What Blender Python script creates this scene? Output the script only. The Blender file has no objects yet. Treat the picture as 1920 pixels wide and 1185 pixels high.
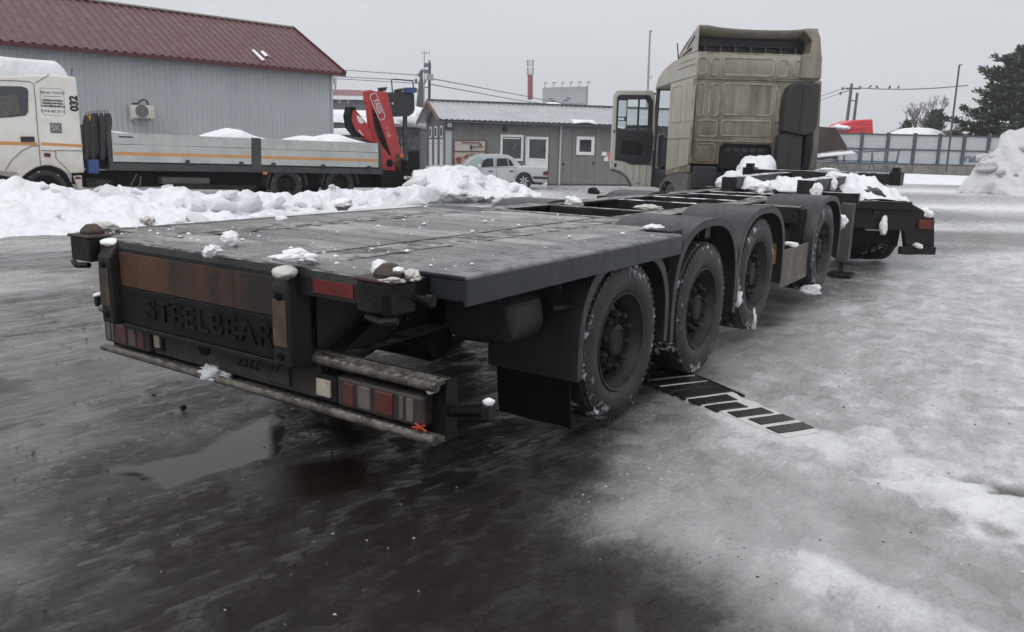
import bpy, bmesh, math, random
import numpy as np
from mathutils import Vector, Matrix

random.seed(11)
SC = bpy.context.scene
COL = SC.collection
R = math.radians

# ------------------------------------------------------------------ camera
CAM_H, PITCH, ROLL, FPX = 1.6, 0.21, 0.0223, 1477.6
cam_d = bpy.data.cameras.new('camera')
cam_d.sensor_width = 36.0
cam_d.lens = 36.0 * FPX / 1920.0
cam_d.clip_start = 0.05
cam_d.clip_end = 3000
cam = bpy.data.objects.new('camera', cam_d)
COL.objects.link(cam)
cam.matrix_world = Matrix.Translation((0, 0, CAM_H)) @ Matrix.Rotation(math.pi / 2 - PITCH, 4, 'X') @ Matrix.Rotation(ROLL, 4, 'Z')
SC.camera = cam

# ------------------------------------------------------------------ light
world = bpy.data.worlds.new('World')
SC.world = world
world.use_nodes = True
wn, wl = world.node_tree.nodes, world.node_tree.links
wn.clear()
w_out = wn.new('ShaderNodeOutputWorld')
w_bg = wn.new('ShaderNodeBackground')
w_bg.inputs['Strength'].default_value = 0.1
w_sky = wn.new('ShaderNodeTexSky')
w_sky.sky_type = 'NISHITA'
w_sky.sun_disc = False
w_sky.sun_elevation = R(47)
w_sky.sun_rotation = R(-147)
w_sky.air_density = 1.0
w_sky.dust_density = 4.0
w_hs = wn.new('ShaderNodeHueSaturation')
w_hs.inputs['Saturation'].default_value = 0.25
w_tc = wn.new('ShaderNodeTexCoord')
w_sep = wn.new('ShaderNodeSeparateXYZ')
w_ramp = wn.new('ShaderNodeValToRGB')       # even overcast, a little brighter towards the zenith
w_ramp.color_ramp.elements[0].position = 0.0
w_ramp.color_ramp.elements[0].color = (0.66, 0.69, 0.73, 1)
w_ramp.color_ramp.elements[1].position = 0.85
w_ramp.color_ramp.elements[1].color = (1.10, 1.12, 1.16, 1)
w_noise = wn.new('ShaderNodeTexNoise')      # faint cloud texture
w_noise.inputs['Scale'].default_value = 2.2
w_noise.inputs['Detail'].default_value = 4
w_map = wn.new('ShaderNodeMapping')
w_map.inputs['Scale'].default_value = (1, 1, 3.0)
w_cl = wn.new('ShaderNodeMapRange')
w_cl.inputs['From Min'].default_value = 0.3
w_cl.inputs['From Max'].default_value = 0.7
w_cl.inputs['To Min'].default_value = 9.4
w_cl.inputs['To Max'].default_value = 10.4
w_mul = wn.new('ShaderNodeVectorMath')
w_mul.operation = 'SCALE'
w_mix = wn.new('ShaderNodeMixRGB')
w_mix.inputs['Fac'].default_value = 0.94
wl.new(w_tc.outputs['Generated'], w_sep.inputs[0])
wl.new(w_tc.outputs['Generated'], w_map.inputs['Vector'])
wl.new(w_map.outputs[0], w_noise.inputs['Vector'])
wl.new(w_noise.outputs['Fac'], w_cl.inputs['Value'])
wl.new(w_sep.outputs['Z'], w_ramp.inputs['Fac'])
wl.new(w_ramp.outputs['Color'], w_mul.inputs[0])
wl.new(w_cl.outputs[0], w_mul.inputs['Scale'])
wl.new(w_sky.outputs[0], w_hs.inputs['Color'])
wl.new(w_hs.outputs[0], w_mix.inputs[1])
wl.new(w_mul.outputs[0], w_mix.inputs[2])
wl.new(w_mix.outputs[0], w_bg.inputs['Color'])
wl.new(w_bg.outputs[0], w_out.inputs['Surface'])

sun_d = bpy.data.lights.new('sun', 'SUN')
sun_d.energy = 1.1
sun_d.angle = R(40)
sun_d.color = (1.0, 0.97, 0.93)
sun = bpy.data.objects.new('sun', sun_d)
COL.objects.link(sun)
# light comes from behind-left of the camera, high up
sun.rotation_euler = Vector((0.40, 0.62, -0.80)).to_track_quat('-Z', 'Y').to_euler()

SC.view_settings.view_transform = 'Standard'
SC.view_settings.look = 'None'
SC.view_settings.exposure = 0.0
SC.view_settings.gamma = 1.0
SC.view_settings.use_curve_mapping = False

# ------------------------------------------------------------------ survey helpers (photo measurement -> world metres)
_cp, _sp, _cr, _sr = math.cos(PITCH), math.sin(PITCH), math.cos(ROLL), math.sin(ROLL)
def ray(x, y):
    a, b = x - 960, y - 592.5
    u = (_cr * a + _sr * b) / FPX
    v = -(-_sr * a + _cr * b) / FPX
    return Vector((u, _cp + v * _sp, -_sp + v * _cp))
CO = Vector((0, 0, CAM_H))
def ground_at(x, y, z=0.0):
    d = ray(x, y)
    return CO + d * ((z - CAM_H) / d.z)
def at(x, y, Y):
    d = ray(x, y)
    return CO + d * (Y / d.y)
def on_wall(P0, heading):
    """vertical plane through P0, heading clockwise from +Y: returns f(px,py) -> (u, z) along that plane."""
    hx, hy = math.sin(heading), math.cos(heading)
    n = Vector((hy, -hx, 0))
    p0 = Vector((P0[0], P0[1], 0))
    def f(x, y, dy=0.0):
        d = ray(x, y)
        t = ((p0 - CO).dot(n) - dy) / d.dot(n)
        q = CO + d * t
        return ((q.x - P0[0]) * hx + (q.y - P0[1]) * hy, q.z)
    return f

# ------------------------------------------------------------------ noise
def _h3(ix, iy, iz, seed):
    n = (ix * 374761393 + iy * 668265263 + iz * 2147483647 + seed * 974634777) & 0xFFFFFFFF
    n = ((n ^ (n >> 13)) * 1274126177) & 0xFFFFFFFF
    n = (n ^ (n >> 16)) & 0xFFFFFFFF
    return n / 4294967295.0
def vnoise(x, y, z, seed=0):
    x, y, z = np.broadcast_arrays(np.asarray(x, float), np.asarray(y, float), np.asarray(z, float))
    ix, iy, iz = (np.floor(v).astype(np.int64) for v in (x, y, z))
    fx, fy, fz = x - ix, y - iy, z - iz
    fx, fy, fz = (v * v * (3 - 2 * v) for v in (fx, fy, fz))
    out = 0
    for dx in (0, 1):
        for dy in (0, 1):
            for dz in (0, 1):
                w = (fx if dx else 1 - fx) * (fy if dy else 1 - fy) * (fz if dz else 1 - fz)
                out = out + w * _h3(ix + dx, iy + dy, iz + dz, seed)
    return out
def fbm(x, y, z=0.0, oct=4, seed=0, lac=2.03, gain=0.5):
    s, a, t, f = 0, 1.0, 0.0, 1.0
    for i in range(oct):
        s = s + a * vnoise(np.asarray(x) * f, np.asarray(y) * f, np.asarray(z) * f, seed + i * 17)
        t += a; a *= gain; f *= lac
    return s / t

# ------------------------------------------------------------------ mesh builder
class MB:
    def __init__(s):
        s.v, s.f = [], []
    def add(s, verts, faces):
        o = len(s.v)
        s.v.extend([tuple(p) for p in verts])
        s.f.extend([tuple(i + o for i in f) for f in faces])
        return s
    def box(s, x0, x1, y0, y1, z0, z1, m=None):
        P = [(x, y, z) for z in (z0, z1) for y in (y0, y1) for x in (x0, x1)]
        if m is not None:
            P = [m @ Vector(p) for p in P]
        return s.add(P, [(0, 2, 3, 1), (4, 5, 7, 6), (0, 1, 5, 4), (2, 6, 7, 3), (0, 4, 6, 2), (1, 3, 7, 5)])
    def bar(s, p, q, w, h, up=(0, 0, 1)):
        p, q = Vector(p), Vector(q)
        d = (q - p).normalized()
        sd = d.cross(Vector(up))
        if sd.length < 1e-4:
            sd = d.cross(Vector((1, 0, 0)))
        sd.normalize()
        u = sd.cross(d)
        P = [b + sd * (a * w / 2) + u * (c * h / 2) for b in (p, q) for c in (-1, 1) for a in (-1, 1)]
        return s.add(P, [(0, 1, 3, 2), (4, 6, 7, 5), (0, 4, 5, 1), (2, 3, 7, 6), (0, 2, 6, 4), (1, 5, 7, 3)])
    def prism(s, poly, axis, a0, a1):
        """poly: 2-D points; axis 'x': poly=(y,z); 'y': poly=(x,z); 'z': poly=(x,y)."""
        def P(p, a):
            return {'x': (a, p[0], p[1]), 'y': (p[0], a, p[1]), 'z': (p[0], p[1], a)}[axis]
        n = len(poly)
        V = [P(p, a0) for p in poly] + [P(p, a1) for p in poly]
        F = [tuple(range(n))[::-1], tuple(range(n, 2 * n))]
        F += [(i, (i + 1) % n, n + (i + 1) % n, n + i) for i in range(n)]
        return s.add(V, F)
    def tube(s, pts, r, n=8, caps=True):
        pts = [Vector(p) for p in pts]
        rs = r if isinstance(r, (list, tuple)) else [r] * len(pts)
        o = len(s.v)
        nrm = None
        for i, p in enumerate(pts):
            d = (pts[min(i + 1, len(pts) - 1)] - pts[max(i - 1, 0)])
            d = d.normalized() if d.length > 1e-9 else Vector((0, 0, 1))
            if nrm is None:
                nrm = d.orthogonal().normalized()
            else:
                nrm = (nrm - d * nrm.dot(d))
                nrm = nrm.normalized() if nrm.length > 1e-6 else d.orthogonal().normalized()
            b = d.cross(nrm)
            for k in range(n):
                a = 2 * math.pi * k / n
                s.v.append(tuple(p + (nrm * math.cos(a) + b * math.sin(a)) * rs[i]))
        for i in range(len(pts) - 1):
            for k in range(n):
                s.f.append((o + i * n + k, o + i * n + (k + 1) % n, o + (i + 1) * n + (k + 1) % n, o + (i + 1) * n + k))
        if caps:
            s.f.append(tuple(o + k for k in range(n))[::-1])
            s.f.append(tuple(o + (len(pts) - 1) * n + k for k in range(n)))
        return s
    def lathe(s, prof, c=(0, 0, 0), axis='y', n=40, closed=False):
        """prof: (radius, along-axis); axis 'y' or 'z' or 'x'."""
        o = len(s.v)
        for r_, h in prof:
            for k in range(n):
                a = 2 * math.pi * k / n
                ca, sa = r_ * math.cos(a), r_ * math.sin(a)
                p = {'y': (ca, h, sa), 'z': (ca, sa, h), 'x': (h, ca, sa)}[axis]
                s.v.append((p[0] + c[0], p[1] + c[1], p[2] + c[2]))
        m = len(prof)
        for i in range(m if closed else m - 1):
            j = (i + 1) % m
            for k in range(n):
                s.f.append((o + i * n + k, o + i * n + (k + 1) % n, o + j * n + (k + 1) % n, o + j * n + k))
        return s
    def grid(s, fn, nu, nv):
        o = len(s.v)
        for i in range(nu):
            for j in range(nv):
                s.v.append(tuple(fn(i / (nu - 1), j / (nv - 1))))
        for i in range(nu - 1):
            for j in range(nv - 1):
                a = o + i * nv + j
                s.f.append((a, a + nv, a + nv + 1, a + 1))
        return s
    def sheet(s, fn, nu, nv, th):
        """closed thin shell: fn(u,v)->point, th: offset vector or callable."""
        A = [[Vector(fn(i / (nu - 1), j / (nv - 1))) for j in range(nv)] for i in range(nu)]
        B = [[A[i][j] + (Vector(th(i / (nu - 1), j / (nv - 1))) if callable(th) else Vector(th)) for j in range(nv)] for i in range(nu)]
        o = len(s.v)
        for G in (A, B):
            for row in G:
                s.v.extend(tuple(p) for p in row)
        N = nu * nv
        idx = lambda i, j, k: o + k * N + i * nv + j
        for i in range(nu - 1):
            for j in range(nv - 1):
                s.f.append((idx(i, j, 0), idx(i + 1, j, 0), idx(i + 1, j + 1, 0), idx(i, j + 1, 0)))
                s.f.append((idx(i, j, 1), idx(i, j + 1, 1), idx(i + 1, j + 1, 1), idx(i + 1, j, 1)))
        for i in range(nu - 1):
            s.f.append((idx(i, 0, 0), idx(i, 0, 1), idx(i + 1, 0, 1), idx(i + 1, 0, 0)))
            s.f.append((idx(i, nv - 1, 0), idx(i + 1, nv - 1, 0), idx(i + 1, nv - 1, 1), idx(i, nv - 1, 1)))
        for j in range(nv - 1):
            s.f.append((idx(0, j, 0), idx(0, j + 1, 0), idx(0, j + 1, 1), idx(0, j, 1)))
            s.f.append((idx(nu - 1, j, 0), idx(nu - 1, j, 1), idx(nu - 1, j + 1, 1), idx(nu - 1, j + 1, 0)))
        return s
    def mesh(s, name, m, smooth=False, fix=True):
        me = bpy.data.meshes.new(name)
        me.from_pydata(s.v, [], s.f)
        if fix:
            bm = bmesh.new(); bm.from_mesh(me)
            bmesh.ops.recalc_face_normals(bm, faces=bm.faces[:])
            bm.to_mesh(me); bm.free()
        if m:
            me.materials.append(m)
        if smooth:
            me.polygons.foreach_set('use_smooth', [True] * len(me.polygons))
            if smooth != 'all':
                try:
                    me.set_sharp_from_angle(angle=R(smooth if not isinstance(smooth, bool) else 40))
                except Exception:
                    pass
        me.update()
        return me
    def build(s, name, m, parent=None, bevel=0, smooth=False, label=None, kind=None, fix=True, seg=2):
        o = bpy.data.objects.new(name, s.mesh(name, m, smooth, fix))
        COL.objects.link(o)
        if parent is not None:
            o.parent = parent
        if bevel:
            b = o.modifiers.new('edge', 'BEVEL')
            b.width = bevel; b.segments = seg; b.limit_method = 'ANGLE'; b.angle_limit = R(35)
            b.harden_normals = False
        if label: o['label'] = label
        if kind: o['kind'] = kind
        return o

def thing(name, label, cat, loc=(0, 0, 0), rz=0.0, group=None):
    o = bpy.data.objects.new(name, None)
    o.empty_display_size = 0.3
    COL.objects.link(o)
    o.location = loc
    o.rotation_euler = (0, 0, rz)
    o['label'] = label; o['category'] = cat
    if group: o['group'] = group
    return o
def tag(o, label, cat, group=None):
    o['label'] = label; o['category'] = cat
    if group: o['group'] = group
    return o
def inst(src, parent, loc=(0, 0, 0), rot=(0, 0, 0), scale=(1, 1, 1)):
    o = src.copy()
    COL.objects.link(o)
    o.parent = parent
    o.location = loc; o.rotation_euler = rot; o.scale = scale
    return o
def copy_tree(src, parent=None, loc=None, rot=None, scale=None):
    o = src.copy()
    COL.objects.link(o)
    if parent is not None: o.parent = parent
    if loc is not None: o.location = loc
    if rot is not None: o.rotation_euler = rot
    if scale is not None: o.scale = scale
    for ch in list(src.children):
        copy_tree(ch, o)
    return o
def text_mesh(txt, size, m, depth=0.004, align='CENTER', shear=0.0, spacing=1.0, bold=0.0):
    c = bpy.data.curves.new('lettering', 'FONT')
    c.body = txt; c.size = size; c.extrude = depth; c.align_x = align; c.align_y = 'CENTER'
    c.shear = shear; c.space_character = spacing; c.offset = bold
    o = bpy.data.objects.new('tmp', c)
    COL.objects.link(o)
    bpy.context.view_layer.update()
    me = bpy.data.meshes.new_from_object(o)
    bpy.data.objects.remove(o)
    me.materials.clear(); me.materials.append(m)
    return me
def lettering(txt, size, m, parent, M, name='lettering', sx=1.0, **kw):
    o = bpy.data.objects.new(name, text_mesh(txt, size, m, **kw))
    COL.objects.link(o)
    o.parent = parent
    o.matrix_local = M @ Matrix.Diagonal((sx, 1, 1, 1))
    return o
def basis(origin, x, y):
    x, y = Vector(x).normalized(), Vector(y).normalized()
    z = x.cross(y)
    return Matrix(((x.x, y.x, z.x, origin[0]), (x.y, y.y, z.y, origin[1]), (x.z, y.z, z.z, origin[2]), (0, 0, 0, 1)))

# ------------------------------------------------------------------ materials
def mat(name, col, rough=0.5, metal=0.0, var=0.15, vs=6.0, dirt=None, da=0.5, ds=3.0, dlo=0.45, dhi=0.65,
        bump=0.0, bs=60.0, streak=False, top=None, tlo=0.5, thi=0.62, ts=14.0, low=None, lz=(0.3, 1.2), coat=0.0, rvar=0.1, spec=0.5):
    m = bpy.data.materials.new(name)
    m.use_nodes = True
    N, L = m.node_tree.nodes, m.node_tree.links
    B = N['Principled BSDF']
    B.inputs['Roughness'].default_value = rough
    B.inputs['Metallic'].default_value = metal
    B.inputs['Specular IOR Level'].default_value = spec
    if coat: B.inputs['Coat Weight'].default_value = coat
    tc = N.new('ShaderNodeTexCoord')
    oi = N.new('ShaderNodeObjectInfo')
    ad = N.new('ShaderNodeVectorMath'); ad.operation = 'ADD'
    sc = N.new('ShaderNodeVectorMath'); sc.operation = 'SCALE'
    sc.inputs[0].default_value = (7.3, 3.1, 5.7)
    L.new(oi.outputs['Random'], sc.inputs['Scale'])
    L.new(tc.outputs['Object'], ad.inputs[0]); L.new(sc.outputs[0], ad.inputs[1])
    V = ad.outputs[0]
    def noise(scale, detail=5, vec=None, rough_=0.55):
        n = N.new('ShaderNodeTexNoise')
        n.inputs['Scale'].default_value = scale; n.inputs['Detail'].default_value = detail
        n.inputs['Roughness'].default_value = rough_
        L.new(vec or V, n.inputs['Vector'])
        return n.outputs['Fac']
    def rng(src, a, b, c, d):
        r = N.new('ShaderNodeMapRange')
        for k, v in zip(('From Min', 'From Max', 'To Min', 'To Max'), (a, b, c, d)):
            r.inputs[k].default_value = v
        L.new(src, r.inputs['Value'])
        return r.outputs[0]
    def mixc(f, a, b, mode='MIX'):
        x = N.new('ShaderNodeMixRGB'); x.blend_type = mode
        for s_, i in ((f, 0), (a, 1), (b, 2)):
            if isinstance(s_, (int, float)): x.inputs[i].default_value = s_
            elif isinstance(s_, tuple): x.inputs[i].default_value = (*s_[:3], 1)
            else: L.new(s_, x.inputs[i])
        return x.outputs[0]
    n1 = noise(vs)
    v1 = rng(n1, 0.3, 0.7, 1 - var, 1 + var)
    g = N.new('ShaderNodeCombineXYZ')
    for i in range(3): L.new(v1, g.inputs[i])
    c = mixc(1.0, tuple(col), g.outputs[0], 'MULTIPLY')
    rg = rng(noise(vs * 2.3), 0.3, 0.7, max(0.02, rough - rvar), min(1, rough + rvar))
    if dirt:
        vec = V
        if streak:
            mp = N.new('ShaderNodeMapping'); mp.inputs['Scale'].default_value = (1, 1, 0.12)
            L.new(V, mp.inputs['Vector']); vec = mp.outputs[0]
        df = rng(noise(ds, 7, vec, 0.62), dlo, dhi, 0, da)
        c = mixc(df, c, tuple(dirt))
    if low:
        sx = N.new('ShaderNodeSeparateXYZ'); L.new(tc.outputs['Object'], sx.inputs[0])
        zf = rng(sx.outputs['Z'], lz[0], lz[1], 1, 0)
        nn = rng(noise(5, 6), 0.25, 0.6, 0.35, 1.0)
        mm = N.new('ShaderNodeMath'); mm.operation = 'MULTIPLY'; mm.use_clamp = True
        L.new(zf, mm.inputs[0]); L.new(nn, mm.inputs[1])
        c = mixc(mm.outputs[0], c, tuple(low))
    if top:
        ge = N.new('ShaderNodeNewGeometry')
        sx = N.new('ShaderNodeSeparateXYZ'); L.new(ge.outputs['Normal'], sx.inputs[0])
        up = rng(sx.outputs['Z'], 0.55, 0.85, 0, 1)
        tn = rng(noise(ts, 6), tlo, thi, 0, 1)
        mm = N.new('ShaderNodeMath'); mm.operation = 'MULTIPLY'; mm.use_clamp = True
        L.new(up, mm.inputs[0]); L.new(tn, mm.inputs[1])
        c = mixc(mm.outputs[0], c, tuple(top))
        rg = mixc(mm.outputs[0], rg, 0.75) if False else rg
    L.new(c, B.inputs['Base Color'])
    L.new(rg, B.inputs['Roughness'])
    if bump:
        b = N.new('ShaderNodeBump'); b.inputs['Strength'].default_value = min(1, bump); b.inputs['Distance'].default_value = 0.02
        L.new(noise(bs, 6), b.inputs['Height']); L.new(b.outputs[0], B.inputs['Normal'])
    return m

DIRT = (0.075, 0.06, 0.047)
SNOWC = (0.80, 0.82, 0.86)
M = {}
M['chassis'] = mat('chassis_paint', (0.006, 0.006, 0.007), 0.48, 0, 0.3, 8, dirt=(0.017, 0.0155, 0.0145), da=0.6, ds=4, bump=0.15, bs=70, spec=0.18)
M['beam_top'] = mat('chassis_paint_dusty', (0.010, 0.010, 0.011), 0.42, 0, 0.3, 8, spec=0.3, dirt=(0.028, 0.026, 0.024), da=0.5, ds=4, bump=0.2, bs=60, top=(0.30, 0.29, 0.275), tlo=0.42, thi=0.6, ts=9)
M['beam_snow'] = mat('snow_dusted_chassis', (0.009, 0.009, 0.010), 0.45, 0, 0.3, 8, spec=0.3, dirt=(0.028, 0.026, 0.024), da=0.5, ds=4, bump=0.2, bs=60, top=SNOWC, tlo=0.44, thi=0.52, ts=7)
M['skirt'] = mat('dark_blue_grey_paint', (0.020, 0.024, 0.032), 0.4, 0, 0.15, 8, spec=0.4, dirt=(0.04, 0.04, 0.04), da=0.4, ds=5, bump=0.12, bs=90, top=(0.17, 0.17, 0.175), tlo=0.3, thi=0.6, ts=12)
M['fender'] = mat('fender_plastic', (0.020, 0.022, 0.025), 0.45, 0, 0.2, 7, spec=0.4, dirt=(0.045, 0.043, 0.041), da=0.45, ds=5, bump=0.1, bs=80)
M['flap'] = mat('mudflap_rubber', (0.006, 0.006, 0.006), 0.6, 0, 0.2, 6, spec=0.12, dirt=(0.011, 0.010, 0.010), da=0.5, ds=5)
M['black'] = mat('black_plastic', (0.008, 0.008, 0.009), 0.5, 0, 0.2, 6, spec=0.3, dirt=(0.025, 0.023, 0.021), da=0.4, ds=4)
M['grime'] = mat('grimy_steel', (0.010, 0.009, 0.009), 0.5, 0, 0.3, 9, spec=0.2, dirt=(0.034, 0.029, 0.025), da=0.7, ds=5, bump=0.3, bs=50)
M['plate_dirty'] = mat('dirty_plate', (0.042, 0.038, 0.033), 0.6, 0, 0.35, 9, spec=0.25, dirt=(0.02, 0.018, 0.016), da=0.8, ds=7, bump=0.2, bs=60)
M['postgrey'] = mat('worn_grey_rubber', (0.016, 0.016, 0.017), 0.55, 0, 0.3, 7, spec=0.25, dirt=(0.036, 0.029, 0.023), da=0.55, ds=4, bump=0.3, bs=40)
M['postface'] = mat('worn_brown_bumper', (0.075, 0.052, 0.036), 0.6, 0, 0.4, 8, dirt=(0.015, 0.014, 0.013), da=0.9, ds=5, streak=True, bump=0.3, bs=40)
M['rail'] = mat('bare_worn_rail', (0.14, 0.125, 0.108), 0.45, 0.2, 0.4, 30, dirt=(0.024, 0.021, 0.018), da=0.85, ds=6, dlo=0.40, dhi=0.62, bump=0.4, bs=90, top=(0.30, 0.285, 0.265), tlo=0.46, thi=0.60, ts=48)
M['twist'] = mat('rusty_twistlock', (0.050, 0.032, 0.025), 0.6, 0.1, 0.3, 14, dirt=(0.02, 0.014, 0.012), da=0.6, ds=8, bump=0.3, bs=60)
M['orange'] = mat('soiled_orange_panel', (0.075, 0.030, 0.009), 0.45, 0, 0.35, 3, dirt=(0.014, 0.011, 0.010), da=0.95, ds=3.4, dlo=0.42, dhi=0.58, bump=0.1, bs=50, streak=True)
M['redrefl'] = mat('soiled_red_reflector', (0.13, 0.014, 0.012), 0.35, 0, 0.3, 10, dirt=(0.04, 0.012, 0.010), da=0.7, ds=9)
M['lampred'] = mat('dirty_red_lens', (0.095, 0.022, 0.02), 0.3, 0, 0.25, 9, dirt=(0.06, 0.04, 0.035), da=0.75, ds=8)
M['lampclear'] = mat('dirty_clear_lens', (0.11, 0.10, 0.09), 0.35, 0, 0.25, 9, dirt=(0.07, 0.06, 0.05), da=0.7, ds=8)
M['lampbody'] = mat('lamp_body', (0.028, 0.024, 0.022), 0.4, 0, 0.2, 9, dirt=(0.06, 0.045, 0.038), da=0.6, ds=7)
M['squarerefl'] = mat('white_square_reflector', (0.42, 0.38, 0.31), 0.4, 0, 0.25, 12, dirt=(0.12, 0.10, 0.08), da=0.7, ds=14)
M['brown'] = mat('muddy_wood_board', (0.15, 0.125, 0.10), 0.7, 0, 0.3, 10, dirt=(0.06, 0.05, 0.04), da=0.6, ds=6, streak=True, bump=0.2, bs=40)
M['yellowstrap'] = mat('dirty_yellow_chock', (0.36, 0.22, 0.045), 0.6, 0, 0.25, 9, dirt=(0.06, 0.05, 0.04), da=0.7, ds=7)
M['rope'] = mat('orange_red_cord', (0.36, 0.035, 0.02), 0.6, 0, 0.1, 20)
M['metal'] = mat('galvanised', (0.35, 0.36, 0.37), 0.4, 0.6, 0.15, 10, dirt=DIRT, da=0.4)
M['rubber'] = mat('tyre_rubber', (0.014, 0.014, 0.015), 0.62, 0, 0.25, 9, dirt=(0.055, 0.052, 0.05), da=0.5, ds=7, bump=0.12, bs=60)
M['glass'] = None
M['beige'] = mat('dirty_beige_cab_paint', (0.43, 0.405, 0.345), 0.42, 0, 0.08, 4, dirt=(0.26, 0.225, 0.18), da=0.5, ds=3, streak=True, low=(0.26, 0.225, 0.18), lz=(0.8, 2.2))
M['beige_rear'] = mat('grimy_beige_rear_wall', (0.275, 0.25, 0.205), 0.5, 0, 0.12, 4, dirt=(0.10, 0.082, 0.064), da=0.9, ds=4.5, dlo=0.42, dhi=0.66, streak=True, low=(0.085, 0.066, 0.05), lz=(1.2, 2.5))
M['beige_edge'] = mat('beige_pressing_edge', (0.38, 0.345, 0.28), 0.5, 0, 0.15, 6, dirt=(0.11, 0.08, 0.055), da=0.7, ds=4, low=(0.12, 0.09, 0.065), lz=(1.4, 2.3))
M['door_paint'] = mat('pale_door_inner_paint', (0.47, 0.475, 0.43), 0.42, 0, 0.05, 4, dirt=(0.33, 0.31, 0.27), da=0.5, ds=2.5, streak=True, low=(0.33, 0.31, 0.27), lz=(0.7, 1.4))
M['greyplastic'] = mat('grey_plastic_skirt', (0.085, 0.080, 0.072), 0.55, 0, 0.15, 5, dirt=DIRT, da=0.5)
M['intake'] = mat('dark_intake_plastic', (0.030, 0.031, 0.034), 0.5, 0, 0.12, 4, spec=0.35, dirt=(0.060, 0.053, 0.045), da=0.5, ds=2.5, streak=True)
M['trim'] = mat('dark_trim', (0.022, 0.023, 0.028), 0.5, 0, 0.15, 5)
M['seat'] = mat('dark_upholstery', (0.02, 0.02, 0.024), 0.9, 0, 0.2, 10)
M['white'] = mat('white_cab_paint', (0.78, 0.76, 0.71), 0.35, 0, 0.04, 3, dirt=(0.50, 0.44, 0.36), da=0.35, ds=3, low=(0.46, 0.40, 0.33), lz=(0.4, 1.5), coat=0.2)
M['paintline'] = mat('shut_line', (0.10, 0.09, 0.08), 0.6)
M['orange_stripe'] = mat('orange_stripe', (0.60, 0.28, 0.085), 0.5, 0, 0.12, 6, dirt=(0.4, 0.25, 0.12), da=0.4)
M['alu'] = mat('anodised_sideboard', (0.50, 0.52, 0.51), 0.42, 0.25, 0.06, 4, dirt=(0.34, 0.34, 0.32), da=0.5, ds=2.5)
M['steelgrey'] = mat('dark_grey_steel', (0.040, 0.044, 0.048), 0.5, 0, 0.15, 5, dirt=(0.08, 0.07, 0.06), da=0.4)
M['cranered'] = mat('crane_red', (0.42, 0.038, 0.040), 0.42, 0, 0.15, 4, dirt=(0.22, 0.035, 0.035), da=0.4, ds=3)
M['ink'] = mat('black_print', (0.012, 0.012, 0.018), 0.5)
M['inkgrey'] = mat('grey_print', (0.12, 0.13, 0.16), 0.5)
M['bluebox'] = mat('blue_canister', (0.03, 0.07, 0.22), 0.45, dirt=DIRT, da=0.4)
M['webbing'] = mat('brown_webbing', (0.035, 0.028, 0.030), 0.8, 0, 0.3, 12, bump=0.4, bs=25)
M['webbing_yellow'] = mat('ochre_webbing', (0.45, 0.22, 0.04), 0.8, 0, 0.25, 12, bump=0.4, bs=25)
M['roofred'] = mat('maroon_roof_sheet', (0.088, 0.016, 0.021), 0.42, 0, 0.12, 1.5, dirt=(0.07, 0.015, 0.018), da=0.5, ds=1.5)
M['ridgecap'] = mat('ridge_cap', (0.33, 0.32, 0.27), 0.5)
M['wallblue'] = mat('blue_grey_profiled_sheet', (0.47, 0.495, 0.52), 0.45, 0, 0.05, 1.0, dirt=(0.41, 0.43, 0.46), da=0.5, ds=1.2, streak=True)
M['acwhite'] = mat('ac_white', (0.70, 0.67, 0.60), 0.5, dirt=(0.4, 0.36, 0.3), da=0.4)
M['acgrille'] = mat('ac_grille', (0.22, 0.22, 0.22), 0.6)
M['officegrey'] = mat('grey_sandwich_panel', (0.185, 0.183, 0.178), 0.55, 0, 0.06, 2, dirt=(0.115, 0.113, 0.11), da=0.5, ds=1.5, streak=True)
M['officedark'] = mat('dark_gable_sheet', (0.085, 0.09, 0.105), 0.55, 0, 0.08, 2)
M['galvroof'] = mat('galvanised_roof', (0.42, 0.44, 0.46), 0.4, 0.35, 0.08, 1.5, dirt=(0.33, 0.34, 0.36), da=0.5, ds=1)
M['pvc'] = mat('white_pvc', (0.74, 0.75, 0.74), 0.4, 0, 0.04, 4, dirt=(0.5, 0.5, 0.48), da=0.3)
M['windowdark'] = mat('dark_window_pane', (0.035, 0.04, 0.045), 0.08, 0, 0.2, 2, spec=0.8)
M['fascia'] = mat('brown_fascia', (0.18, 0.09, 0.06), 0.6)
M['silver'] = mat('silver_car_paint', (0.50, 0.52, 0.55), 0.35, 0.2, 0.03, 1, coat=0.3, low=(0.36, 0.36, 0.355), lz=(0.2, 0.8))
M['chrome'] = mat('brushed_chrome', (0.6, 0.6, 0.6), 0.2, 0.9)
M['greyplate'] = mat('light_fence_sheet', (0.38, 0.405, 0.415), 0.5, 0, 0.06, 1, dirt=(0.40, 0.42, 0.44), da=0.5, ds=1)
M['fencepost'] = mat('dark_fence_steel', (0.055, 0.06, 0.075), 0.5)
M['concrete'] = mat('weathered_concrete', (0.20, 0.185, 0.165), 0.85, 0, 0.2, 2, dirt=(0.09, 0.08, 0.07), da=0.7, ds=1, streak=True, bump=0.3, bs=20)
M['wood'] = mat('tarred_wood_pole', (0.10, 0.095, 0.10), 0.8, 0, 0.2, 3)
M['bark'] = mat('bark', (0.085, 0.062, 0.050), 0.9, 0, 0.3, 6, bump=0.5, bs=20)
M['twig'] = mat('bare_twigs', (0.17, 0.15, 0.145), 0.9, 0, 0.2, 3)
M['needle'] = mat('pine_needles', (0.032, 0.047, 0.028), 0.65, 0, 0.6, 0.9, dirt=(0.075, 0.090, 0.045), da=0.7, ds=1.4)
M['redfar'] = mat('red_plastic_roof', (0.62, 0.045, 0.05), 0.35, 0, 0.1, 2)
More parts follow.
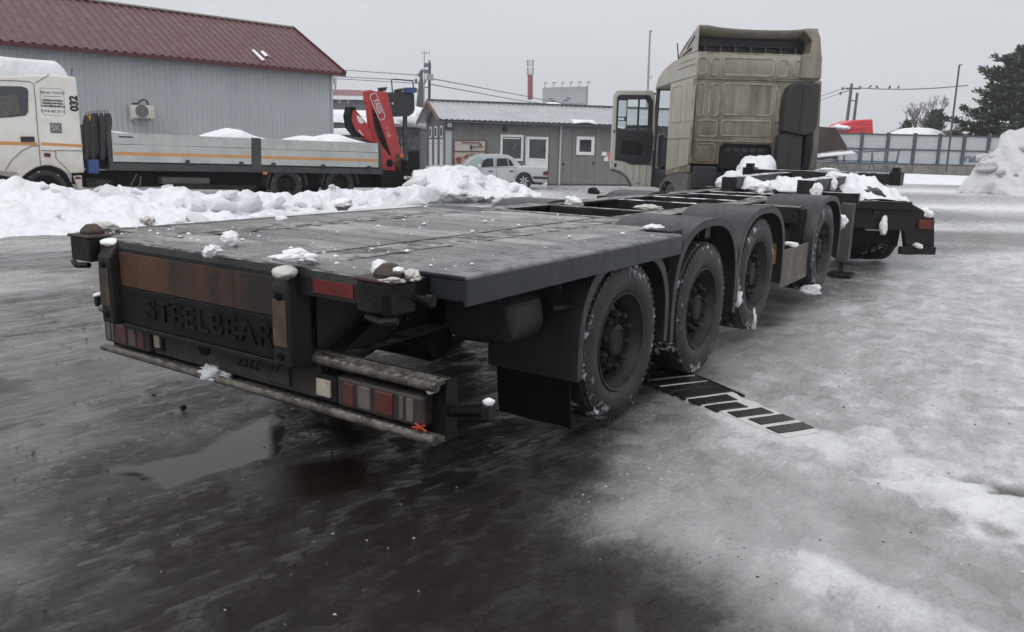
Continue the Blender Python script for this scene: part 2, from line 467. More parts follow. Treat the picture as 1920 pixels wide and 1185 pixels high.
M['bucket'] = mat('scraped_bucket_steel', (0.055, 0.04, 0.04), 0.5, 0.2, 0.3, 3, dirt=(0.09, 0.07, 0.06), da=0.6, ds=2, bump=0.2, bs=10)
M['gatesteel'] = mat('blue_grey_frame_paint', (0.10, 0.125, 0.15), 0.5, 0, 0.1, 4)
M['masthead'] = mat('grey_antenna', (0.30, 0.31, 0.34), 0.5)
M['mastred'] = mat('mast_red', (0.26, 0.06, 0.07), 0.5)
M['mastwhite'] = mat('mast_white', (0.6, 0.58, 0.6), 0.5)
M['billboard'] = mat('blank_billboard', (0.43, 0.46, 0.48), 0.5, 0, 0.03, 0.5)
M['farwall'] = mat('distant_grey_wall', (0.20, 0.205, 0.23), 0.7)
M['farred'] = mat('distant_red_roof', (0.20, 0.085, 0.095), 0.6, 0, 0.1, 0.6)
M['birdgrey'] = mat('dark_plumage', (0.05, 0.05, 0.06), 0.7)
M['boardtan'] = mat('pale_fire_board', (0.52, 0.46, 0.40), 0.7, 0, 0.12, 5)
M['boardrim'] = mat('red_brown_rim', (0.16, 0.075, 0.07), 0.7)
M['firered'] = mat('fire_bucket_red', (0.28, 0.06, 0.055), 0.6)
M['signred'] = mat('sign_red', (0.55, 0.16, 0.17), 0.5)
M['amber'] = mat('amber_lens', (0.55, 0.16, 0.06), 0.3)
M['rustend'] = mat('rusty_crane_foot', (0.10, 0.045, 0.028), 0.6, 0, 0.35, 8, dirt=(0.04, 0.025, 0.02), da=0.7)
M['ironslab'] = mat('wet_iron_slab', (0.012, 0.010, 0.011), 0.3, 0, 0.3, 10, bump=0.2, bs=60)

def glass_mat(name, tint=(0.75, 0.82, 0.83), amt=0.75):
    m = bpy.data.materials.new(name); m.use_nodes = True
    N, L = m.node_tree.nodes, m.node_tree.links
    N.clear()
    o = N.new('ShaderNodeOutputMaterial'); t = N.new('ShaderNodeBsdfTransparent'); g = N.new('ShaderNodeBsdfGlossy')
    g.inputs['Roughness'].default_value = 0.03
    t.inputs['Color'].default_value = (*tint, 1)
    f = N.new('ShaderNodeFresnel'); f.inputs['IOR'].default_value = 1.5
    x = N.new('ShaderNodeMixShader')
    L.new(f.outputs[0], x.inputs[0]); L.new(t.outputs[0], x.inputs[1]); L.new(g.outputs[0], x.inputs[2])
    L.new(x.outputs[0], o.inputs['Surface'])
    return m
M['glass'] = glass_mat('window_glass', (0.90, 0.93, 0.93))
M['mirror'] = mat('mirror_glass', (0.8, 0.82, 0.84), 0.03, 1.0, 0.0, rvar=0.0)

def snow_mat(name, base=(0.83, 0.85, 0.88), dirt=(0.50, 0.46, 0.40), da=0.35, bump=0.5, s=1.0):
    m = bpy.data.materials.new(name); m.use_nodes = True
    N, L = m.node_tree.nodes, m.node_tree.links
    B = N['Principled BSDF']
    B.inputs['Roughness'].default_value = 0.75
    B.inputs['Specular IOR Level'].default_value = 0.3
    tc = N.new('ShaderNodeTexCoord')
    def noise(sc, d=6, r=0.6):
        n = N.new('ShaderNodeTexNoise'); n.inputs['Scale'].default_value = sc * s; n.inputs['Detail'].default_value = d
        n.inputs['Roughness'].default_value = r
        L.new(tc.outputs['Object'], n.inputs['Vector']); return n.outputs['Fac']
    r = N.new('ShaderNodeMapRange')
    for k, v in zip(('From Min', 'From Max', 'To Min', 'To Max'), (0.52, 0.78, 0, da)): r.inputs[k].default_value = v
    L.new(noise(1.3, 8), r.inputs['Value'])
    x = N.new('ShaderNodeMixRGB'); x.inputs[1].default_value = (*base, 1); x.inputs[2].default_value = (*dirt, 1)
    L.new(r.outputs[0], x.inputs[0]); L.new(x.outputs[0], B.inputs['Base Color'])
    b1 = N.new('ShaderNodeBump'); b1.inputs['Strength'].default_value = bump; b1.inputs['Distance'].default_value = 0.12 / s
    L.new(noise(5, 8, 0.65), b1.inputs['Height'])
    b2 = N.new('ShaderNodeBump'); b2.inputs['Strength'].default_value = bump * 0.8; b2.inputs['Distance'].default_value = 0.015 / s
    L.new(noise(45, 5), b2.inputs['Height']); L.new(b1.outputs[0], b2.inputs['Normal'])
    L.new(b2.outputs[0], B.inputs['Normal'])
    return m
M['snow'] = snow_mat('banked_snow', (0.82, 0.84, 0.87), (0.46, 0.43, 0.39), 0.45, 0.6)
M['snow_dirty'] = snow_mat('gritty_old_snow', (0.66, 0.66, 0.67), (0.27, 0.25, 0.23), 0.7, 0.9)
M['snow_fine'] = snow_mat('snow_crumbs', (0.84, 0.85, 0.87), (0.55, 0.50, 0.43), 0.5, 0.5, 6.0)
M['snow_slush'] = snow_mat('soiled_slush', (0.58, 0.56, 0.53), (0.27, 0.25, 0.225), 0.7, 0.5, 6.0)
# ================================================================== SKY is the world; GROUND
def graded(lo, hi, step, far_lo, far_hi, growth=1.22):
    a = list(np.arange(lo, hi + 1e-6, step))
    s, x = step, hi
    while x < far_hi:
        s *= growth; x += s; a.append(x)
    s, x = step, lo
    while x > far_lo:
        s *= growth; x -= s; a.insert(0, x)
    return np.array(a)
gx = np.clip(graded(-8.5, 7.5, 0.042, -190, 190), -190, 190)
gy = np.clip(graded(1.4, 11.5, 0.042, -30, 240), -30, 240)
GX, GY = np.meshgrid(gx, gy, indexing='ij')

def poly_world(px):
    return [(ground_at(x, y).x, ground_at(x, y).y) for x, y in px]
def sdist(poly, X, Y):
    """signed distance, positive inside"""
    d = np.full(X.shape, 1e9); ins = np.zeros(X.shape, bool)
    n = len(poly)
    for i in range(n):
        ax, ay = poly[i]; bx, by = poly[(i + 1) % n]
        ex, ey = bx - ax, by - ay
        t = np.clip(((X - ax) * ex + (Y - ay) * ey) / (ex * ex + ey * ey + 1e-12), 0, 1)
        d = np.minimum(d, np.hypot(X - ax - t * ex, Y - ay - t * ey))
        c = ((ay > Y) != (by > Y)) & (X < (bx - ax) * (Y - ay) / (by - ay + 1e-12) + ax)
        ins ^= c
    return np.where(ins, d, -d)
def region(px, soft, X=None, Y=None, wob=0.35, seed=0, wscale=1.6):
    d = sdist(poly_world(px), GX, GY)
    d = d + (fbm(GX * wscale, GY * wscale, 0, 4, seed) - 0.5) * 2 * wob * (1 + 0.02 * np.abs(GY))
    return 1 / (1 + np.exp(-np.clip(d / soft * 2.2, -30, 30)))

# trailer axis direction, used to stretch tracks and scrapes
AL = 0.591
Fd = Vector((math.sin(AL), math.cos(AL), 0)); Ld = Vector((-math.cos(AL), math.sin(AL), 0))
TO = Vector((0.666, 4.575, 0))
S_ = (GX - TO.x) * Fd.x + (GY - TO.y) * Fd.y
L_ = (GX - TO.x) * Ld.x + (GY - TO.y) * Ld.y

m = np.full(GX.shape, 0.30)
m = m + (fbm(S_ * 0.25, L_ * 1.1, 0, 5, 5) - 0.5) * 0.22
def lay(m, v, w):
    return m * (1 - w) + v * w
# grey worn ice on the left
m = lay(m, 0.36 + (fbm(S_ * 0.5, L_ * 2.4, 0, 5, 3) - 0.5) * 0.25, region([(0, 460), (190, 450), (190, 600), (520, 760), (300, 1000), (180, 1185), (-900, 1185), (-900, 470)], 0.4, seed=4))
m = lay(m, 0.72, region([(-400, 500), (60, 505), (178, 508), (180, 540), (60, 548), (-400, 560)], 0.18, wob=0.22, seed=9) * 0.75)
m = lay(m, 0.66, region([(-200, 452), (160, 447), (165, 468), (-200, 478)], 0.1, wob=0.2, seed=10) * 0.85)
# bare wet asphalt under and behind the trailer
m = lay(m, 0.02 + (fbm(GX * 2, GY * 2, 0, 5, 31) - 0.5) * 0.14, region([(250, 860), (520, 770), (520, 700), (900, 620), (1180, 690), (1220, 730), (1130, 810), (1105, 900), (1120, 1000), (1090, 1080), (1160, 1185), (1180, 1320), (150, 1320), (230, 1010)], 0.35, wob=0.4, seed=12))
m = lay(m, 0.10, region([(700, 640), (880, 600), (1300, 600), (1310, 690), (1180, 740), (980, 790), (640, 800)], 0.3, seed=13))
# pale ice sheet on the right
m = lay(m, 0.785 + (fbm(S_ * 0.5, L_ * 1.6, 0, 5, 8) - 0.5) * 0.16, region([(1340, 640), (1600, 505), (1760, 480), (2300, 430), (3200, 900), (3200, 1400), (1420, 1400), (1330, 1185), (1240, 1040), (1120, 960), (1130, 850), (1230, 760)], 0.4, wob=0.45, seed=14))
m = lay(m, 0.69, region([(1200, 770), (1400, 810), (1560, 880), (1700, 1000), (1500, 1000), (1330, 920), (1180, 830)], 0.35, wob=0.35, seed=15) * 0.8)
m = lay(m, 0.93, region([(1400, 778), (1545, 800), (1640, 810), (1760, 880), (1930, 930), (2050, 1000), (2050, 1040), (1900, 1010), (1740, 930), (1600, 870), (1480, 830), (1420, 800)], 0.07, wob=0.17, seed=16, wscale=3.2))
m = lay(m, 0.78, region([(1640, 540), (1950, 470), (2300, 560), (2300, 800), (1900, 760), (1680, 640)], 0.5, wob=0.6, seed=17) * 0.8)
tdx, tdy = 0.62, -0.78
ta = (GX - 1.6) * tdx + (GY - 4.2) * tdy; tb_ = -(GX - 1.6) * tdy + (GY - 4.2) * tdx
track = region([(1330, 830), (1480, 800), (1650, 860), (1800, 960), (2000, 1185), (2100, 1400), (1300, 1400), (1300, 1100), (1400, 960)], 0.3, wob=0.3, seed=52)
tn_ = fbm(ta * 0.5, tb_ * 4.5, 0, 4, 53)
m = m + track * (tn_ - 0.60) * 0.42
tr2 = region([(1290, 800), (1380, 790), (1560, 900), (1640, 1050), (1680, 1400), (1560, 1400), (1530, 1080), (1450, 930)], 0.1, wob=0.12, seed=54)
m = m + tr2 * 0.10
m = lay(m, 0.70, region([(1760, 960), (1850, 1000), (2100, 1185), (2200, 1400), (1900, 1400), (1800, 1130)], 0.25, wob=0.3, seed=18) * 0.35)
m = lay(m, 0.50, region([(1330, 600), (1470, 560), (1590, 500), (1740, 480), (1640, 540), (1480, 600), (1420, 640)], 0.3, wob=0.4, seed=19) * 0.7)
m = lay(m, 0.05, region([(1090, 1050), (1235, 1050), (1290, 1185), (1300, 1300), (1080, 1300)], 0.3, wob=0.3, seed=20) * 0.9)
# scraped yard beyond, in bands
band = fbm((GX + 0.25 * GY) * 0.06, GY * 0.42, 0, 5, 21)
far = 1 / (1 + np.exp(-(GY - 15) / 1.5))
m = lay(m, np.clip(0.74 + (band - 0.5) * 2.2, 0.3, 0.97), far * 0.95)
m = m + (fbm(S_ * 1.1, L_ * 5.0, 0, 4, 23) - 0.5) * 0.12 * (1 - far)
dl = np.array([0.53, -1.2]) / np.hypot(0.53, 1.2)
du = (GX - 1.17) * dl[0] + (GY - 5.45) * dl[1]; dv = -(GX - 1.17) * dl[1] + (GY - 5.45) * dl[0]
m = lay(m, 0.90, np.exp(-((du - 0.88) / 0.42) ** 4 - (dv / 0.22) ** 4) * (0.55 + 0.45 * (fbm(GX * 7, GY * 7, 0, 3, 77) > 0.45)))
m = np.clip(m, 0, 1)

pud = region([(215, 915), (320, 835), (510, 772), (545, 800), (530, 850), (420, 885), (300, 930)], 0.08, wob=0.30, seed=25, wscale=3.5)
pud = np.maximum(pud, region([(1110, 1120), (1150, 1045), (1225, 1060), (1235, 1120), (1245, 1250), (1110, 1250)], 0.05, wob=0.16, seed=26, wscale=3))
pud = np.maximum(pud, 0.75 * region([(190, 560), (480, 670), (420, 700), (250, 720), (120, 780), (40, 700)], 0.2, wob=0.5, seed=27, wscale=2.5))
pud = np.maximum(pud, 0.8 * region([(560, 720), (700, 800), (640, 900), (480, 960), (460, 880), (540, 800)], 0.15, wob=0.5, seed=28, wscale=2.5))

# relief: frozen ruts, tread prints, lumps
z = (fbm(S_ * 0.6, L_ * 3.2, 0, 4, 40) - 0.5) * 0.030 + (fbm(GX * 5, GY * 5, 0, 3, 41) - 0.5) * 0.008
z = z + (fbm(S_ * 2.4, L_ * 8.0, 0, 4, 43) - 0.5) * 0.016 * np.clip((m - 0.15) * 2.5, 0, 1)
rut = region([(130, 905), (520, 715), (620, 690), (660, 730), (540, 770), (170, 960)], 0.15, wob=0.1, seed=44)
z = z + rut * np.sin(S_ * 58 + 3 * fbm(S_ * 2, L_ * 2, 0, 3, 45) * 6) * 0.014 * (fbm(S_ * 1.5, L_ * 6, 0, 3, 46) > 0.45)
z = z + 0.05 * np.clip(m - 0.72, 0, 1) + track * (tn_ - 0.5) * 0.05
crumble = region([(1790, 900), (1930, 900), (2050, 1000), (2000, 1030), (1830, 980)], 0.1, wob=0.12, seed=47)
z = z + crumble * (fbm(GX * 6, GY * 6, 0, 4, 48) - 0.5) * 0.07
m = np.clip(m + crumble * (fbm(GX * 6, GY * 6, 0, 4, 48) - 0.48) * 2.2, 0, 1)
edge = np.clip(1 - np.maximum(np.abs(GX + 0.2) - 8.0, np.maximum(GY - 13.0, 1.3 - GY)) / 3.0, 0, 1)
leftwet = region([(-200, 520), (200, 560), (540, 740), (420, 980), (200, 1250), (-600, 1250)], 0.3, wob=0.4, seed=60)
film = leftwet * 1 / (1 + np.exp(-(fbm(S_ * 0.8, L_ * 2.2, 0, 5, 61) - 0.50) / 0.025))
pud = np.maximum(pud, 0.62 * film)
riceWet = region([(1330, 600), (1700, 480), (2000, 560), (2000, 1250), (1250, 1250), (1150, 960)], 0.4, wob=0.4, seed=62)
pud = np.maximum(pud, 0.50 * riceWet * np.clip((0.86 - m) * 8, 0, 1) / (1 + np.exp(-(fbm(S_ * 0.7, L_ * 1.6, 0, 5, 63) - 0.50) / 0.03)))
z = z * edge * (1 - 0.92 * pud) - 0.004 * pud - 0.012
# flat bed for the drain covers
dl = np.array([0.53, -1.2]) / np.hypot(0.53, 1.2)
du = (GX - 1.17) * dl[0] + (GY - 5.45) * dl[1]; dv = -(GX - 1.17) * dl[1] + (GY - 5.45) * dl[0]
flat = 1 / (1 + np.exp(-np.clip((0.30 - np.abs(dv)) / 0.03, -30, 30))) / (1 + np.exp(-np.clip((1.32 - du) / 0.03, -30, 30))) / (1 + np.exp(-np.clip((du + 1.7) / 0.03, -30, 30)))
z = z * (1 - flat) + flat * (-0.004 - 0.03 * (np.abs(dv) < 0.21) * (du < 0.5))

nx, ny = GX.shape
gv = np.stack([GX, GY, z], -1).reshape(-1, 3)
ii = (np.arange(nx - 1)[:, None] * ny + np.arange(ny - 1)[None, :]).reshape(-1)
gf = np.stack([ii, ii + ny, ii + ny + 1, ii + 1], -1)
gme = bpy.data.meshes.new('ground')
gme.vertices.add(len(gv)); gme.vertices.foreach_set('co', gv.reshape(-1))
gme.loops.add(gf.size); gme.loops.foreach_set('vertex_index', gf.reshape(-1).astype(np.int32))
gme.polygons.add(len(gf)); gme.polygons.foreach_set('loop_start', (np.arange(len(gf)) * 4).astype(np.int32))
gme.polygons.foreach_set('loop_total', np.full(len(gf), 4, np.int32))
gme.update(calc_edges=True)
gme.polygons.foreach_set('use_smooth', [True] * len(gf))
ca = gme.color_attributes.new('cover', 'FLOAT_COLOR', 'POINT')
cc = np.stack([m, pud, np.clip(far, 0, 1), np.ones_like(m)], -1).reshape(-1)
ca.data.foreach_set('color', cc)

def ground_material():
    mt = bpy.data.materials.new('wet_icy_asphalt'); mt.use_nodes = True
    N, L = mt.node_tree.nodes, mt.node_tree.links
    B = N['Principled BSDF']
    tc = N.new('ShaderNodeTexCoord')
    at_ = N.new('ShaderNodeAttribute'); at_.attribute_name = 'cover'
    sp = N.new('ShaderNodeSeparateColor'); L.new(at_.outputs['Color'], sp.inputs[0])
    rot = N.new('ShaderNodeMapping'); rot.inputs['Rotation'].default_value = (0, 0, -(math.pi / 2 - AL)); rot.inputs['Scale'].default_value = (1, 1, 1)
    # vector rotated so that x runs along the trailer
    L.new(tc.outputs['Object'], rot.inputs['Vector'])
    def scaled(v):
        mp = N.new('ShaderNodeMapping'); mp.inputs['Scale'].default_value = v
        L.new(rot.outputs[0], mp.inputs['Vector']); return mp.outputs[0]
    def noise(sc, d=6, r=0.6, vec=None):
        n = N.new('ShaderNodeTexNoise'); n.inputs['Scale'].default_value = sc; n.inputs['Detail'].default_value = d
        n.inputs['Roughness'].default_value = r
        L.new(vec or tc.outputs['Object'], n.inputs['Vector']); return n.outputs['Fac']
    def rng(src, a, b, c, d):
        r = N.new('ShaderNodeMapRange')
        for k, v in zip(('From Min', 'From Max', 'To Min', 'To Max'), (a, b, c, d)): r.inputs[k].default_value = v
        L.new(src, r.inputs['Value']); return r.outputs[0]
    def mth(op, a, b, clamp=False):
        n = N.new('ShaderNodeMath'); n.operation = op; n.use_clamp = clamp
        for i, s_ in enumerate((a, b)):
            if isinstance(s_, (int, float)): n.inputs[i].default_value = s_
            else: L.new(s_, n.inputs[i])
        return n.outputs[0]
    def mixc(f, a, b, mode='MIX'):
        x = N.new('ShaderNodeMixRGB'); x.blend_type = mode
        for s_, i in ((f, 0), (a, 1), (b, 2)):
            if isinstance(s_, (int, float)): x.inputs[i].default_value = s_
            elif isinstance(s_, tuple): x.inputs[i].default_value = (*s_, 1)
            else: L.new(s_, x.inputs[i])
        return x.outputs[0]
    streak0 = noise(6.5, 11, 0.74, scaled((0.75, 1.15, 1)))
    warp = N.new('ShaderNodeVectorMath'); warp.operation = 'MULTIPLY_ADD'
    wn_ = N.new('ShaderNodeTexNoise'); wn_.inputs['Scale'].default_value = 3.0; wn_.inputs['Detail'].default_value = 5
    L.new(tc.outputs['Object'], wn_.inputs['Vector'])
    L.new(wn_.outputs['Color'], warp.inputs[0]); warp.inputs[1].default_value = (0.35, 0.35, 0.0); L.new(tc.outputs['Object'], warp.inputs[2])
    flake = N.new('ShaderNodeTexVoronoi'); flake.inputs['Scale'].default_value = 6.0; flake.feature = 'F1'
    L.new(warp.outputs[0], flake.inputs['Vector'])
    fl_v = N.new('ShaderNodeSeparateColor'); L.new(flake.outputs['Color'], fl_v.inputs[0])
    streak = mth('ADD', mth('MULTIPLY', streak0, 0.80), mth('MULTIPLY', rng(fl_v.outputs[0], 0, 1, 0, 1), 0.20))
    fine = noise(42, 8, 0.75, scaled((0.8, 1.2, 1)))
    mid = noise(3.2, 8, 0.65, scaled((0.6, 1.2, 1)))
    p = mth('ADD', mth('MULTIPLY', mth('SUBTRACT', streak, 0.5), 0.50), mth('ADD', mth('MULTIPLY', mth('SUBTRACT', fine, 0.5), 0.34), mth('MULTIPLY', mth('SUBTRACT', mid, 0.5), 0.30)))
    lev = mth('ADD', sp.outputs[0], mth('MULTIPLY', p, mth('MULTIPLY', rng(sp.outputs[1], 0, 1, 1.0, 0.45), rng(sp.outputs[0], 0.4, 0.7, 1.0, 0.72))), True)
    cr = N.new('ShaderNodeValToRGB')
    E_ = cr.color_ramp.elements
    E_[0].position = 0.0; E_[0].color = (0.0115, 0.0068, 0.0056, 1)
    E_[1].position = 1.0; E_[1].color = (0.82, 0.83, 0.85, 1)
    for pos, c in ((0.16, (0.018, 0.0125, 0.0112, 1)), (0.32, (0.045, 0.041, 0.041, 1)), (0.47, (0.13, 0.127, 0.125, 1)), (0.60, (0.26, 0.262, 0.262, 1)), (0.76, (0.42, 0.425, 0.43, 1)), (0.88, (0.68, 0.685, 0.70, 1))):
        e = E_.new(pos); e.color = c
    L.new(lev, cr.inputs['Fac'])
    # aggregate flecks in the bare asphalt
    vo = N.new('ShaderNodeTexVoronoi'); vo.inputs['Scale'].default_value = 95
    L.new(tc.outputs['Object'], vo.inputs['Vector'])
    bare = rng(lev, 0.10, 0.26, 1, 0)
    fl = mth('MULTIPLY', rng(noise(170, 3), 0.58, 0.68, 0, 1), mth('MULTIPLY', bare, rng(noise(2.2, 5), 0.42, 0.60, 0, 0.75)))
    col = mixc(fl, cr.outputs['Color'], (0.10, 0.062, 0.047))
    # yellow-brown grit stains in the ice
    st = mth('MULTIPLY', rng(noise(1.7, 8, 0.7, scaled((0.5, 1.2, 1))), 0.52, 0.72, 0, 0.38), rng(lev, 0.35, 0.6, 0, 1))
    col = mixc(st, col, (0.17, 0.145, 0.115))
    L.new(col, B.inputs['Base Color'])
    rr = mth('ADD', rng(lev, 0.35, 0.95, 0.07, 0.42), mth('MULTIPLY', mth('SUBTRACT', streak, 0.5), 0.34))
    rr = mth('MAXIMUM', mth('MULTIPLY', rr, rng(sp.outputs[1], 0.1, 0.9, 1, 0.10)), rng(sp.outputs[1], 0.3, 0.9, 0.06, 0.015), True)
    L.new(rr, B.inputs['Roughness'])
    B.inputs['IOR'].default_value = 1.36
    b1 = N.new('ShaderNodeBump'); b1.inputs['Distance'].default_value = 0.055
    L.new(rng(sp.outputs[1], 0.1, 0.9, 0.75, 0.03), b1.inputs['Strength'])
    hh = mth('ADD', mth('MULTIPLY', streak, 0.85), mth('MULTIPLY', fine, 0.20))
    L.new(hh, b1.inputs['Height'])
    b2 = N.new('ShaderNodeBump'); b2.inputs['Distance'].default_value = 0.010
    L.new(rng(sp.outputs[1], 0.1, 0.9, 0.30, 0.02), b2.inputs['Strength'])
    L.new(noise(120, 4, 0.6), b2.inputs['Height']); L.new(b1.outputs[0], b2.inputs['Normal'])
    L.new(b2.outputs[0], B.inputs['Normal'])
    return mt
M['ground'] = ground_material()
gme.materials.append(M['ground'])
ground = bpy.data.objects.new('ground', gme)
COL.objects.link(ground)
ground['kind'] = 'structure'
ground['label'] = 'wet icy asphalt yard with patches of grey ice and snow'

# ================================================================== SNOW BANKS
def heap(name, label, front, crest, back, nv=70, sub=9, rough=0.35, seed=0, m=None, jitter=1.0, cat='snow bank', scale=1.0, blocks=0):
    """loft: front foot line -> crest line -> back foot line, broken up into lumps."""
    def resample(P, n):
        P = [Vector(p) for p in P]
        d = [0]
        for a, b in zip(P, P[1:]): d.append(d[-1] + (b - a).length)
        out = []
        for i in range(n):
            t = d[-1] * i / (n - 1)
            k = max(j for j in range(len(d)) if d[j] <= t + 1e-9); k = min(k, len(P) - 2)
            out.append(P[k].lerp(P[k + 1], (t - d[k]) / max(1e-9, d[k + 1] - d[k])))
        return np.array(out)
    n = sub
    A, B_, C_ = resample(front, n), resample(crest, n), resample(back, n)
    v = np.linspace(0, 1, nv)
    P = np.zeros((n, nv, 3))
    vc = 0.62
    for j, t in enumerate(v):
        if t <= vc:
            q = t / vc
            h = q ** 1.25 * (1 - 0.18 * math.sin(q * math.pi))
            P[:, j, :2] = A[:, :2] * (1 - q) + B_[:, :2] * q
            P[:, j, 2] = A[:, 2] * (1 - h) + B_[:, 2] * h
        else:
            q = (t - vc) / (1 - vc)
            h = q * q
            P[:, j, :2] = B_[:, :2] * (1 - q) + C_[:, :2] * q
            P[:, j, 2] = B_[:, 2] * (1 - h) + C_[:, 2] * h
    X, Y, Z = P[..., 0], P[..., 1], P[..., 2]
    s = scale
    big = fbm(X * 0.55 / s, Y * 0.55 / s, Z * 0.9 / s, 4, seed + 1) - 0.5
    rid = np.abs(fbm(X * 1.15 / s, Y * 1.15 / s, Z * 1.5 / s, 4, seed + 2) - 0.5) * 2
    cell = np.abs(fbm(X * 2.6 / s, Y * 2.6 / s, Z * 2.9 / s, 4, seed + 3) - 0.5) * 2.4 - 0.45
    env = np.sin(np.clip(v, 0, 1) * math.pi)[None, :] ** 0.6
    keep = 1 - 0.55 * np.exp(-((v - vc) / 0.10) ** 2)[None, :]
    dz = (big * 0.9 - (rid - 0.25) * 0.55) * rough * env * keep + cell * 0.42 * rough * env
    dn = (fbm(X * 1.7 / s, Y * 1.7 / s, Z * 1.7 / s, 4, seed + 5) - 0.5) * rough * 1.3 * env
    nrm = (C_ - A)[:, None, :2]; nrm = nrm / np.linalg.norm(nrm, axis=-1, keepdims=True)
    P[..., 2] = Z + dz
    P[..., :2] += nrm * dn[..., None]
    b = MB()
    b.v = [tuple(p) for p in P.reshape(-1, 3)]
    for i in range(n - 1):
        for j in range(nv - 1):
            a = i * nv + j
            b.f.append((a, a + nv, a + nv + 1, a + 1))
    o = b.build(name, m or M['snow'], smooth='all', fix=True)
    tag(o, label, cat)
    if blocks:
        rb = random.Random(seed)
        ms = []
        for k in range(5):
            bm = bmesh.new(); bmesh.ops.create_icosphere(bm, subdivisions=2, radius=1.0)
            for v_ in bm.verts:
                c0 = v_.co.copy()
                q_ = max(abs(c0.x), abs(c0.y), abs(c0.z)) ** 0.75
                kk = (1 / q_) * (0.85 + 0.45 * float(fbm(c0.x * 1.3 + k * 7, c0.y * 1.3, c0.z * 1.3, 3, 200 + k)) )
                v_.co = Vector((c0.x * 1.35, c0.y, c0.z * 0.55)) * kk
            for f_ in bm.faces: f_.smooth = True
            me_ = bpy.data.meshes.new('snow_block'); bm.to_mesh(me_); bm.free(); me_.materials.append(m or M['snow']); ms.append(me_)
            try: me_.set_sharp_from_angle(angle=R(38))
            except Exception: pass
        for k in range(blocks):
            i_ = rb.randrange(2, n - 2); j_ = int(nv * (rb.uniform(0.30, 0.66) if rb.random() < 0.8 else rb.uniform(0.1, 0.3)))
            p_ = P[i_, j_]
            ob = bpy.data.objects.new('snow_block', rb.choice(ms)); COL.objects.link(ob); ob.parent = o
            sc_ = scale * rb.choice((0.06, 0.08, 0.10, 0.14, 0.20)) * rb.uniform(.8, 1.3)
            ob.location = (p_[0], p_[1], p_[2] + sc_ * 0.15); ob.rotation_euler = (rb.uniform(-.6, .6), rb.uniform(-.6, .6), rb.uniform(0, 6.28)); ob.scale = (sc_, sc_, sc_)
    return o

def gp(px, z=-0.06):
    q = ground_at(*px); return (q.x, q.y, z)
# long ridge along the white truck; crest measured where it hides the wheels
crest_px = [(-260, 334, 15.9), (-60, 338, 16.3), (0, 338, 16.5), (25, 331, 16.6), (60, 341, 16.7), (100, 344, 16.9), (118, 344, 17.0), (130, 351, 17.0), (170, 352, 17.2), (215, 351, 17.4), (222, 341, 17.4), (240, 350, 17.5), (262, 357, 17.6), (280, 348, 17.8), (325, 347, 18.0), (352, 351, 18.2), (378, 360, 18.4), (405, 355, 18.6), (417, 349, 18.7), (440, 362, 18.9), (470, 359, 19.2), (500, 356, 19.5), (540, 361, 19.9), (576, 356, 20.3), (630, 349, 20.9), (650, 356, 21.1), (700, 350, 21.7), (770, 346, 22.4), (815, 349, 22.9), (840, 358, 23.2), (880, 362, 23.8), (940, 368, 24.4), (985, 374, 24.8)]
crest = [at(*c) for c in crest_px]
front = [gp(p) for p in ((-420, 462), (-200, 458), (0, 453), (120, 447), (200, 441), (300, 431), (400, 419), (500, 407), (600, 396), (700, 388), (800, 381), (900, 376))]
back = [(c.x + 0.3, c.y + 1.3, -0.1) for c in crest]
heap('snow_bank', 'long lumpy white snow bank ploughed up in front of the white truck', front, crest, back, nv=72, sub=320, rough=0.50, seed=3, blocks=34)
# tall mound at the rear end of the truck, in front of the car
crest2_px = [(772, 335, 25.4), (774, 318, 25.5), (800, 313, 25.7), (820, 309, 25.9), (850, 311, 26.2), (886, 311, 26.5), (897, 319, 26.6), (905, 325, 26.7), (925, 327, 26.9), (945, 334, 27.1), (955, 341, 27.2), (975, 344, 27.4), (990, 352, 27.6), (1004, 360, 27.8), (1016, 366, 27.9)]
crest2 = [at(*c) for c in crest2_px]
front2 = [gp(p) for p in ((760, 384), (800, 381), (850, 379), (900, 376), (950, 374), (1000, 370), (1018, 367))]
back2 = [(c.x - 0.1, c.y + 1.6, -0.1) for c in crest2]
heap('snow_mound', 'tall white snow mound hiding the front of the silver car', front2, crest2, back2, nv=64, sub=100, rough=0.42, seed=15, blocks=12)
# big dirty pile at the right edge
c3 = [at(1795, 352, 38.0), at(1815, 330, 38), at(1832, 305, 38), at(1848, 290, 38.2), at(1870, 278, 38.4), at(1876, 250, 38.5), at(1893, 238, 38.6), at(1905, 243, 38.7), at(1922, 233, 38.8), at(1980, 205, 39.2), at(2060, 190, 39.8), at(2200, 185, 40.5), at(2400, 230, 41), at(2520, 300, 41.5)]
f3 = [(22.2, 37.4, -0.1), (22.6, 35.8, -0.1), (23.0, 35.2, -0.1), (24.0, 34.6, -0.1), (26.5, 34.0, -0.1), (31, 33.5, -0.1), (38, 34, -0.1), (44, 36, -0.1)]
b3 = [(c.x + 5.2, c.y + 6.5, -0.2) for c in c3]
heap('snow_pile', 'huge grey gritty snow pile in front of the pine tree', f3, c3, b3, nv=80, sub=110, rough=0.55, seed=27, m=M['snow_dirty'], cat='snow pile', scale=1.6, blocks=26)
# low strip along the far fence
c4 = [(14, 54.0, 0.55), (20, 54.0, 0.55), (26, 54.2, 0.5), (30, 54, 0.45), (36, 54, 0.4), (50, 54, 0.5)]
f4 = [(14, 49.5, -0.05), (20, 48.5, -0.05), (26, 48.0, -0.05), (31, 47.0, -0.05), (38, 47, -0.05), (50, 47, -0.05)]
heap('snow_verge', 'low flat strip of clean snow along the foot of the far fence', f4, c4, [(c[0], 57.5, 0.1) for c in c4], nv=26, sub=80, rough=0.10, seed=35)

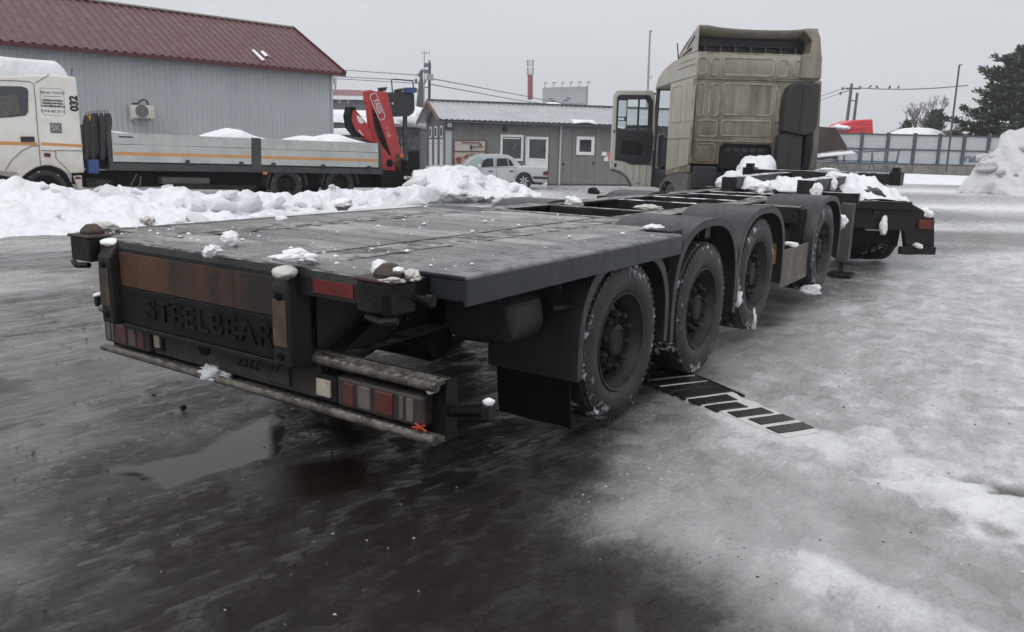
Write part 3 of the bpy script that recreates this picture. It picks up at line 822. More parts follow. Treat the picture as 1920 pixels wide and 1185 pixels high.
# loose lumps
def lump_mesh(name, r, seed, sq=(1, 1, 1), m=None, rough=0.5, sub=4):
    bm = bmesh.new()
    bmesh.ops.create_icosphere(bm, subdivisions=sub, radius=1.0)
    co = np.array([v.co[:] for v in bm.verts])
    k = 1 + (fbm(co[:, 0] * 1.4 + 9, co[:, 1] * 1.4, co[:, 2] * 1.4, 4, seed) - 0.5) * 2 * rough + (np.abs(fbm(co[:, 0] * 3.5, co[:, 1] * 3.5, co[:, 2] * 3.5, 4, seed + 3) - 0.5) * 2 - 0.25) * rough * 0.75 + (fbm(co[:, 0] * 9, co[:, 1] * 9, co[:, 2] * 9, 2, seed + 5) - .5) * rough * .15
    for v, kk in zip(bm.verts, k):
        v.co = Vector((v.co.x * sq[0], v.co.y * sq[1], v.co.z * sq[2])) * (kk * r)
    for f in bm.faces: f.smooth = True
    me = bpy.data.meshes.new(name); bm.to_mesh(me); bm.free()
    me.materials.append(m or M['snow_fine'])
    return me
def lump(name, loc, r, seed, sq=(1, 1, 0.8), m=None, label=None, cat='snow lump', rough=0.5, parent=None, group=None):
    o = bpy.data.objects.new(name, lump_mesh(name, r, seed, sq, m, rough))
    COL.objects.link(o)
    o.location = loc; o.rotation_euler = (0, 0, seed * 1.3)
    if parent is not None: o.parent = parent
    if label: tag(o, label, cat, group)
    return o

# ================================================================== DRAIN COVER
dg = thing('drain_cover', 'dark slotted iron drain cover with snow-filled slots beside the trailer wheels', 'drain cover', (1.17, 5.45, 0), math.atan2(-1.2, 0.53))
b = MB()
rj = random.Random(2)
el, er = [], []
for k in range(30):
    x_ = -1.6 + 2.82 * k / 29
    w_ = 0.205 if x_ < 0.45 else 0.215 - 0.04 * rj.random()
    el.append((x_, -(0.205 if x_ < 0.4 else max(0.06, 0.205 - 0.13 * (x_ - 0.4)) - 0.03 * rj.random()))); er.append((x_, w_))
b.prism(el + er[::-1], 'z', -0.05, 0.003)
b.build('slot_snow', snow_mat('packed_slot_snow', (0.60, 0.59, 0.58), (0.3, 0.28, 0.26), 0.8, 0.3, 4), dg)
b = MB()
b.box(-1.6, 0.50, 0.205, 0.230, -0.02, 0.010); b.box(-1.6, 0.30, -0.230, -0.205, -0.02, 0.010)
b.build('frame', M['ironslab'], dg, bevel=0.004)
sx = [(-1.58, -1.38), (-1.36, -1.1), (-1.08, -0.85), (-0.83, -0.62), (-0.6, -0.4), (-0.38, -0.18), (-0.155, -0.03), (-0.005, 0.115), (0.14, 0.26), (0.265, 0.405), (0.44, 0.555), (0.595, 0.70), (0.745, 0.85), (0.895, 1.00), (1.05, 1.16)]
for i, (a, c) in enumerate(sx):
    b = MB()
    n = 9
    top = [(a + (c - a) * k / (n - 1), 0.203 if i < 10 else 0.15) for k in range(n)]
    w0, w1 = (-0.203, 0.203)
    if i == 10: w0, w1 = -0.19, 0.12
    if i == 11: w0, w1 = -0.17, 0.08
    if i == 12: w0, w1 = -0.12, 0.16
    if i > 12: w0, w1 = -0.07, 0.20
    jit = lambda: random.uniform(-0.006, 0.006)
    poly = [(a + jit(), w0 + jit()), (c + jit(), w0 + jit()), (c + jit(), (w0 + w1) / 2), (c + jit(), w1 + jit()), (a + jit(), w1 + jit()), (a + jit(), (w0 + w1) / 2)]
    b.prism(poly, 'z', -0.01, 0.009)
    b.build('iron_slab', M['ironslab'], dg, bevel=0.003)

# loose grit and ice chips lying on the yard
def grit(name, label, n, mt, seed, px, sizes):
    rg = random.Random(seed); b = MB()
    ico = [(0, 0, .9), (.85, 0, .1), (-.3, .8, .15), (-.35, -.75, .05), (.1, .1, -.6)]
    fc = [(0, 1, 2), (0, 2, 3), (0, 3, 1), (4, 2, 1), (4, 3, 2), (4, 1, 3)]
    poly = poly_world(px); xs = [p[0] for p in poly]; ys = [p[1] for p in poly]
    C = []
    while len(C) < n:
        x = np.array([rg.uniform(min(xs), max(xs)) for _ in range(400)]); y = np.array([rg.uniform(min(ys), max(ys)) for _ in range(400)])
        ok = (sdist(poly, x, y) > 0) & (fbm(x * 1.1, y * 1.1, 0, 3, seed) > 0.47 + 0.1 * np.array([rg.random() for _ in range(400)]))
        C += [(a, c) for a, c, o_ in zip(x, y, ok) if o_]
    ixs = np.searchsorted(gx, [c[0] for c in C[:n]]).clip(1, nx - 1); iys = np.searchsorted(gy, [c[1] for c in C[:n]]).clip(1, ny - 1)
    for (x, y), i_, j_ in zip(C[:n], ixs, iys):
        s_ = rg.choice(sizes) * rg.uniform(.6, 1.4); a = rg.uniform(0, 6.28); q = rg.uniform(.6, 1.8)
        zz = z[i_, j_]
        b.add([(x + s_ * (v[0] * q * math.cos(a) - v[1] * math.sin(a)), y + s_ * (v[0] * q * math.sin(a) + v[1] * math.cos(a)), zz + s_ * v[2] * .6) for v in ico], fc)
    o = b.build(name, mt, kind='stuff', fix=False); o['label'] = label
    return o
grit('ice_chips', 'small ice and snow chips strewn over the icy yard', 260, M['snow_slush'], 5, [(1150, 760), (1300, 720), (1700, 620), (2000, 700), (2000, 1250), (1200, 1250), (1060, 1000)], (.004, .005, .007, .010))
grit('ice_chips', 'small ice and snow chips on the dark wet asphalt behind the trailer', 110, M['snow_slush'], 6, [(0, 560), (180, 560), (560, 800), (1000, 850), (1100, 1250), (-100, 1250), (-300, 700)], (.002, .003, .004, .006))
grit('dark_grit', 'dark grit strewn over the icy yard', 380, M['grime'], 7, [(0, 560), (180, 560), (560, 800), (1100, 850), (1300, 700), (1700, 560), (2000, 700), (2000, 1250), (-100, 1250), (-300, 700)], (.003, .004, .005, .008))
# ================================================================== WHEELS
def wheel_prototype(name, D=0.968, width=0.36, dish=0.125, nuts=True, snow=True):
    """axis along local y, outer face at y=0 (facing -y), centre at origin. returns object with sub-parts"""
    Rr = D / 2
    rim_r = 0.300
    # rim: lip, barrel, disc
    b = MB()
    b.lathe([(rim_r + .004, 0.012), (rim_r - 0.002, 0.0), (rim_r - 0.014, 0.004), (rim_r - 0.018, 0.03), (rim_r - 0.04, 0.06), (rim_r - 0.05, dish + 0.03)], n=48)
    b.lathe([(rim_r - 0.05, dish + 0.028), (0.245, dish + 0.004), (0.235, dish - 0.004)], n=48)
    b.lathe([(0.200, dish - 0.022), (0.190, dish - 0.026), (0.12, dish - 0.026)], n=48)
    # spokes between the hand holes
    for k in range(10):
        a = 2 * math.pi * (k + 0.5) / 10
        da = 0.155
        P = []
        for (rr, yy) in ((0.237, dish - 0.004), (0.199, dish - 0.0225)):
            for s in (-1, 1):
                P.append((rr * math.cos(a + s * da), yy, rr * math.sin(a + s * da)))
        b.add(P, [(0, 1, 3, 2)])
    w = b.build(name, M['rim'], smooth=50)
    # tyre
    b = MB()
    prof = [(rim_r + .002, 0.014), (rim_r + 0.012, 0.004), (rim_r + 0.05, -0.008), (rim_r + 0.085, -0.012), (rim_r + 0.10, -0.009), (Rr - 0.065, -0.006), (Rr - 0.045, 0.001), (Rr - 0.030, 0.006), (Rr - 0.022, 0.014), (Rr - 0.006, 0.026)]
    tw = width - 0.06
    y0 = 0.03
    ribs = 5
    for i in range(ribs):
        a, c = y0 + tw * i / ribs, y0 + tw * (i + 1) / ribs
        prof += [(Rr, a + 0.005), (Rr, c - 0.006)]
        if i < ribs - 1: prof += [(Rr - 0.014, c - 0.004), (Rr - 0.014, c + 0.003)]
    prof += [(Rr - 0.006, width - 0.026), (Rr - 0.03, width - 0.008), (Rr - 0.1, width), (rim_r, width - 0.02)]
    b.lathe(prof, n=72)
    # shoulder blocks
    for k in range(60):
        a = 2 * math.pi * k / 60
        m_ = Matrix.Rotation(-a, 4, 'Y')
        b.box(Rr - 0.030, Rr - 0.010, 0.0055, 0.03, -0.016, 0.016, m_)
    b.build('tyre', M['tyre'] if snow else M['rubber'], w, smooth=35)
    # hub
    b = MB()
    b.lathe([(0.118, dish - 0.026), (0.112, dish - 0.04), (0.100, dish - 0.07), (0.096, dish - 0.085), (0.075, dish - 0.095), (0.07, dish - 0.088), (0.0, dish - 0.088)], n=32)
    b.lathe([(0.255, dish + 0.06), (0.0, dish + 0.06)], n=32)
    b.build('hub', M['grime'], w, smooth=40)
    if nuts:
        nb = MB()
        nb.lathe([(0.0, -0.072), (0.014, -0.070), (0.022, -0.058), (0.024, -0.014), (0.032, -0.012), (0.033, 0.0)], n=10)
        nm = nb.mesh('wheel_nut', M['grime'], smooth=40)
        for k in range(10):
            a = 2 * math.pi * k / 10
            o = bpy.data.objects.new('wheel_nut', nm)
            COL.objects.link(o); o.parent = w
            o.location = (0.162 * math.cos(a), dish - 0.026, 0.162 * math.sin(a))
    return w

def tyre_material(amount=0.56):
    m = bpy.data.materials.new('snow_spattered_tyre'); m.use_nodes = True
    N, L = m.node_tree.nodes, m.node_tree.links
    B = N['Principled BSDF']; B.inputs['Roughness'].default_value = 0.55
    tc = N.new('ShaderNodeTexCoord'); oi = N.new('ShaderNodeObjectInfo')
    ad = N.new('ShaderNodeVectorMath'); ad.operation = 'ADD'
    sc = N.new('ShaderNodeVectorMath'); sc.operation = 'SCALE'; sc.inputs[0].default_value = (9.3, 4.1, 6.7)
    L.new(oi.outputs['Random'], sc.inputs['Scale']); L.new(tc.outputs['Object'], ad.inputs[0]); L.new(sc.outputs[0], ad.inputs[1])
    def noise(s, d=6, r=0.6):
        n = N.new('ShaderNodeTexNoise'); n.inputs['Scale'].default_value = s; n.inputs['Detail'].default_value = d; n.inputs['Roughness'].default_value = r
        L.new(ad.outputs[0], n.inputs['Vector']); return n.outputs['Fac']
    def rng(src, a, b_, c, d):
        r = N.new('ShaderNodeMapRange')
        for k, v in zip(('From Min', 'From Max', 'To Min', 'To Max'), (a, b_, c, d)): r.inputs[k].default_value = v
        L.new(src, r.inputs['Value']); return r.outputs[0]
    # radius in the wheel plane: spatter sits on the outer part of the sidewall
    sep = N.new('ShaderNodeSeparateXYZ'); L.new(tc.outputs['Object'], sep.inputs[0])
    cb = N.new('ShaderNodeCombineXYZ'); L.new(sep.outputs['X'], cb.inputs[0]); L.new(sep.outputs['Z'], cb.inputs[1])
    ln = N.new('ShaderNodeVectorMath'); ln.operation = 'LENGTH'; L.new(cb.outputs[0], ln.inputs[0])
    rad = rng(ln.outputs['Value'], 0.38, 0.455, 0, 1)
    cl = rng(noise(5.5, 4), amount - 0.01, amount + 0.06, 0, 1)
    dt = rng(noise(22, 7), 0.50, 0.56, 0, 1)
    a1 = N.new('ShaderNodeMath'); a1.operation = 'MULTIPLY'; L.new(cl, a1.inputs[0]); L.new(dt, a1.inputs[1])
    a2 = N.new('ShaderNodeMath'); a2.operation = 'MULTIPLY'; L.new(a1.outputs[0], a2.inputs[0]); L.new(rad, a2.inputs[1])
    x = N.new('ShaderNodeMixRGB'); x.inputs[1].default_value = (0.012, 0.013, 0.0145, 1); x.inputs[2].default_value = (0.042, 0.041, 0.041, 1)
    L.new(rng(noise(7, 7), 0.46, 0.72, 0, 0.8), x.inputs[0])
    y = N.new('ShaderNodeMixRGB'); y.inputs[2].default_value = (0.62, 0.62, 0.64, 1)
    L.new(a2.outputs[0], y.inputs[0]); L.new(x.outputs[0], y.inputs[1]); L.new(y.outputs[0], B.inputs['Base Color'])
    bp = N.new('ShaderNodeBump'); bp.inputs['Strength'].default_value = 0.5; bp.inputs['Distance'].default_value = 0.012
    L.new(a2.outputs[0], bp.inputs['Height']); L.new(bp.outputs[0], B.inputs['Normal'])
    return m
M['tyre'] = tyre_material()
M['rim'] = mat('dusty_steel_rim', (0.012, 0.012, 0.012), 0.5, 0, 0.3, 9, spec=0.35, dirt=(0.034, 0.032, 0.030), da=0.8, ds=7, dlo=0.42, dhi=0.62, bump=0.15, bs=50)

# ================================================================== CONTAINER TRAILER
tr = thing('container_trailer', 'long black icy flat-deck container trailer filling the foreground', 'trailer', TO, math.pi / 2 - AL)
# local: x forward, y left, z up
ZD = 1.085
def tb(name, m, *boxes, bevel=0.006, label=None, parent=None):
    b = MB()
    for q in boxes: b.box(*q)
    return b.build(name, m, parent or tr, bevel=bevel, label=label)

# main longitudinal beams: I-section, rear piece, long piece, raised gooseneck
for (y0, y1) in ((0.62, 0.87), (1.90, 2.12)):
    c = (y0 + y1) / 2
    b = MB()
    b.prism([(-1.72, 0.63), (1.2, 0.63), (3.0, 0.70), (7.4, 0.86), (7.4, 0.875), (3.0, 0.715), (1.2, 0.645), (-1.72, 0.645)], 'y', y0, y1)
    b.prism([(-1.72, 0.645), (1.2, 0.645), (3.0, 0.715), (7.4, 0.875), (7.4, 1.06), (-1.72, 1.06)], 'y', c - 0.012, c + 0.012)
    b.box(-1.72, 7.4, y0, y1, 1.061, ZD)
    for s in np.arange(-1.2, 7.2, 0.9):
        b.box(s, s + 0.012, y0 + 0.02, c - 0.0125, 0.72 if s < 2 else 0.9, 1.0605)
    b.build('main_beam', M['beam_top'], tr, bevel=0.004)
for y in (0.75, 1.80):
    b = MB()
    b.prism([(6.93, 1.10), (9.7, 1.13), (9.7, 1.30), (7.1, 1.27), (6.93, 1.265)], 'y', y - 0.11, y + 0.11)
    b.build('gooseneck_beam', M['beam_snow'], tr, bevel=0.006)
    b = MB(); b.bar((6.6, y, 0.98), (7.3, y, 1.12), 0.18, 0.14)
    b.build('gooseneck_gusset', M['chassis'], tr, bevel=0.005)
tb('gooseneck_plate', M['beam_snow'], (7.6, 9.6, 0.87, 1.68, 1.115, 1.135))
# cross members
for s, ya, yb, h, mm in ((1.36, 0.04, 2.5, 0.10, 'beam_top'), (2.22, 0.88, 1.89, 0.18, 'beam_top'), (3.62, 0.88, 1.89, 0.18, 'beam_snow'), (4.5, 0.88, 1.89, 0.2, 'beam_snow'), (5.6, 0.88, 1.89, 0.2, 'beam_snow'), (6.4, 0.88, 1.89, 0.2, 'beam_snow'), (7.42, 0.16, 2.34, 0.16, 'beam_snow')):
    tb('cross_member', M[mm], (s, s + 0.11, ya, yb, ZD - h, ZD - 0.002 if s != 7.42 else 1.098))
# diagonal stays
for (p, q) in (((4.9, 0.90, 1.06), (7.3, 1.25, 1.06)), ((4.9, 1.88, 1.06), (7.3, 1.3, 1.06))):
    b = MB(); b.bar(p, q, 0.06, 0.04); b.build('diagonal_stay', M['beam_top'], tr)
# front bolster with twist lock corners
tb('front_bolster', M['beam_snow'], (9.70, 9.96, 0.14, 2.36, 1.165, 1.335))
for y0, y1 in ((-0.01, 0.16), (2.34, 2.51)):
    q = tb('bolster_corner', M['chassis'], (9.66, 10.0, y0, y1, 1.15, 1.36))
    tb('locating_lug', M['chassis'], (9.76, 9.92, y0 + .04, y1 - .02, 1.36, 1.43), parent=q)
# outrigger that carries the board, between wheel three and four
tb('outrigger', M['beam_top'], (4.2, 4.42, 0.12, 0.62, 0.90, 1.07))
tb('outrigger', M['chassis'], (4.2, 4.42, 2.12, 2.45, 0.90, 1.07))
tb('outrigger_bracket', M['chassis'], (4.22, 4.40, 0.08, 0.20, 0.66, 1.05), (3.2, 3.9, 0.25, 0.6, 0.55, 0.95))
b = MB(); b.bar((3.36, 0.02, 0.53), (4.33, 0.02, 0.53), 0.02, 0.36, up=(0, 0, 1))
bd = b.build('side_board', M['brown'], tr, bevel=0.004, label='muddy brown board hung below the frame')
lettering('С Г', 0.16, M['lampclear'], bd, basis((3.95, 0.0085, 0.53), (1, 0, 0), (0, 0, 1)), depth=0.0015)
b = MB(); b.prism([(3.2, 0.60), (3.33, 0.58), (3.37, 0.95), (3.27, 0.97)], 'y', 0.04, 0.12)
b.build('wheel_chock', M['yellowstrap'], tr, bevel=0.01)
# landing legs
for y in (0.18, 2.26):
    g = tb('landing_leg', M['steelgrey'], (7.0, 7.16, y - 0.05, y + 0.11, 0.20, 0.98), bevel=0.01)
    tb('foot', M['grime'], (6.93, 7.23, y - 0.12, y + 0.18, 0.012, 0.05), (7.05, 7.11, y, y + .06, .05, .2), parent=g)

# deck: cross planks in three bays, plus joint strips
pm = MB(); pm.box(0, 1, 0, 1, -0.022, 0)
def icy_deck():
    m = bpy.data.materials.new('icy_deck_plank'); m.use_nodes = True
    N, L = m.node_tree.nodes, m.node_tree.links
    B = N['Principled BSDF']
    tc = N.new('ShaderNodeTexCoord'); oi = N.new('ShaderNodeObjectInfo'); ge = N.new('ShaderNodeNewGeometry')
    def noise(s, d=7, r=0.62, vec=None):
        n = N.new('ShaderNodeTexNoise'); n.inputs['Scale'].default_value = s; n.inputs['Detail'].default_value = d; n.inputs['Roughness'].default_value = r
        L.new(vec or ge.outputs['Position'], n.inputs['Vector']); return n.outputs['Fac']
    def rng(src, a, b_, c, d):
        r = N.new('ShaderNodeMapRange')
        for k, v in zip(('From Min', 'From Max', 'To Min', 'To Max'), (a, b_, c, d)): r.inputs[k].default_value = v
        L.new(src, r.inputs['Value']); return r.outputs[0]
    def mix(f, a, b_):
        x = N.new('ShaderNodeMixRGB')
        for s_, i in ((f, 0), (a, 1), (b_, 2)):
            if isinstance(s_, tuple): x.inputs[i].default_value = (*s_, 1)
            else: L.new(s_, x.inputs[i])
        return x.outputs[0]
    mp = N.new('ShaderNodeMapping'); mp.inputs['Rotation'].default_value = (0, 0, -(math.pi / 2 - AL))
    L.new(ge.outputs['Position'], mp.inputs['Vector'])
    mp2 = N.new('ShaderNodeMapping'); mp2.inputs['Scale'].default_value = (2.2, 0.8, 1); L.new(mp.outputs[0], mp2.inputs['Vector'])
    base = mix(rng(noise(3.0, 8, 0.65, mp2.outputs[0]), 0.35, 0.66, 0, 1), (0.060, 0.056, 0.055), (0.19, 0.182, 0.177))
    ice = rng(noise(1.25, 5, 0.55, mp2.outputs[0]), 0.53, 0.63, 0, 0.8)
    c = mix(ice, base, (0.36, 0.36, 0.345))
    tint = rng(noise(2.2, 6), 0.5, 0.7, 0, 0.5)
    c = mix(tint, c, (0.11, 0.095, 0.075))
    sl = rng(noise(26, 6, 0.7), 0.63, 0.69, 0, 0.85)
    c = mix(sl, c, (0.62, 0.61, 0.60))
    L.new(c, B.inputs['Base Color'])
    L.new(rng(noise(6, 6), 0.35, 0.65, 0.08, 0.42), B.inputs['Roughness'])
    b1 = N.new('ShaderNodeBump'); b1.inputs['Strength'].default_value = 0.55; b1.inputs['Distance'].default_value = 0.03
    L.new(noise(7, 8, 0.62, mp2.outputs[0]), b1.inputs['Height'])
    b2 = N.new('ShaderNodeBump'); b2.inputs['Strength'].default_value = 0.5; b2.inputs['Distance'].default_value = 0.006
    L.new(noise(60, 5), b2.inputs['Height']); L.new(b1.outputs[0], b2.inputs['Normal']); L.new(b2.outputs[0], B.inputs['Normal'])
    return m
M['deck'] = icy_deck()
rd = random.Random(4)
planks = 12
for (y0, y1, n) in ((0.26, 0.885, 8), (0.90, 1.985, 12), (2.00, 2.53, 10)):
    for k in range(n):
        a = -1.63 + 2.97 * k / n; c = -1.63 + 2.97 * (k + 1) / n - 0.010
        b = MB()
        # slightly warped plank with a crust of ice
        q = rd.random() * 50
        def top(u, v, a=a, c=c, y0=y0, y1=y1, q=q):
            x = a + (c - a) * u; y = y0 + 0.004 + (y1 - y0 - 0.008) * v
            e = 0 if (u in (0, 1) or v in (0, 1)) else 1
            return (x, y, ZD - 0.006 + e * 0.010 * float(fbm(x * 5 + q, y * 3, 0, 3, 7)))
        b.sheet(top, 7, 11, (0, 0, -0.022))
        b.build('plank', M['deck'], tr, smooth=30)
tb('deck_joint_strip', M['deck'], (-1.66, 1.36, 0.887, 0.898, ZD - 0.02, ZD + 0.003), bevel=0.002)
tb('deck_joint_strip', M['deck'], (-1.66, 1.36, 1.987, 1.998, ZD - 0.02, ZD + 0.003), bevel=0.002)
# folded side rails with the checker plate top
b = MB()
b.prism([(-0.075, 0.955), (-0.055, 0.955), (-0.055, ZD - 0.022), (0.255, ZD - 0.022), (0.255, ZD - 0.002), (-0.060, ZD - 0.002), (-0.075, ZD - 0.015)], 'x', -1.64, 0.64)
b.prism([(-0.055, 0.97), (0.26, 0.97), (0.26, ZD - 0.022), (-0.055, ZD - 0.022)], 'x', -1.63, -1.61)
b.build('side_rail', M['skirt'], tr, bevel=0.006)
b = MB()
b.prism([(2.595, 0.955), (2.575, 0.955), (2.575, ZD - 0.022), (2.535, ZD - 0.022), (2.535, ZD - 0.002), (2.58, ZD - 0.002), (2.595, ZD - 0.015)], 'x', -1.60, 1.45)
b.build('side_rail', M['skirt'], tr, bevel=0.006)
b = MB(); b.prism([(0.66, 0.86), (0.80, 0.86), (0.80, 0.89), (0.66, 0.89)], 'z', ZD + 0.004, ZD + 0.03)
tb('deck_bracket', M['chassis'], (0.62, 0.82, 0.0, 0.18, ZD - 0.03, ZD + 0.012))
# under-deck supports
for s in (-1.45, -0.75, -0.05, 0.55):
    tb('deck_bearer', M['chassis'], (s, s + 0.06, 0.02, 0.60, 0.98, 1.055), (s, s + 0.06, 2.14, 2.5, 0.98, 1.055))

# rear cross beam
b = MB()
b.prism([(-1.88, 0.955), (-1.64, 0.955), (-1.64, ZD - 0.004), (-1.82, ZD - 0.004), (-1.865, ZD - 0.018), (-1.88, ZD - 0.05)], 'y', 0.26, 2.28)
b.build('rear_beam', M['beam_top'], tr, bevel=0.004)
b = MB()
def crust(u, v):
    x, y = -1.655 - 0.20 * u, 0.3 + 1.95 * v
    return (x, y, ZD - 0.003 + 0.011 * float(fbm(x * 9, y * 5, 3, 4, 5)) * (1 if u < 0.8 else 0.4) - (0.012 * max(0, u - 0.75) * 4))
b.sheet(crust, 8, 60, (0, 0, -0.012)); b.build('ice_crust', M['deck'], tr, smooth=40)
tb('reflective_strip', M['redrefl'], (-1.884, -1.8805, 0.33, 0.57, 0.975, 1.035), bevel=0.001)
tb('reflective_strip', M['redrefl'], (-1.884, -1.8805, 2.20, 2.27, 0.975, 1.035), bevel=0.001)
# twist lock castings at both rear corners
for y0, y1, yc, sg in ((0.06, 0.25, 0.145, -1), (2.25, 2.44, 2.35, 1)):
    g = tb('twist_lock_casting', M['grime'], (-1.945, -1.80, y0, y1, 0.945, 1.072), bevel=0.01)
    tb('casting_arm', M['chassis'], (-1.799, -1.60, y0 + 0.07, y1, 0.96, 1.06), parent=g)
    tb('corner_plate', M['twist'], (-1.953, -1.76, y0 - 0.010, y1 + 0.012, 1.072, 1.088), parent=g)
    b = MB()
    b.lathe([(0.062, 1.088), (0.064, 1.104), (0.056, 1.116), (0.028, 1.140), (0.0, 1.141)], c=(-1.865, yc, 0), axis='z', n=8)
    b.build('twist_lock', M['twist'], g, bevel=0.004)
    b = MB()
    b.tube([(-1.81, yc + sg * 0.09, 1.0), (-1.81, yc + sg * 0.16, 1.0)], 0.016, 10)
    b.tube([(-1.81, yc + sg * 0.15, 1.0), (-1.81, yc + sg * 0.18, 1.0)], 0.025, 10)
    b.build('locking_pin', M['chassis'], g, smooth=40)
    b = MB(); b.tube([(-1.93, yc - sg * 0.06, 0.925), (-1.95, yc + sg * 0.03, 0.918), (-1.93, yc + sg * 0.10, 0.930)], 0.016, 8)
    b.build('lock_handle', M['grime'], g, smooth=40)
    if sg < 0: tb('casting_hole', M['flap'], (-1.949, -1.944, 0.06, 0.11, 0.96, 1.03), parent=g, bevel=0.002)
# upright rubber rear posts
for y0, y1 in ((0.672, 0.785), (2.08, 2.195)):
    b = MB()
    b.prism([(-1.935, 0.625), (-1.80, 0.60), (-1.80, 1.075), (-1.83, 1.078), (-1.885, 1.055), (-1.935, 0.985)], 'y', y0, y1)
    g = b.build('rear_post', M['postgrey'], tr, bevel=0.014)
    b = MB(); b.prism([(y0 + 0.01, 0.72), (y1 - 0.012, 0.72), (y1 - 0.014, 0.93), (y0 + 0.012, 0.93)], 'x', -1.941, -1.9365)
    b.build('wear_face', M['postface'], g, bevel=0.003)
    for zz in (0.675, 0.945):
        b = MB(); b.lathe([(0.0, -0.012), (0.016, -0.012), (0.018, 0.0)], c=(0, 0, 0), axis='x', n=10)
        o = b.build('bolt', M['flap'], g, smooth=40); o.location = (-1.936, (y0 + y1) / 2, zz)
# rear plates
tb('warning_panel', M['orange'], (-1.888, -1.882, 0.79, 2.06, 0.835, 1.015), bevel=0.002)
npl = tb('name_plate', M['chassis'], (-1.892, -1.875, 0.79, 2.06, 0.635, 0.832), bevel=0.004)
lettering('STEELBEAR', 0.155, M['chassis'], npl, basis((-1.893, 1.325, 0.735), (0, -1, 0), (0, 0, 1)), depth=0.008, sx=1.20, spacing=1.12, bold=0.002)
tb('rear_frame_plate', M['chassis'], (-1.874, -1.85, 0.79, 2.06, 0.60, 1.05))
tb('frame_crossbar', M['grime'], (-1.90, -1.80, 0.79, 2.06, 0.605, 0.632))

# under-run bumper: channel with two worn flanges
YB0, YB1 = -0.04, 2.46
g = tb('bumper', M['chassis'], (-1.72, -1.70, YB0, YB1, 0.405, 0.665))
b = MB(); b.tube([(-1.80, YB0, 0.415), (-1.80, YB1, 0.415)], 0.021, 12); b.box(-1.80, -1.70, YB0, YB1, 0.396, 0.412)
b.build('lower_rail', M['rail'], g, smooth=40)
b = MB(); b.tube([(-1.79, YB0, 0.642), (-1.79, YB1, 0.642)], 0.022, 12); b.box(-1.79, -1.70, YB0, YB1, 0.645, 0.664)
b.build('upper_rail', M['rail'], g, smooth=40)
for y0, y1 in ((YB0 - 0.006, YB0 + 0.002), (YB1 - 0.002, YB1 + 0.006)):
    tb('end_plate', M['chassis'], (-1.735, -1.66, y0, y1, 0.40, 0.66), parent=g, bevel=0.002)
tb('number_plate_bracket', M['plate_dirty'], (-1.775, -1.721, 0.66, 1.98, 0.45, 0.628), parent=g)
for yy in (1.1, 1.62):
    b = MB(); b.bar((-1.70, yy, 0.6), (-1.4, yy, 0.75), 0.08, 0.10); b.build('bumper_arm', M['chassis'], g, bevel=0.006)
for yy in (0.7, 2.0):
    b = MB(); b.bar((-1.70, yy, 0.55), (-1.2, yy, 0.80), 0.09, 0.12); b.build('bumper_arm', M['chassis'], g, bevel=0.006)
# lamps
def tail_lamp(y0, y1, flip):
    g = tb('tail_lamp', M['lampbody'], (-1.80, -1.721, y0, y1, 0.452, 0.592), bevel=0.016)
    w = y1 - y0
    seq = [('lampred', .09, .22), ('lampclear', .27, .42), ('lampred', .47, .68), ('lampclear', .75, .80), ('amber', .83, .91)]
    for mm, a, c in seq:
        if flip: ya, yb = y0 + w * a, y0 + w * c
        else: ya, yb = y1 - w * c, y1 - w * a
        mname = {'amber': 'lampclear'}.get(mm, mm)
        tb('lens', M[mname], (-1.808, -1.795, ya, yb, 0.470, 0.574), parent=g, bevel=0.008)
    return g
tail_lamp(0.03, 0.53, False)
tail_lamp(1.99, 2.44, True)
tb('square_reflector', M['squarerefl'], (-1.80, -1.785, 0.575, 0.665, 0.475, 0.555), bevel=0.004)
tb('reflector_mount', M['black'], (-1.785, -1.722, 0.545, 0.675, 0.455, 0.575), bevel=0.004)
tb('square_reflector', M['squarerefl'], (-1.80, -1.785, 1.895, 1.945, 0.495, 0.59), bevel=0.004)
tb('reflector_mount', M['black'], (-1.785, -1.722, 1.88, 1.97, 0.475, 0.605), bevel=0.004)
plt = tb('number_plate', M['plate_dirty'], (-1.790, -1.776, 0.86, 1.38, 0.475, 0.605), bevel=0.003)
lettering('2322', 0.098, M['flap'], plt, basis((-1.7905, 1.15, 0.545), (0, -1, 0), (0, 0, 1)), name='plate_digits', depth=0.002, sx=0.85)
lettering('77', 0.085, M['flap'], plt, basis((-1.7905, 0.955, 0.55), (0, -1, 0), (0, 0, 1)), name='plate_digits', depth=0.002, sx=0.9)
b = MB(); b.lathe([(0.045, 0), (0.045, 0.012), (0.0, 0.012)], axis='x', n=14)
o = b.build('round_reflector', M['flap'], tr, smooth=40); o.location = (-1.775, 1.52, 0.56); o.rotation_euler = (0, math.pi, 0)
# stalk marker lamps
for (p, q, lr) in (((-1.70, -0.05, 0.52), (-1.70, -0.235, 0.555), -1), ((-1.72, 2.46, 0.60), (-1.72, 2.60, 0.655), 1)):
    b = MB(); b.tube([p, tuple((Vector(p) + Vector(q)) / 2), q], [0.026, 0.02, 0.022], 10)
    g = b.build('marker_lamp', M['flap'], tr, smooth=50)
    b = MB(); b.box(q[0] - 0.03, q[0] + 0.03, q[1] - 0.02, q[1] + 0.02, q[2] - 0.03, q[2] + 0.035)
    b.build('lamp_head', M['black'], g, bevel=0.008)
b = MB()
for (p, q) in (((-1.82, -0.01, 0.455), (-1.82, 0.05, 0.478)), ((-1.82, 0.0, 0.480), (-1.82, 0.045, 0.45)), ((-1.82, 0.02, 0.465), (-1.825, 0.062, 0.46))):
    b.tube([p, q], 0.005, 6)
b.build('cord_knot', M['rope'], tr)

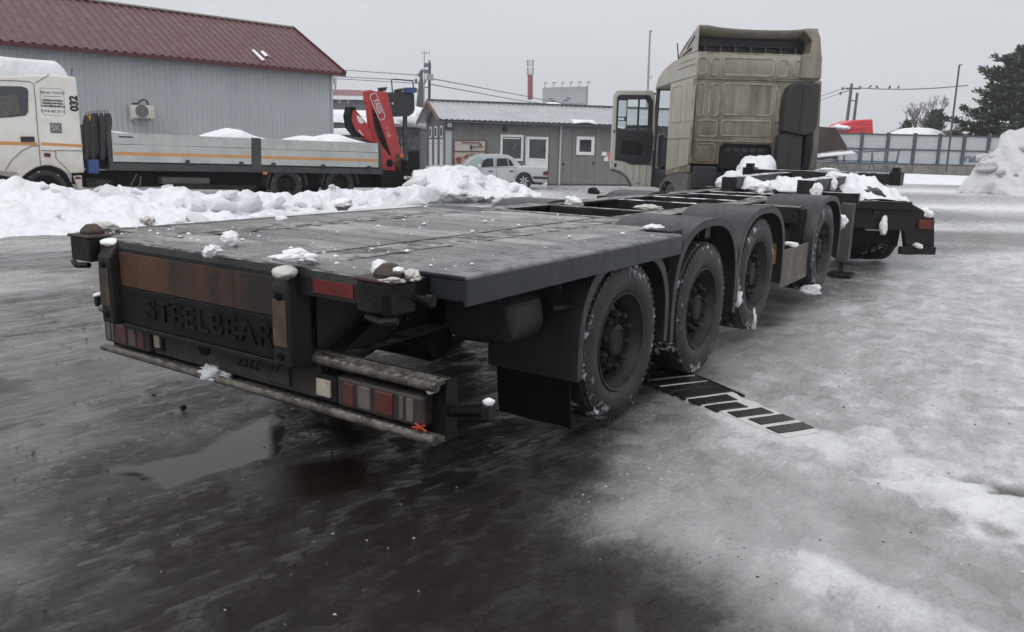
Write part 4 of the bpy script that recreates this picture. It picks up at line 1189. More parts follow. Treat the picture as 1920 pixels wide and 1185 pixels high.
# air tank and gear under the deck
b = MB()
b.prism([(0.17, 0.62), (0.50, 0.60), (0.58, 0.68), (0.58, 0.86), (0.46, 0.92), (0.24, 0.91), (0.14, 0.84), (0.12, 0.70)], 'x', -1.0, -0.68)
b.build('tool_case', M['fender'], tr, bevel=0.07, seg=4)
b = MB(); b.tube([(-0.72, 0.16, 0.95), (-0.68, 0.08, 0.93), (-0.70, 0.06, 0.88)], 0.03, 10); b.tube([(-0.68, 0.10, 0.78), (-0.45, 0.04, 0.76)], 0.022, 10)
b.build('case_strap', M['black'], tr, smooth=40)
b = MB(); b.lathe([(0.0, 0), (0.10, 0.01), (0.13, 0.05), (0.13, 0.85), (0.10, 0.89), (0, 0.90)], c=(-1.2, 0.95, 0.82), axis='y', n=24)
b.build('air_tank', M['chassis'], tr, smooth=40)
b = MB(); b.lathe([(0.0, 0), (0.11, 0.01), (0.13, 0.05), (0.13, 0.5), (0.11, 0.54), (0, 0.55)], c=(-0.85, 0.7, 0.55), axis='y', n=24)
b.build('air_tank', M['chassis'], tr, smooth=40)
for (y0, y1) in ((0.03, 0.52), (2.0, 2.48)):
    b = MB(); b.sheet(lambda u, v: (-0.54 - 0.03 * math.sin(v * 3) + 0.01 * math.sin(u * 9), y0 + (y1 - y0) * u, 0.085 + 0.56 * v), 8, 8, (0.010, 0, 0))
    b.build('mud_flap', M['flap'], tr, smooth=50)

# axles, springs, air bags
WS = [(0.0, 0.484), (1.30, 0.484), (2.57, 0.585), (4.93, 0.60)]
for s, z in WS:
    b = MB(); b.tube([(s, 0.3, z), (s, 2.2, z)], 0.065, 14)
    g = b.build('axle', M['chassis'], tr, smooth=40)
    for yy in (0.75, 2.0):
        b = MB()
        b.bar((s - 0.5, yy, z + 0.12), (s + 0.35, yy, z - 0.04), 0.08, 0.08)
        b.prism([(s - 0.58, 0.66), (s - 0.42, 0.66), (s - 0.46, z + 0.05), (s - 0.54, z + 0.05)], 'y', yy - 0.06, yy + 0.06)
        b.build('trailing_arm', M['chassis'], g, bevel=0.006)
        b = MB(); b.lathe([(0.0, z - 0.02), (0.12, z), (0.14, z + 0.08), (0.12, z + 0.13), (0.13, z + 0.2), (0.1, z + 0.25), (0, z + 0.25)], c=(s + 0.38, yy, 0), axis='z', n=20)
        b.build('air_bag', M['flap'], g, smooth=50)

# wheels
w0 = wheel_prototype('wheel')
w0.parent = tr
first = True
rw = random.Random(3)
for s, z in WS:
    for side in (0, 1):
        w = w0 if first else copy_tree(w0, tr)
        first = False
        w.location = (s, 0.0 if side == 0 else 2.52, z)
        ang = rw.uniform(0, 6.28)
        w.rotation_euler = (0, ang, 0) if side == 0 else (0, ang, math.pi)
        if side == 1:
            w.rotation_mode = 'ZXY' if False else 'XYZ'
# fenders
def fender(s, zc, a_, bt, y0, y1, t0=-8, t1=188, n=40, e=2.7):
    def pt(t, d=0.0):
        c, q = math.cos(t), math.sin(t)
        return (s + (a_ - d) * math.copysign(abs(c) ** (2 / e), c), zc + (bt - d) * math.copysign(abs(q) ** (2 / e), q))
    b = MB()
    def fn(u, v):
        t = R(t0 + (t1 - t0) * u); x, z = pt(t)
        return (x, y0 + (y1 - y0) * v, z)
    def th(u, v):
        t = R(t0 + (t1 - t0) * u); x, z = pt(t); x2, z2 = pt(t, 0.009)
        return (x2 - x, 0, z2 - z)
    b.sheet(fn, n, 6, th)
    # rolled outer lip
    for (ya, yb, yo) in ((y0, y0 + 0.012, -1), (y1 - 0.012, y1, 1)):
        def fl(u, v):
            t = R(t0 + (t1 - t0) * u); x, z = pt(t, 0.004 + 0.05 * v); return (x, ya, z)
        b.sheet(fl, n, 2, (0, yb - ya, 0))
    return b
for i, (s, zc, a_, bt) in enumerate(((0.0, 0.50, 0.60, 0.535), (1.30, 0.50, 0.655, 0.64), (2.60, 0.56, 0.665, 0.60), (4.95, 0.58, 0.64, 0.585))):
    for (y0, y1) in ((-0.03, 0.56), (1.99, 2.52)):
        fo = fender(s, zc, a_, bt - (0.05 if y0 > 1 and i else 0), y0, y1).build('fender', M['fender'], tr, smooth=45)
        b = MB(); b.tube([(s, y0 + 0.1, zc + bt - 0.13), (s, y1 - 0.02, zc + bt - 0.13)], 0.02, 8)
        b.build('fender_stay', M['chassis'], fo)
# hoses and clips seen between the fenders
b = MB()
b.tube([(0.72, 0.03, 0.86), (0.66, 0.02, 0.80), (0.72, 0.02, 0.74), (0.82, 0.02, 0.77), (0.78, 0.02, 0.82)], 0.014, 8)
b.tube([(0.60, 0.10, 0.92), (0.85, 0.12, 0.93)], 0.02, 8)
b.build('brake_hose', M['grime'], tr, smooth=50)
b = MB()
for k in range(5):
    b.tube([(3.35 + 0.12 * k, 0.2, 0.98), (3.4 + 0.1 * k, 0.15, 0.88 - 0.03 * (k % 2)), (3.5 + 0.1 * k, 0.2, 0.80)], 0.014, 6)
b.build('brake_hose', M['black'], tr, smooth=50)

# ------------------------------------------------------------------ snow lying on the trailer: separate lumps
def on_deck(s, l, z=ZD):
    return (TO + Fd * s + Ld * l) + Vector((0, 0, z))
def deck_px(px, py, z=ZD):
    return ground_at(px, py, z)
q = deck_px(434, 462); lump('snow_lump', q + Vector((0, 0, .035)), 0.043, 3, (1, 1, .95), label='round white snowball on the icy deck beyond the rear orange panel', rough=0.35)
q = deck_px(398, 476); lump('snow_lump', q + Vector((0, 0, .012)), 0.040, 8, (1.1, .6, .7), label='jagged flat snow chip on the deck edge left of the round snowball', rough=0.9)
q = deck_px(555, 494); lump('snow_lump', q + Vector((0, 0, .03)), 0.055, 17, (1.5, .8, .55), label='white crumbly snow lump capping the right rear post', rough=0.7)
q = deck_px(540, 510, 1.055); lump('ice_lump', q + Vector((-.01, -.015, 0)), 0.060, 18, (1.15, .85, .5), M['snow_slush'], label='smooth dirty ice cap on the slanted top of the right rear post', cat='ice lump', rough=0.15)
q = deck_px(208, 454, 1.055); lump('ice_lump', q, 0.075, 21, (1, .75, .3), label='thin white snow cap on the slanted top of the left rear post', cat='ice lump', rough=0.2)
q = deck_px(712, 512); lump('snow_lump', q + Vector((0, 0, .02)), 0.038, 24, (.9, .9, 1.0), label='white snow chunk leaning on the left of the right twist lock', rough=0.5)
q = deck_px(747, 508, 1.142); lump('snow_lump', q + Vector((0, 0, .004)), 0.022, 26, (1.3, 1, .5), label='tiny snow cap on top of the right twist lock', rough=0.4)
q = deck_px(772, 521); lump('snow_lump', q + Vector((.0, 0, .008)), 0.035, 28, (1.2, .8, .6), M['snow_slush'], label='soiled crumbs at the right foot of the right twist lock', rough=0.9)
q = deck_px(735, 528); lump('snow_lump', q + Vector((0, 0, .004)), 0.024, 29, (1.8, .7, .5), M['snow_slush'], label='soiled crumbs in front of the right twist lock', rough=0.9)
q = deck_px(196, 428); lump('snow_lump', q + Vector((0, 0, .01)), 0.075, 31, (1.0, .8, .42), M['snow_slush'], label='dirty snow heap beside the left twist lock', rough=0.5)
q = deck_px(278, 416); lump('snow_lump', q + Vector((0, 0, .01)), 0.07, 33, (1.4, .6, .4), M['snow_slush'], label='grey ice ridge on the far left edge of the deck', rough=0.8)
q = deck_px(644, 388); lump('snow_lump', q + Vector((0, 0, .02)), 0.072, 35, (1.2, 1, .75), label='large white snow clod on the far deck edge', rough=0.45)
q = deck_px(528, 412); lump('snow_lump', q + Vector((0, 0, .008)), 0.035, 37, (1.2, 1, .6), label='small white snow dot near the far edge of the deck', rough=0.3)
q = deck_px(1225, 430); lump('snow_lump', q + Vector((0, 0, .01)), 0.055, 39, (1.5, .8, .5), label='snow clot at the front end of the right deck edge', rough=0.7)
q = deck_px(1075, 385); lump('snow_lump', q + Vector((0, 0, .03)), 0.06, 41, (1.3, .8, .9), label='upright snow tuft on the second cross member', rough=0.8)
q = deck_px(1215, 392); lump('snow_lump', q + Vector((0, 0, .01)), 0.06, 43, (2.0, .6, .5), M['snow_slush'], label='tan slush strip on the right beam beside the open frame', rough=0.7)
qq = ground_at(404, 700, 0.435); lump('snow_lump', qq + Vector((0.0, .02, .005)), 0.078, 45, (.75, 1.5, .5), snow_mat('icy_grey_snow', (0.58, 0.62, 0.65), (0.4, 0.42, 0.44), 0.5, 0.6, 8), label='grey icy snow lump resting on the lower bumper rail below the number plate', rough=0.8).rotation_euler = (0, 0, math.pi / 2 - AL)
q = on_deck(-1.70, -0.235, .598); lump('snow_lump', q, 0.024, 47, (1, 1, .7), label='white snow bit on the right stalk lamp', rough=0.3)
q = on_deck(-1.76, 0.015, .615); lump('snow_lump', q, 0.028, 48, (1, .8, .6), label='snow bit caught in the right end of the bumper', rough=0.6)
q = on_deck(-1.72, 2.60, .695); lump('snow_lump', q, 0.028, 49, (1.3, .8, .5), label='snow bit on the left stalk lamp', rough=0.4)
for i in range(46):
    pass
b = MB()
rc = random.Random(8)
for i in range(150):
    s, l = rc.uniform(-1.8, 1.3), rc.uniform(0.0, 2.5)
    if rc.random() < 0.35: s = rc.uniform(-1.8, -1.3)
    r_ = rc.choice([.003, .004, .006, .008, .012]) * rc.uniform(.7, 1.3)
    p = on_deck(s, l, ZD + r_ * .35)
    V = []
    bm = bmesh.new(); bmesh.ops.create_icosphere(bm, subdivisions=1, radius=1)
    V = [(p.x + v.co.x * r_ * rc.uniform(.7, 1.5), p.y + v.co.y * r_ * rc.uniform(.7, 1.5), p.z + v.co.z * r_ * .6) for v in bm.verts]
    Fc = [tuple(v.index for v in f.verts) for f in bm.faces]; bm.free()
    b.add(V, Fc)
cr_ = b.build('snow_crumbs', M['snow_fine'], kind='stuff', smooth='all')
cr_['label'] = 'snow and ice crumbs scattered over the trailer deck'
# clods stuck to the fender edges and tyres
for (px, py, l, r_, sd, sq, lab) in ((1384, 690 - 130, 0.0, .05, 51, (.7, .5, 1.2), 'white clod in the gap behind the second wheel'),
                              (1412, 598, 0.0, .07, 52, (.55, .35, 1.3), 'long snow tongue hanging from the bottom of the third wheel'),
                              (1520, 542, 0.0, .085, 53, (1.2, .5, .6), 'snow clod under the raised fourth wheel'),
                              (1578, 415, 0.05, .09, 54, (.6, .6, 1.0), 'snow clod on the bracket ahead of the fourth fender'),
                              (1484, 458, 0.02, .045, 55, (1.6, .5, .6), 'snow crumbs along the top edge of the brown board')):
    d = ray(px, py); o2 = CO - TO
    t = (l - o2.dot(Ld)) / d.dot(Ld)
    lump('snow_clod', CO + d * t, r_, sd, sq, label=lab, cat='snow clod', rough=0.7)
# ================================================================== TRACTOR UNIT (cab turned away, left door open)
tc_ = thing('tractor_unit', 'dirty beige truck tractor with its left door open and snow on its chassis', 'truck', (3.3, 15.3, 0), R(4))
# local: x right (0 = left flank), y forward (0 = rear of side deflector), z up
def cb(name, m, *boxes, bevel=0.008, parent=None, label=None):
    b = MB()
    for q in boxes: b.box(*q)
    return b.build(name, m, parent or tc_, bevel=bevel, label=label)
XR = 2.44
# left flank panel behind the door
b = MB(); b.prism([(0.0, 1.40), (0.10, 1.36), (1.70, 1.20), (1.70, 2.97), (0.0, 2.97)], 'x', 0.0, 0.05)
fl = b.build('side_panel', M['beige'], tc_, bevel=0.012)
# pressed outlines on the flank
def press_ring(pts, w, depth, plane, name, parent, m):
    b = MB()
    b.tube([plane(*p) for p in pts] + [plane(*pts[0])], w, 6, caps=False)
    return b.build(name, m, parent, smooth=50)
def rrect(u0, u1, v0, v1, r, n=5):
    P = []
    for (cx, cy, a0) in ((u1 - r, v1 - r, 0), (u0 + r, v1 - r, 90), (u0 + r, v0 + r, 180), (u1 - r, v0 + r, 270)):
        for k in range(n + 1):
            a = R(a0 + 90 * k / n); P.append((cx + r * math.cos(a), cy + r * math.sin(a)))
    return P
sp_ = lambda u, v: (-0.001, u, v)
press_ring(rrect(0.75, 1.50, 2.18, 2.88, 0.08), 0.009, 0, sp_, 'pressing', fl, M['beige_edge'])
b = MB()
b.box(-0.004, 0.003, 0.0, 1.68, 1.845, 1.857); b.box(-0.004, 0.003, 0.80, 0.812, 1.36, 1.84); b.box(-0.004, 0.003, 0.1, 1.2, 2.165, 2.172)
b.build('panel_seam', M['paintline'], fl)
# side deflector edge strip
b = MB(); b.prism([(-0.02, 1.38), (0.05, 1.38), (0.04, 2.95), (-0.03, 2.95)], 'x', -0.012, 0.03)
b.build('deflector_edge', M['beige_edge'], tc_, bevel=0.01)
# lower flank: cab step / grey plastic arch
b = MB(); b.prism([(0.06, 1.36), (1.70, 1.20), (1.66, 1.10), (0.9, 1.19), (0.06, 1.22)], 'x', 0.01, 0.06); b.build('lower_flank', M['beige_edge'], tc_, bevel=0.008)
arch = [(0.02, 1.20), (0.9, 1.18), (1.62, 1.09), (2.05, 0.92), (2.20, 0.70), (2.08, 0.70), (1.98, 0.86), (1.70, 0.98), (1.42, 1.00), (1.15, 0.96), (0.92, 0.86), (0.80, 0.72), (0.02, 0.74)]
b = MB(); b.prism(arch, 'x', 0.0, 0.42); b.build('wheel_arch', M['greyplastic'], tc_, bevel=0.01)
# rear wall
b = MB(); b.prism([(0.03, 1.38), (0.60, 1.38), (0.60, 1.70), (0.66, 1.77), (1.56, 1.77), (1.62, 1.70), (1.62, 1.38), (XR, 1.30), (XR - 0.03, 2.97), (0.03, 2.97)], 'y', 0.06, 0.12)
rwall = b.build('rear_wall', M['beige_rear'], tc_, bevel=0.012)
b = MB(); b.prism([(0.02, 2.985), (XR - 0.04, 2.985), (XR - 0.09, 3.42), (0.04, 3.42)], 'y', 0.0, 0.10)
uwall = b.build('upper_rear_wall', M['beige_rear'], tc_, bevel=0.014)
cb('seam_ledge', M['beige_edge'], (0.03, XR - 0.04, 0.03, 0.12, 2.945, 2.972), (0.03, XR - .06, 0.02, 0.1, 3.405, 3.425), bevel=0.006)
cb('lower_ledge', M['beige_edge'], (0.14, 1.62, 0.035, 0.07, 1.805, 1.825), bevel=0.006)
rp = lambda y: (lambda u, v: (u, y, v))
for (u0, u1, v0, v1, r) in ((0.10, 0.23, 2.28, 2.86, .05), (0.33, 0.51, 2.28, 2.86, .07), (0.58, 1.55, 2.31, 2.87, .06), (0.14, 0.51, 1.90, 2.19, .05), (0.60, 1.55, 1.92, 2.20, .04), (1.60, 1.68, 2.2, 2.86, .03), (0.14, 0.50, 1.44, 1.76, .06)):
    press_ring(rrect(u0, u1, v0, v1, r), 0.016, 0, rp(0.056), 'pressing', rwall, M['beige_edge'])
    b = MB(); b.prism(rrect(u0 + .02, u1 - .02, v0 + .02, v1 - .02, max(.01, r - .02)), 'y', 0.052, 0.0595); b.build('pressing_field', M['beige_rear'], rwall, bevel=0.006)
for (u0, u1, v0, v1, r) in ((0.05, 0.21, 3.02, 3.32, .07), (0.30, 0.46, 3.01, 3.32, .07), (0.54, 1.49, 3.02, 3.33, .05), (1.56, 1.76, 3.02, 3.32, .07), (1.88, 2.10, 3.03, 3.31, .07)):
    press_ring(rrect(u0, u1, v0, v1, r), 0.016, 0, rp(-0.003), 'pressing', uwall, M['beige_edge'])
# rear engine grille recess
cb('grille_recess', M['black'], (0.58, 1.64, 0.10, 0.14, 1.30, 1.79), bevel=0.004)
for k in range(5):
    cb('grille_slot', M['trim'], (0.72 + 0.16 * k, 0.83 + 0.16 * k, 0.085, 0.099, 1.62, 1.69), bevel=0.004)
press_ring(rrect(0.63, 1.60, 1.25, 1.76, 0.08), 0.014, 0, rp(0.062), 'recess_rim', rwall, M['black'])
# right flank, roof, floor, front
b = MB(); b.prism([(0.0, 1.35), (2.95, 0.9), (2.95, 1.75), (1.72, 1.75), (1.72, 2.80), (2.70, 2.80), (2.95, 1.76), (3.0, 2.97), (0.0, 2.97)], 'x', XR - 0.05, XR)
b.build('side_panel', M['beige'], tc_, bevel=0.012)
b = MB(); b.prism([(1.70, 1.74), (2.96, 1.74), (2.72, 2.82), (1.70, 2.82)], 'x', XR - 0.03, XR - 0.02); b.build('side_window', M['glass'], tc_)
# roof shell: slopes down to the windscreen header
prof = [(0.0, 3.42), (0.8, 3.44), (1.6, 3.42), (2.3, 3.34), (2.8, 3.20), (3.02, 3.00), (3.02, 2.94), (2.75, 2.965), (1.68, 2.975), (0.0, 2.972)]
b = MB(); b.prism(prof, 'x', 0.0, XR - 0.02); b.build('roof', M['beige'], tc_, bevel=0.03, seg=3)
b = MB(); b.box(-0.005, 0.004, 0.02, 1.2, 3.20, 3.212); b.box(-0.005, 0.004, 0.02, 1.0, 3.30, 3.308); b.build('roof_seam', M['paintline'], tc_)
# roof fairing, open towards the rear
b = MB()
def fair(u, v):
    x = 0.02 + 2.26 * u
    t = v
    dip = 0.055 * (math.sin(math.pi * min(1, max(0, (u - 0.1) / 0.8))) ** 0.5) if 0.1 < u < 0.9 else 0
    z = 3.44 + (3.89 - dip - 3.44) * (1 - t) ** 0.75
    return (x, 0.0 + 1.35 * t, z)
b.sheet(fair, 24, 12, (0, 0.02, -0.035)); b.build('roof_fairing', M['beige'], tc_, smooth=50)
for x0, x1 in ((0.0, 0.035), (2.25, 2.285)):
    b = MB(); b.prism([(0.0, 3.42), (0.0, 3.885), (0.30, 3.76), (0.8, 3.575), (1.30, 3.44)], 'x', x0, x1)
    g = b.build('fairing_cheek', M['beige'], tc_, bevel=0.01)
    if x0 == 0:
        b = MB(); b.prism([(0.12, 3.70), (0.16, 3.73), (0.62, 3.56), (0.60, 3.52)], 'x', -0.006, 0.001); b.build('fairing_slot', M['black'], g)
        b = MB(); b.prism([(0.3, 3.48), (0.32, 3.54), (0.9, 3.46), (0.9, 3.44)], 'x', -0.006, 0.001); b.build('fairing_slot', M['black'], g)
cb('fairing_bulkhead', M['trim'], (0.06, 2.24, 0.32, 0.36, 3.42, 3.70), bevel=0.004)
for k in range(7):
    cb('fairing_rib', M['greyplastic'], (0.22 + 0.29 * k, 0.245 + 0.29 * k, 0.20, 0.318, 3.43, 3.55), bevel=0.004)
cb('fairing_rib', M['trim'], (0.1, 2.2, 0.26, 0.315, 3.555, 3.575), bevel=0.004)
# right rear corner fairing, bulging outwards lower down
b = MB(); b.prism([(2.00, 2.99), (2.42, 2.99), (2.40, 3.30), (2.33, 3.72), (2.27, 3.86), (2.10, 3.88), (2.0, 3.84), (2.18, 3.66), (2.15, 3.43), (2.0, 3.43)], 'y', -0.04, 0.45)
b.build('corner_fairing', M['beige_rear'], tc_, bevel=0.03, seg=3)
b = MB(); b.prism([(2.30, 1.30), (2.50, 1.26), (2.47, 2.2), (2.43, 2.96), (2.30, 2.96)], 'y', -0.05, 0.35); b.build('corner_fairing', M['beige_rear'], tc_, bevel=0.03, seg=3)
# dark air intake stack
b = MB(); b.prism([(1.70, 2.02), (1.70, 2.60), (1.76, 2.82), (1.90, 2.90), (2.30, 2.90), (2.33, 2.86), (2.34, 2.10), (2.24, 2.0), (2.12, 1.95)], 'y', -0.22, 0.05)
g = b.build('air_intake', M['intake'], tc_, bevel=0.035, seg=3)
b = MB(); b.prism([(1.64, 1.30), (2.14, 1.30), (2.12, 1.96), (1.80, 2.0), (1.66, 1.94)], 'y', -0.16, 0.05); b.build('intake_box', M['intake'], g, bevel=0.03, seg=3)
b = MB(); b.tube([(2.24, -0.10, 2.02), (2.25, -0.12, 1.7), (2.24, -0.05, 1.3)], 0.09, 12); b.build('intake_duct', M['black'], g, smooth=50)
cb('intake_seam', M['black'], (2.0, 2.012, -0.224, -0.215, 2.0, 2.86), (1.88, 1.888, -0.164, -0.158, 1.34, 1.92), parent=g, bevel=0)
# box and steps under the rear wall
cb('battery_box', M['trim'], (0.08, 0.52, -0.10, 0.30, 0.92, 1.34), bevel=0.02)
b = MB(); b.tube([(0.03, 0.02, 2.9), (0.04, -0.01, 2.3), (0.03, -0.02, 1.6), (0.02, 0.0, 1.5)], 0.014, 8); b.build('air_line', M['trim'], tc_, smooth=50)
# cab interior
cb('cab_floor', M['trim'], (0.05, XR - 0.05, 0.14, 2.9, 1.10, 1.22))
cb('dashboard', M['trim'], (0.08, XR - 0.06, 2.35, 2.85, 1.22, 1.98), bevel=0.08)
cb('bunk', M['seat'], (0.1, XR - 0.08, 0.16, 0.85, 1.22, 1.75), bevel=0.05)
for x in (0.25, 1.55):
    g = cb('seat', M['seat'], (x, x + 0.52, 1.05, 1.60, 1.3, 1.66), bevel=0.06)
    cb('backrest', M['seat'], (x + .02, x + 0.5, 0.98, 1.14, 1.6, 2.35), parent=g, bevel=0.05)
b = MB()
P = [(0.52 + 0.22 * math.cos(a), 2.20 + 0.10 * math.sin(a), 1.92 + 0.2 * math.sin(a)) for a in np.linspace(0, 2 * math.pi, 25)]
b.tube(P, 0.016, 8, caps=False); b.tube([(0.52, 2.2, 1.92), (0.52, 2.4, 1.75)], 0.03, 8); b.tube([(0.31, 2.2, 1.92), (0.73, 2.2, 1.92)], 0.02, 6)
b.build('steering_wheel', M['trim'], tc_, smooth=50)
# windscreen with pillars
for x in (0.03, XR - 0.06):
    b = MB(); b.bar((x, 2.93, 1.6), (x + (0.02 if x < 1 else -0.02), 2.92, 2.98), 0.06, 0.08); b.bar((x, 2.93, 0.8), (x, 2.93, 1.62), 0.06, 0.08); b.build('front_pillar', M['trim'], tc_, bevel=0.01)
b = MB(); b.box(0.08, XR - 0.08, 2.955, 2.962, 1.70, 2.94); b.build('windscreen', M['glass'], tc_)
cb('front_panel', M['beige'], (0.02, XR - 0.02, 2.94, 3.02, 0.80, 1.70), bevel=0.03)
cb('door_sill', M['black'], (0.03, 0.10, 1.70, 2.90, 0.85, 1.12), bevel=0.01)
b = MB(); b.box(0.05, 0.35, 1.95, 2.80, 0.45, 0.52); b.box(0.05, 0.35, 2.0, 2.8, 0.8, 0.86); b.build('cab_step', M['black'], tc_, bevel=0.01)
b = MB(); b.box(0.02, XR - 0.02, 2.94, 3.03, 2.93, 3.02); b.box(0.3, XR - 0.3, 3.0, 3.28, 2.96, 3.0); b.build('sun_visor', M['trim'], tc_, bevel=0.01)

# the open left door: hinged at the front pillar, swung out square to the cab
door = bpy.data.objects.new('door', None)
DX0, DX1, DY = -0.955, -0.035, 2.90
b = MB()
outer = [(DX0, 1.10), (DX0, 2.80), (DX0 + 0.07, 2.90), (DX1 - 0.05, 2.92), (DX1 + 0.02, 2.80), (DX1 + 0.06, 1.9), (DX1 + 0.06, 0.80), (DX0 + 0.50, 0.80), (DX0 + 0.42, 0.97), (DX0 + 0.28, 1.10), (DX0 + 0.10, 1.19)]
win = [(DX0 + 0.10, 2.14), (DX1 - 0.04, 2.02), (DX1 - 0.07, 2.72), (DX1 - 0.14, 2.80), (DX0 + 0.14, 2.79), (DX0 + 0.085, 2.74)]
# frame strips around the window (the door shell with its opening)
def ring_prism(outer, inner, y0, y1):
    b = MB()
    n = len(outer)
    V = [(p[0], y, p[1]) for y in (y0, y1) for ring in (outer, inner) for p in ring]
    F = []
    for k in range(n):
        j = (k + 1) % n
        F += [(k, j, n + j, n + k), (2 * n + k, 3 * n + k, 3 * n + j, 2 * n + j), (k, 2 * n + k, 2 * n + j, j), (n + k, n + j, 3 * n + j, 3 * n + k)]
    b.add(V, F); return b
fo = [(DX0, 1.98), (DX0, 2.80), (DX0 + 0.07, 2.90), (DX1 - 0.05, 2.92), (DX1 + 0.02, 2.80), (DX1 + 0.06, 1.98)]
fi = [(DX0 + 0.085, 2.08), (DX0 + 0.085, 2.74), (DX0 + 0.13, 2.79), (DX1 - 0.13, 2.80), (DX1 - 0.06, 2.72), (DX1 - 0.05, 2.04)]
dob = ring_prism(fo, fi, DY, DY + 0.07)
dob.prism([(DX0, 1.19), (DX0, 1.98), (DX1 + 0.06, 1.98), (DX1 + 0.06, 0.80), (DX0 + 0.52, 0.80), (DX0 + 0.44, 0.96), (DX0 + 0.30, 1.10), (DX0 + 0.12, 1.18)], 'y', DY + 0.002, DY + 0.072)
bpy.data.objects.remove(door)
door = dob.build('door', M['door_paint'], tc_, bevel=0.012)
# dark weather frame and inner trim on the face turned to us
ti = [(DX0 + 0.12, 2.06), (DX0 + 0.12, 2.68), (DX0 + 0.15, 2.70), (DX1 - 0.20, 2.72), (DX1 - 0.13, 2.62), (DX1 - 0.12, 2.06)]
to = [(DX0 + 0.082, 2.02), (DX0 + 0.082, 2.76), (DX0 + 0.13, 2.81), (DX1 - 0.12, 2.82), (DX1 - 0.03, 2.70), (DX1 - 0.02, 2.02)]
ring_prism(to, ti, DY - 0.03, DY + 0.004).build('window_surround', M['trim'], door, bevel=0.008)
b = MB(); b.prism([(DX0 + 0.085, 1.42), (DX0 + 0.085, 2.10), (DX0 + 0.3, 2.07), (DX1 - 0.2, 2.03), (DX1 - 0.02, 2.10), (DX1 + 0.02, 1.9), (DX1 - 0.0, 1.38), (DX1 - 0.06, 1.34), (DX0 + 0.42, 1.34), (DX0 + 0.28, 1.40)], 'y', DY - 0.05, DY + 0.001)
tp = b.build('inner_trim', M['trim'], door, bevel=0.03, seg=3)
b = MB(); b.prism([(DX0 + 0.22, 1.55), (DX0 + 0.22, 1.84), (DX0 + 0.6, 1.80), (DX1 - 0.2, 1.72), (DX1 - 0.25, 1.50)], 'y', DY - 0.065, DY - 0.045); b.build('door_pocket', M['black'], tp, bevel=0.01)
b = MB(); b.lathe([(0, 0), (0.012, 0), (0.012, 0.006), (0, 0.006)], n=10); o = b.build('door_lamp', M['redrefl'], tp); o.location = (DX0 + 0.105, DY - 0.057, 1.60)
b = MB(); b.box(DX1 - 0.36, DX1 - 0.325, DY - 0.02, DY + 0.03, 2.05, 2.72); b.build('quarter_bar', M['trim'], door)
b = MB(); b.prism(win, 'y', DY + 0.03, DY + 0.036); b.build('door_glass', M['glass'], door)
# lower skin ribs, lock hardware, seal
b = MB(); b.tube([(DX0 + 0.09, DY - 0.004, 1.40), (DX0 + 0.3, DY - 0.004, 1.38), (DX0 + 0.45, DY - 0.004, 1.31), (DX1 + 0.02, DY - 0.004, 1.31)], 0.018, 8); b.build('door_seal', M['greyplastic'], door, smooth=50)
for x in (0.32, 0.50, 0.64, 0.80):
    b = MB(); b.box(DX0 + x, DX0 + x + 0.018, DY - 0.02, DY + 0.004, 0.98 if x < 0.6 else 0.84, 1.28); b.build('door_rib', M['door_paint'], door, bevel=0.006)
b = MB(); b.tube([(DX0 + 0.02, DY - 0.004, 1.17), (DX0 + 0.2, DY - 0.004, 1.12), (DX0 + 0.36, DY - 0.004, 1.02), (DX0 + 0.46, DY - 0.004, 0.86), (DX0 + 0.49, DY - 0.004, 0.80)], 0.03, 8); b.build('arch_lip', M['greyplastic'], door, smooth=50)
for (x, z, w_, h_) in ((0.035, 1.98, .035, .07), (0.09, 1.23, .05, .09), (0.02, 1.32, .022, .022), (0.62, 0.86, .06, .025)):
    b = MB(); b.box(DX0 + x, DX0 + x + w_, DY - 0.006, DY + 0.001, z, z + h_); b.build('latch', M['trim'], door, bevel=0.004)
# mirrors: on arms beyond the open door, seen through its window
b = MB(); b.bar((-0.62, 3.10, 2.10), (-0.62, 3.10, 2.78), 0.05, 0.06); b.bar((-0.62, 3.1, 2.74), (0.02, 3.02, 2.86), 0.05, 0.05); b.bar((-0.62, 3.1, 2.12), (0.02, 3.02, 2.15), 0.05, 0.05)
ma = b.build('mirror_arm', M['trim'], tc_, bevel=0.01)
for (z0, z1) in ((2.32, 2.72), (2.06, 2.27)):
    b = MB(); b.prism(rrect(-0.86, -0.60, z0, z1, 0.06), 'y', 3.02, 3.18); mh = b.build('mirror', M['trim'], ma, bevel=0.02)
    b = MB(); b.prism(rrect(-0.84, -0.62, z0 + .02, z1 - .02, 0.05), 'y', 3.008, 3.019); b.build('mirror_face', M['mirror'], mh)

# chassis
for x in (0.80, 1.56):
    b = MB(); b.prism([(-4.05, 0.78), (2.4, 0.72), (2.4, 0.98), (-4.05, 0.98)], 'x', x, x + 0.09); b.build('frame_rail', M['beam_snow'], tc_, bevel=0.008)
for y in (-3.95, -1.6, -0.5):
    cb('frame_member', M['beam_snow'], (0.892, 1.558, y, y + 0.1, 0.80, 0.97))
b = MB(); b.prism([(0.75, -3.05), (1.75, -3.05), (1.75, -2.45), (1.45, -2.25), (1.05, -2.25), (0.75, -2.45)], 'z', 1.0, 1.06); fw = b.build('fifth_wheel', M['grime'], tc_, bevel=0.015)
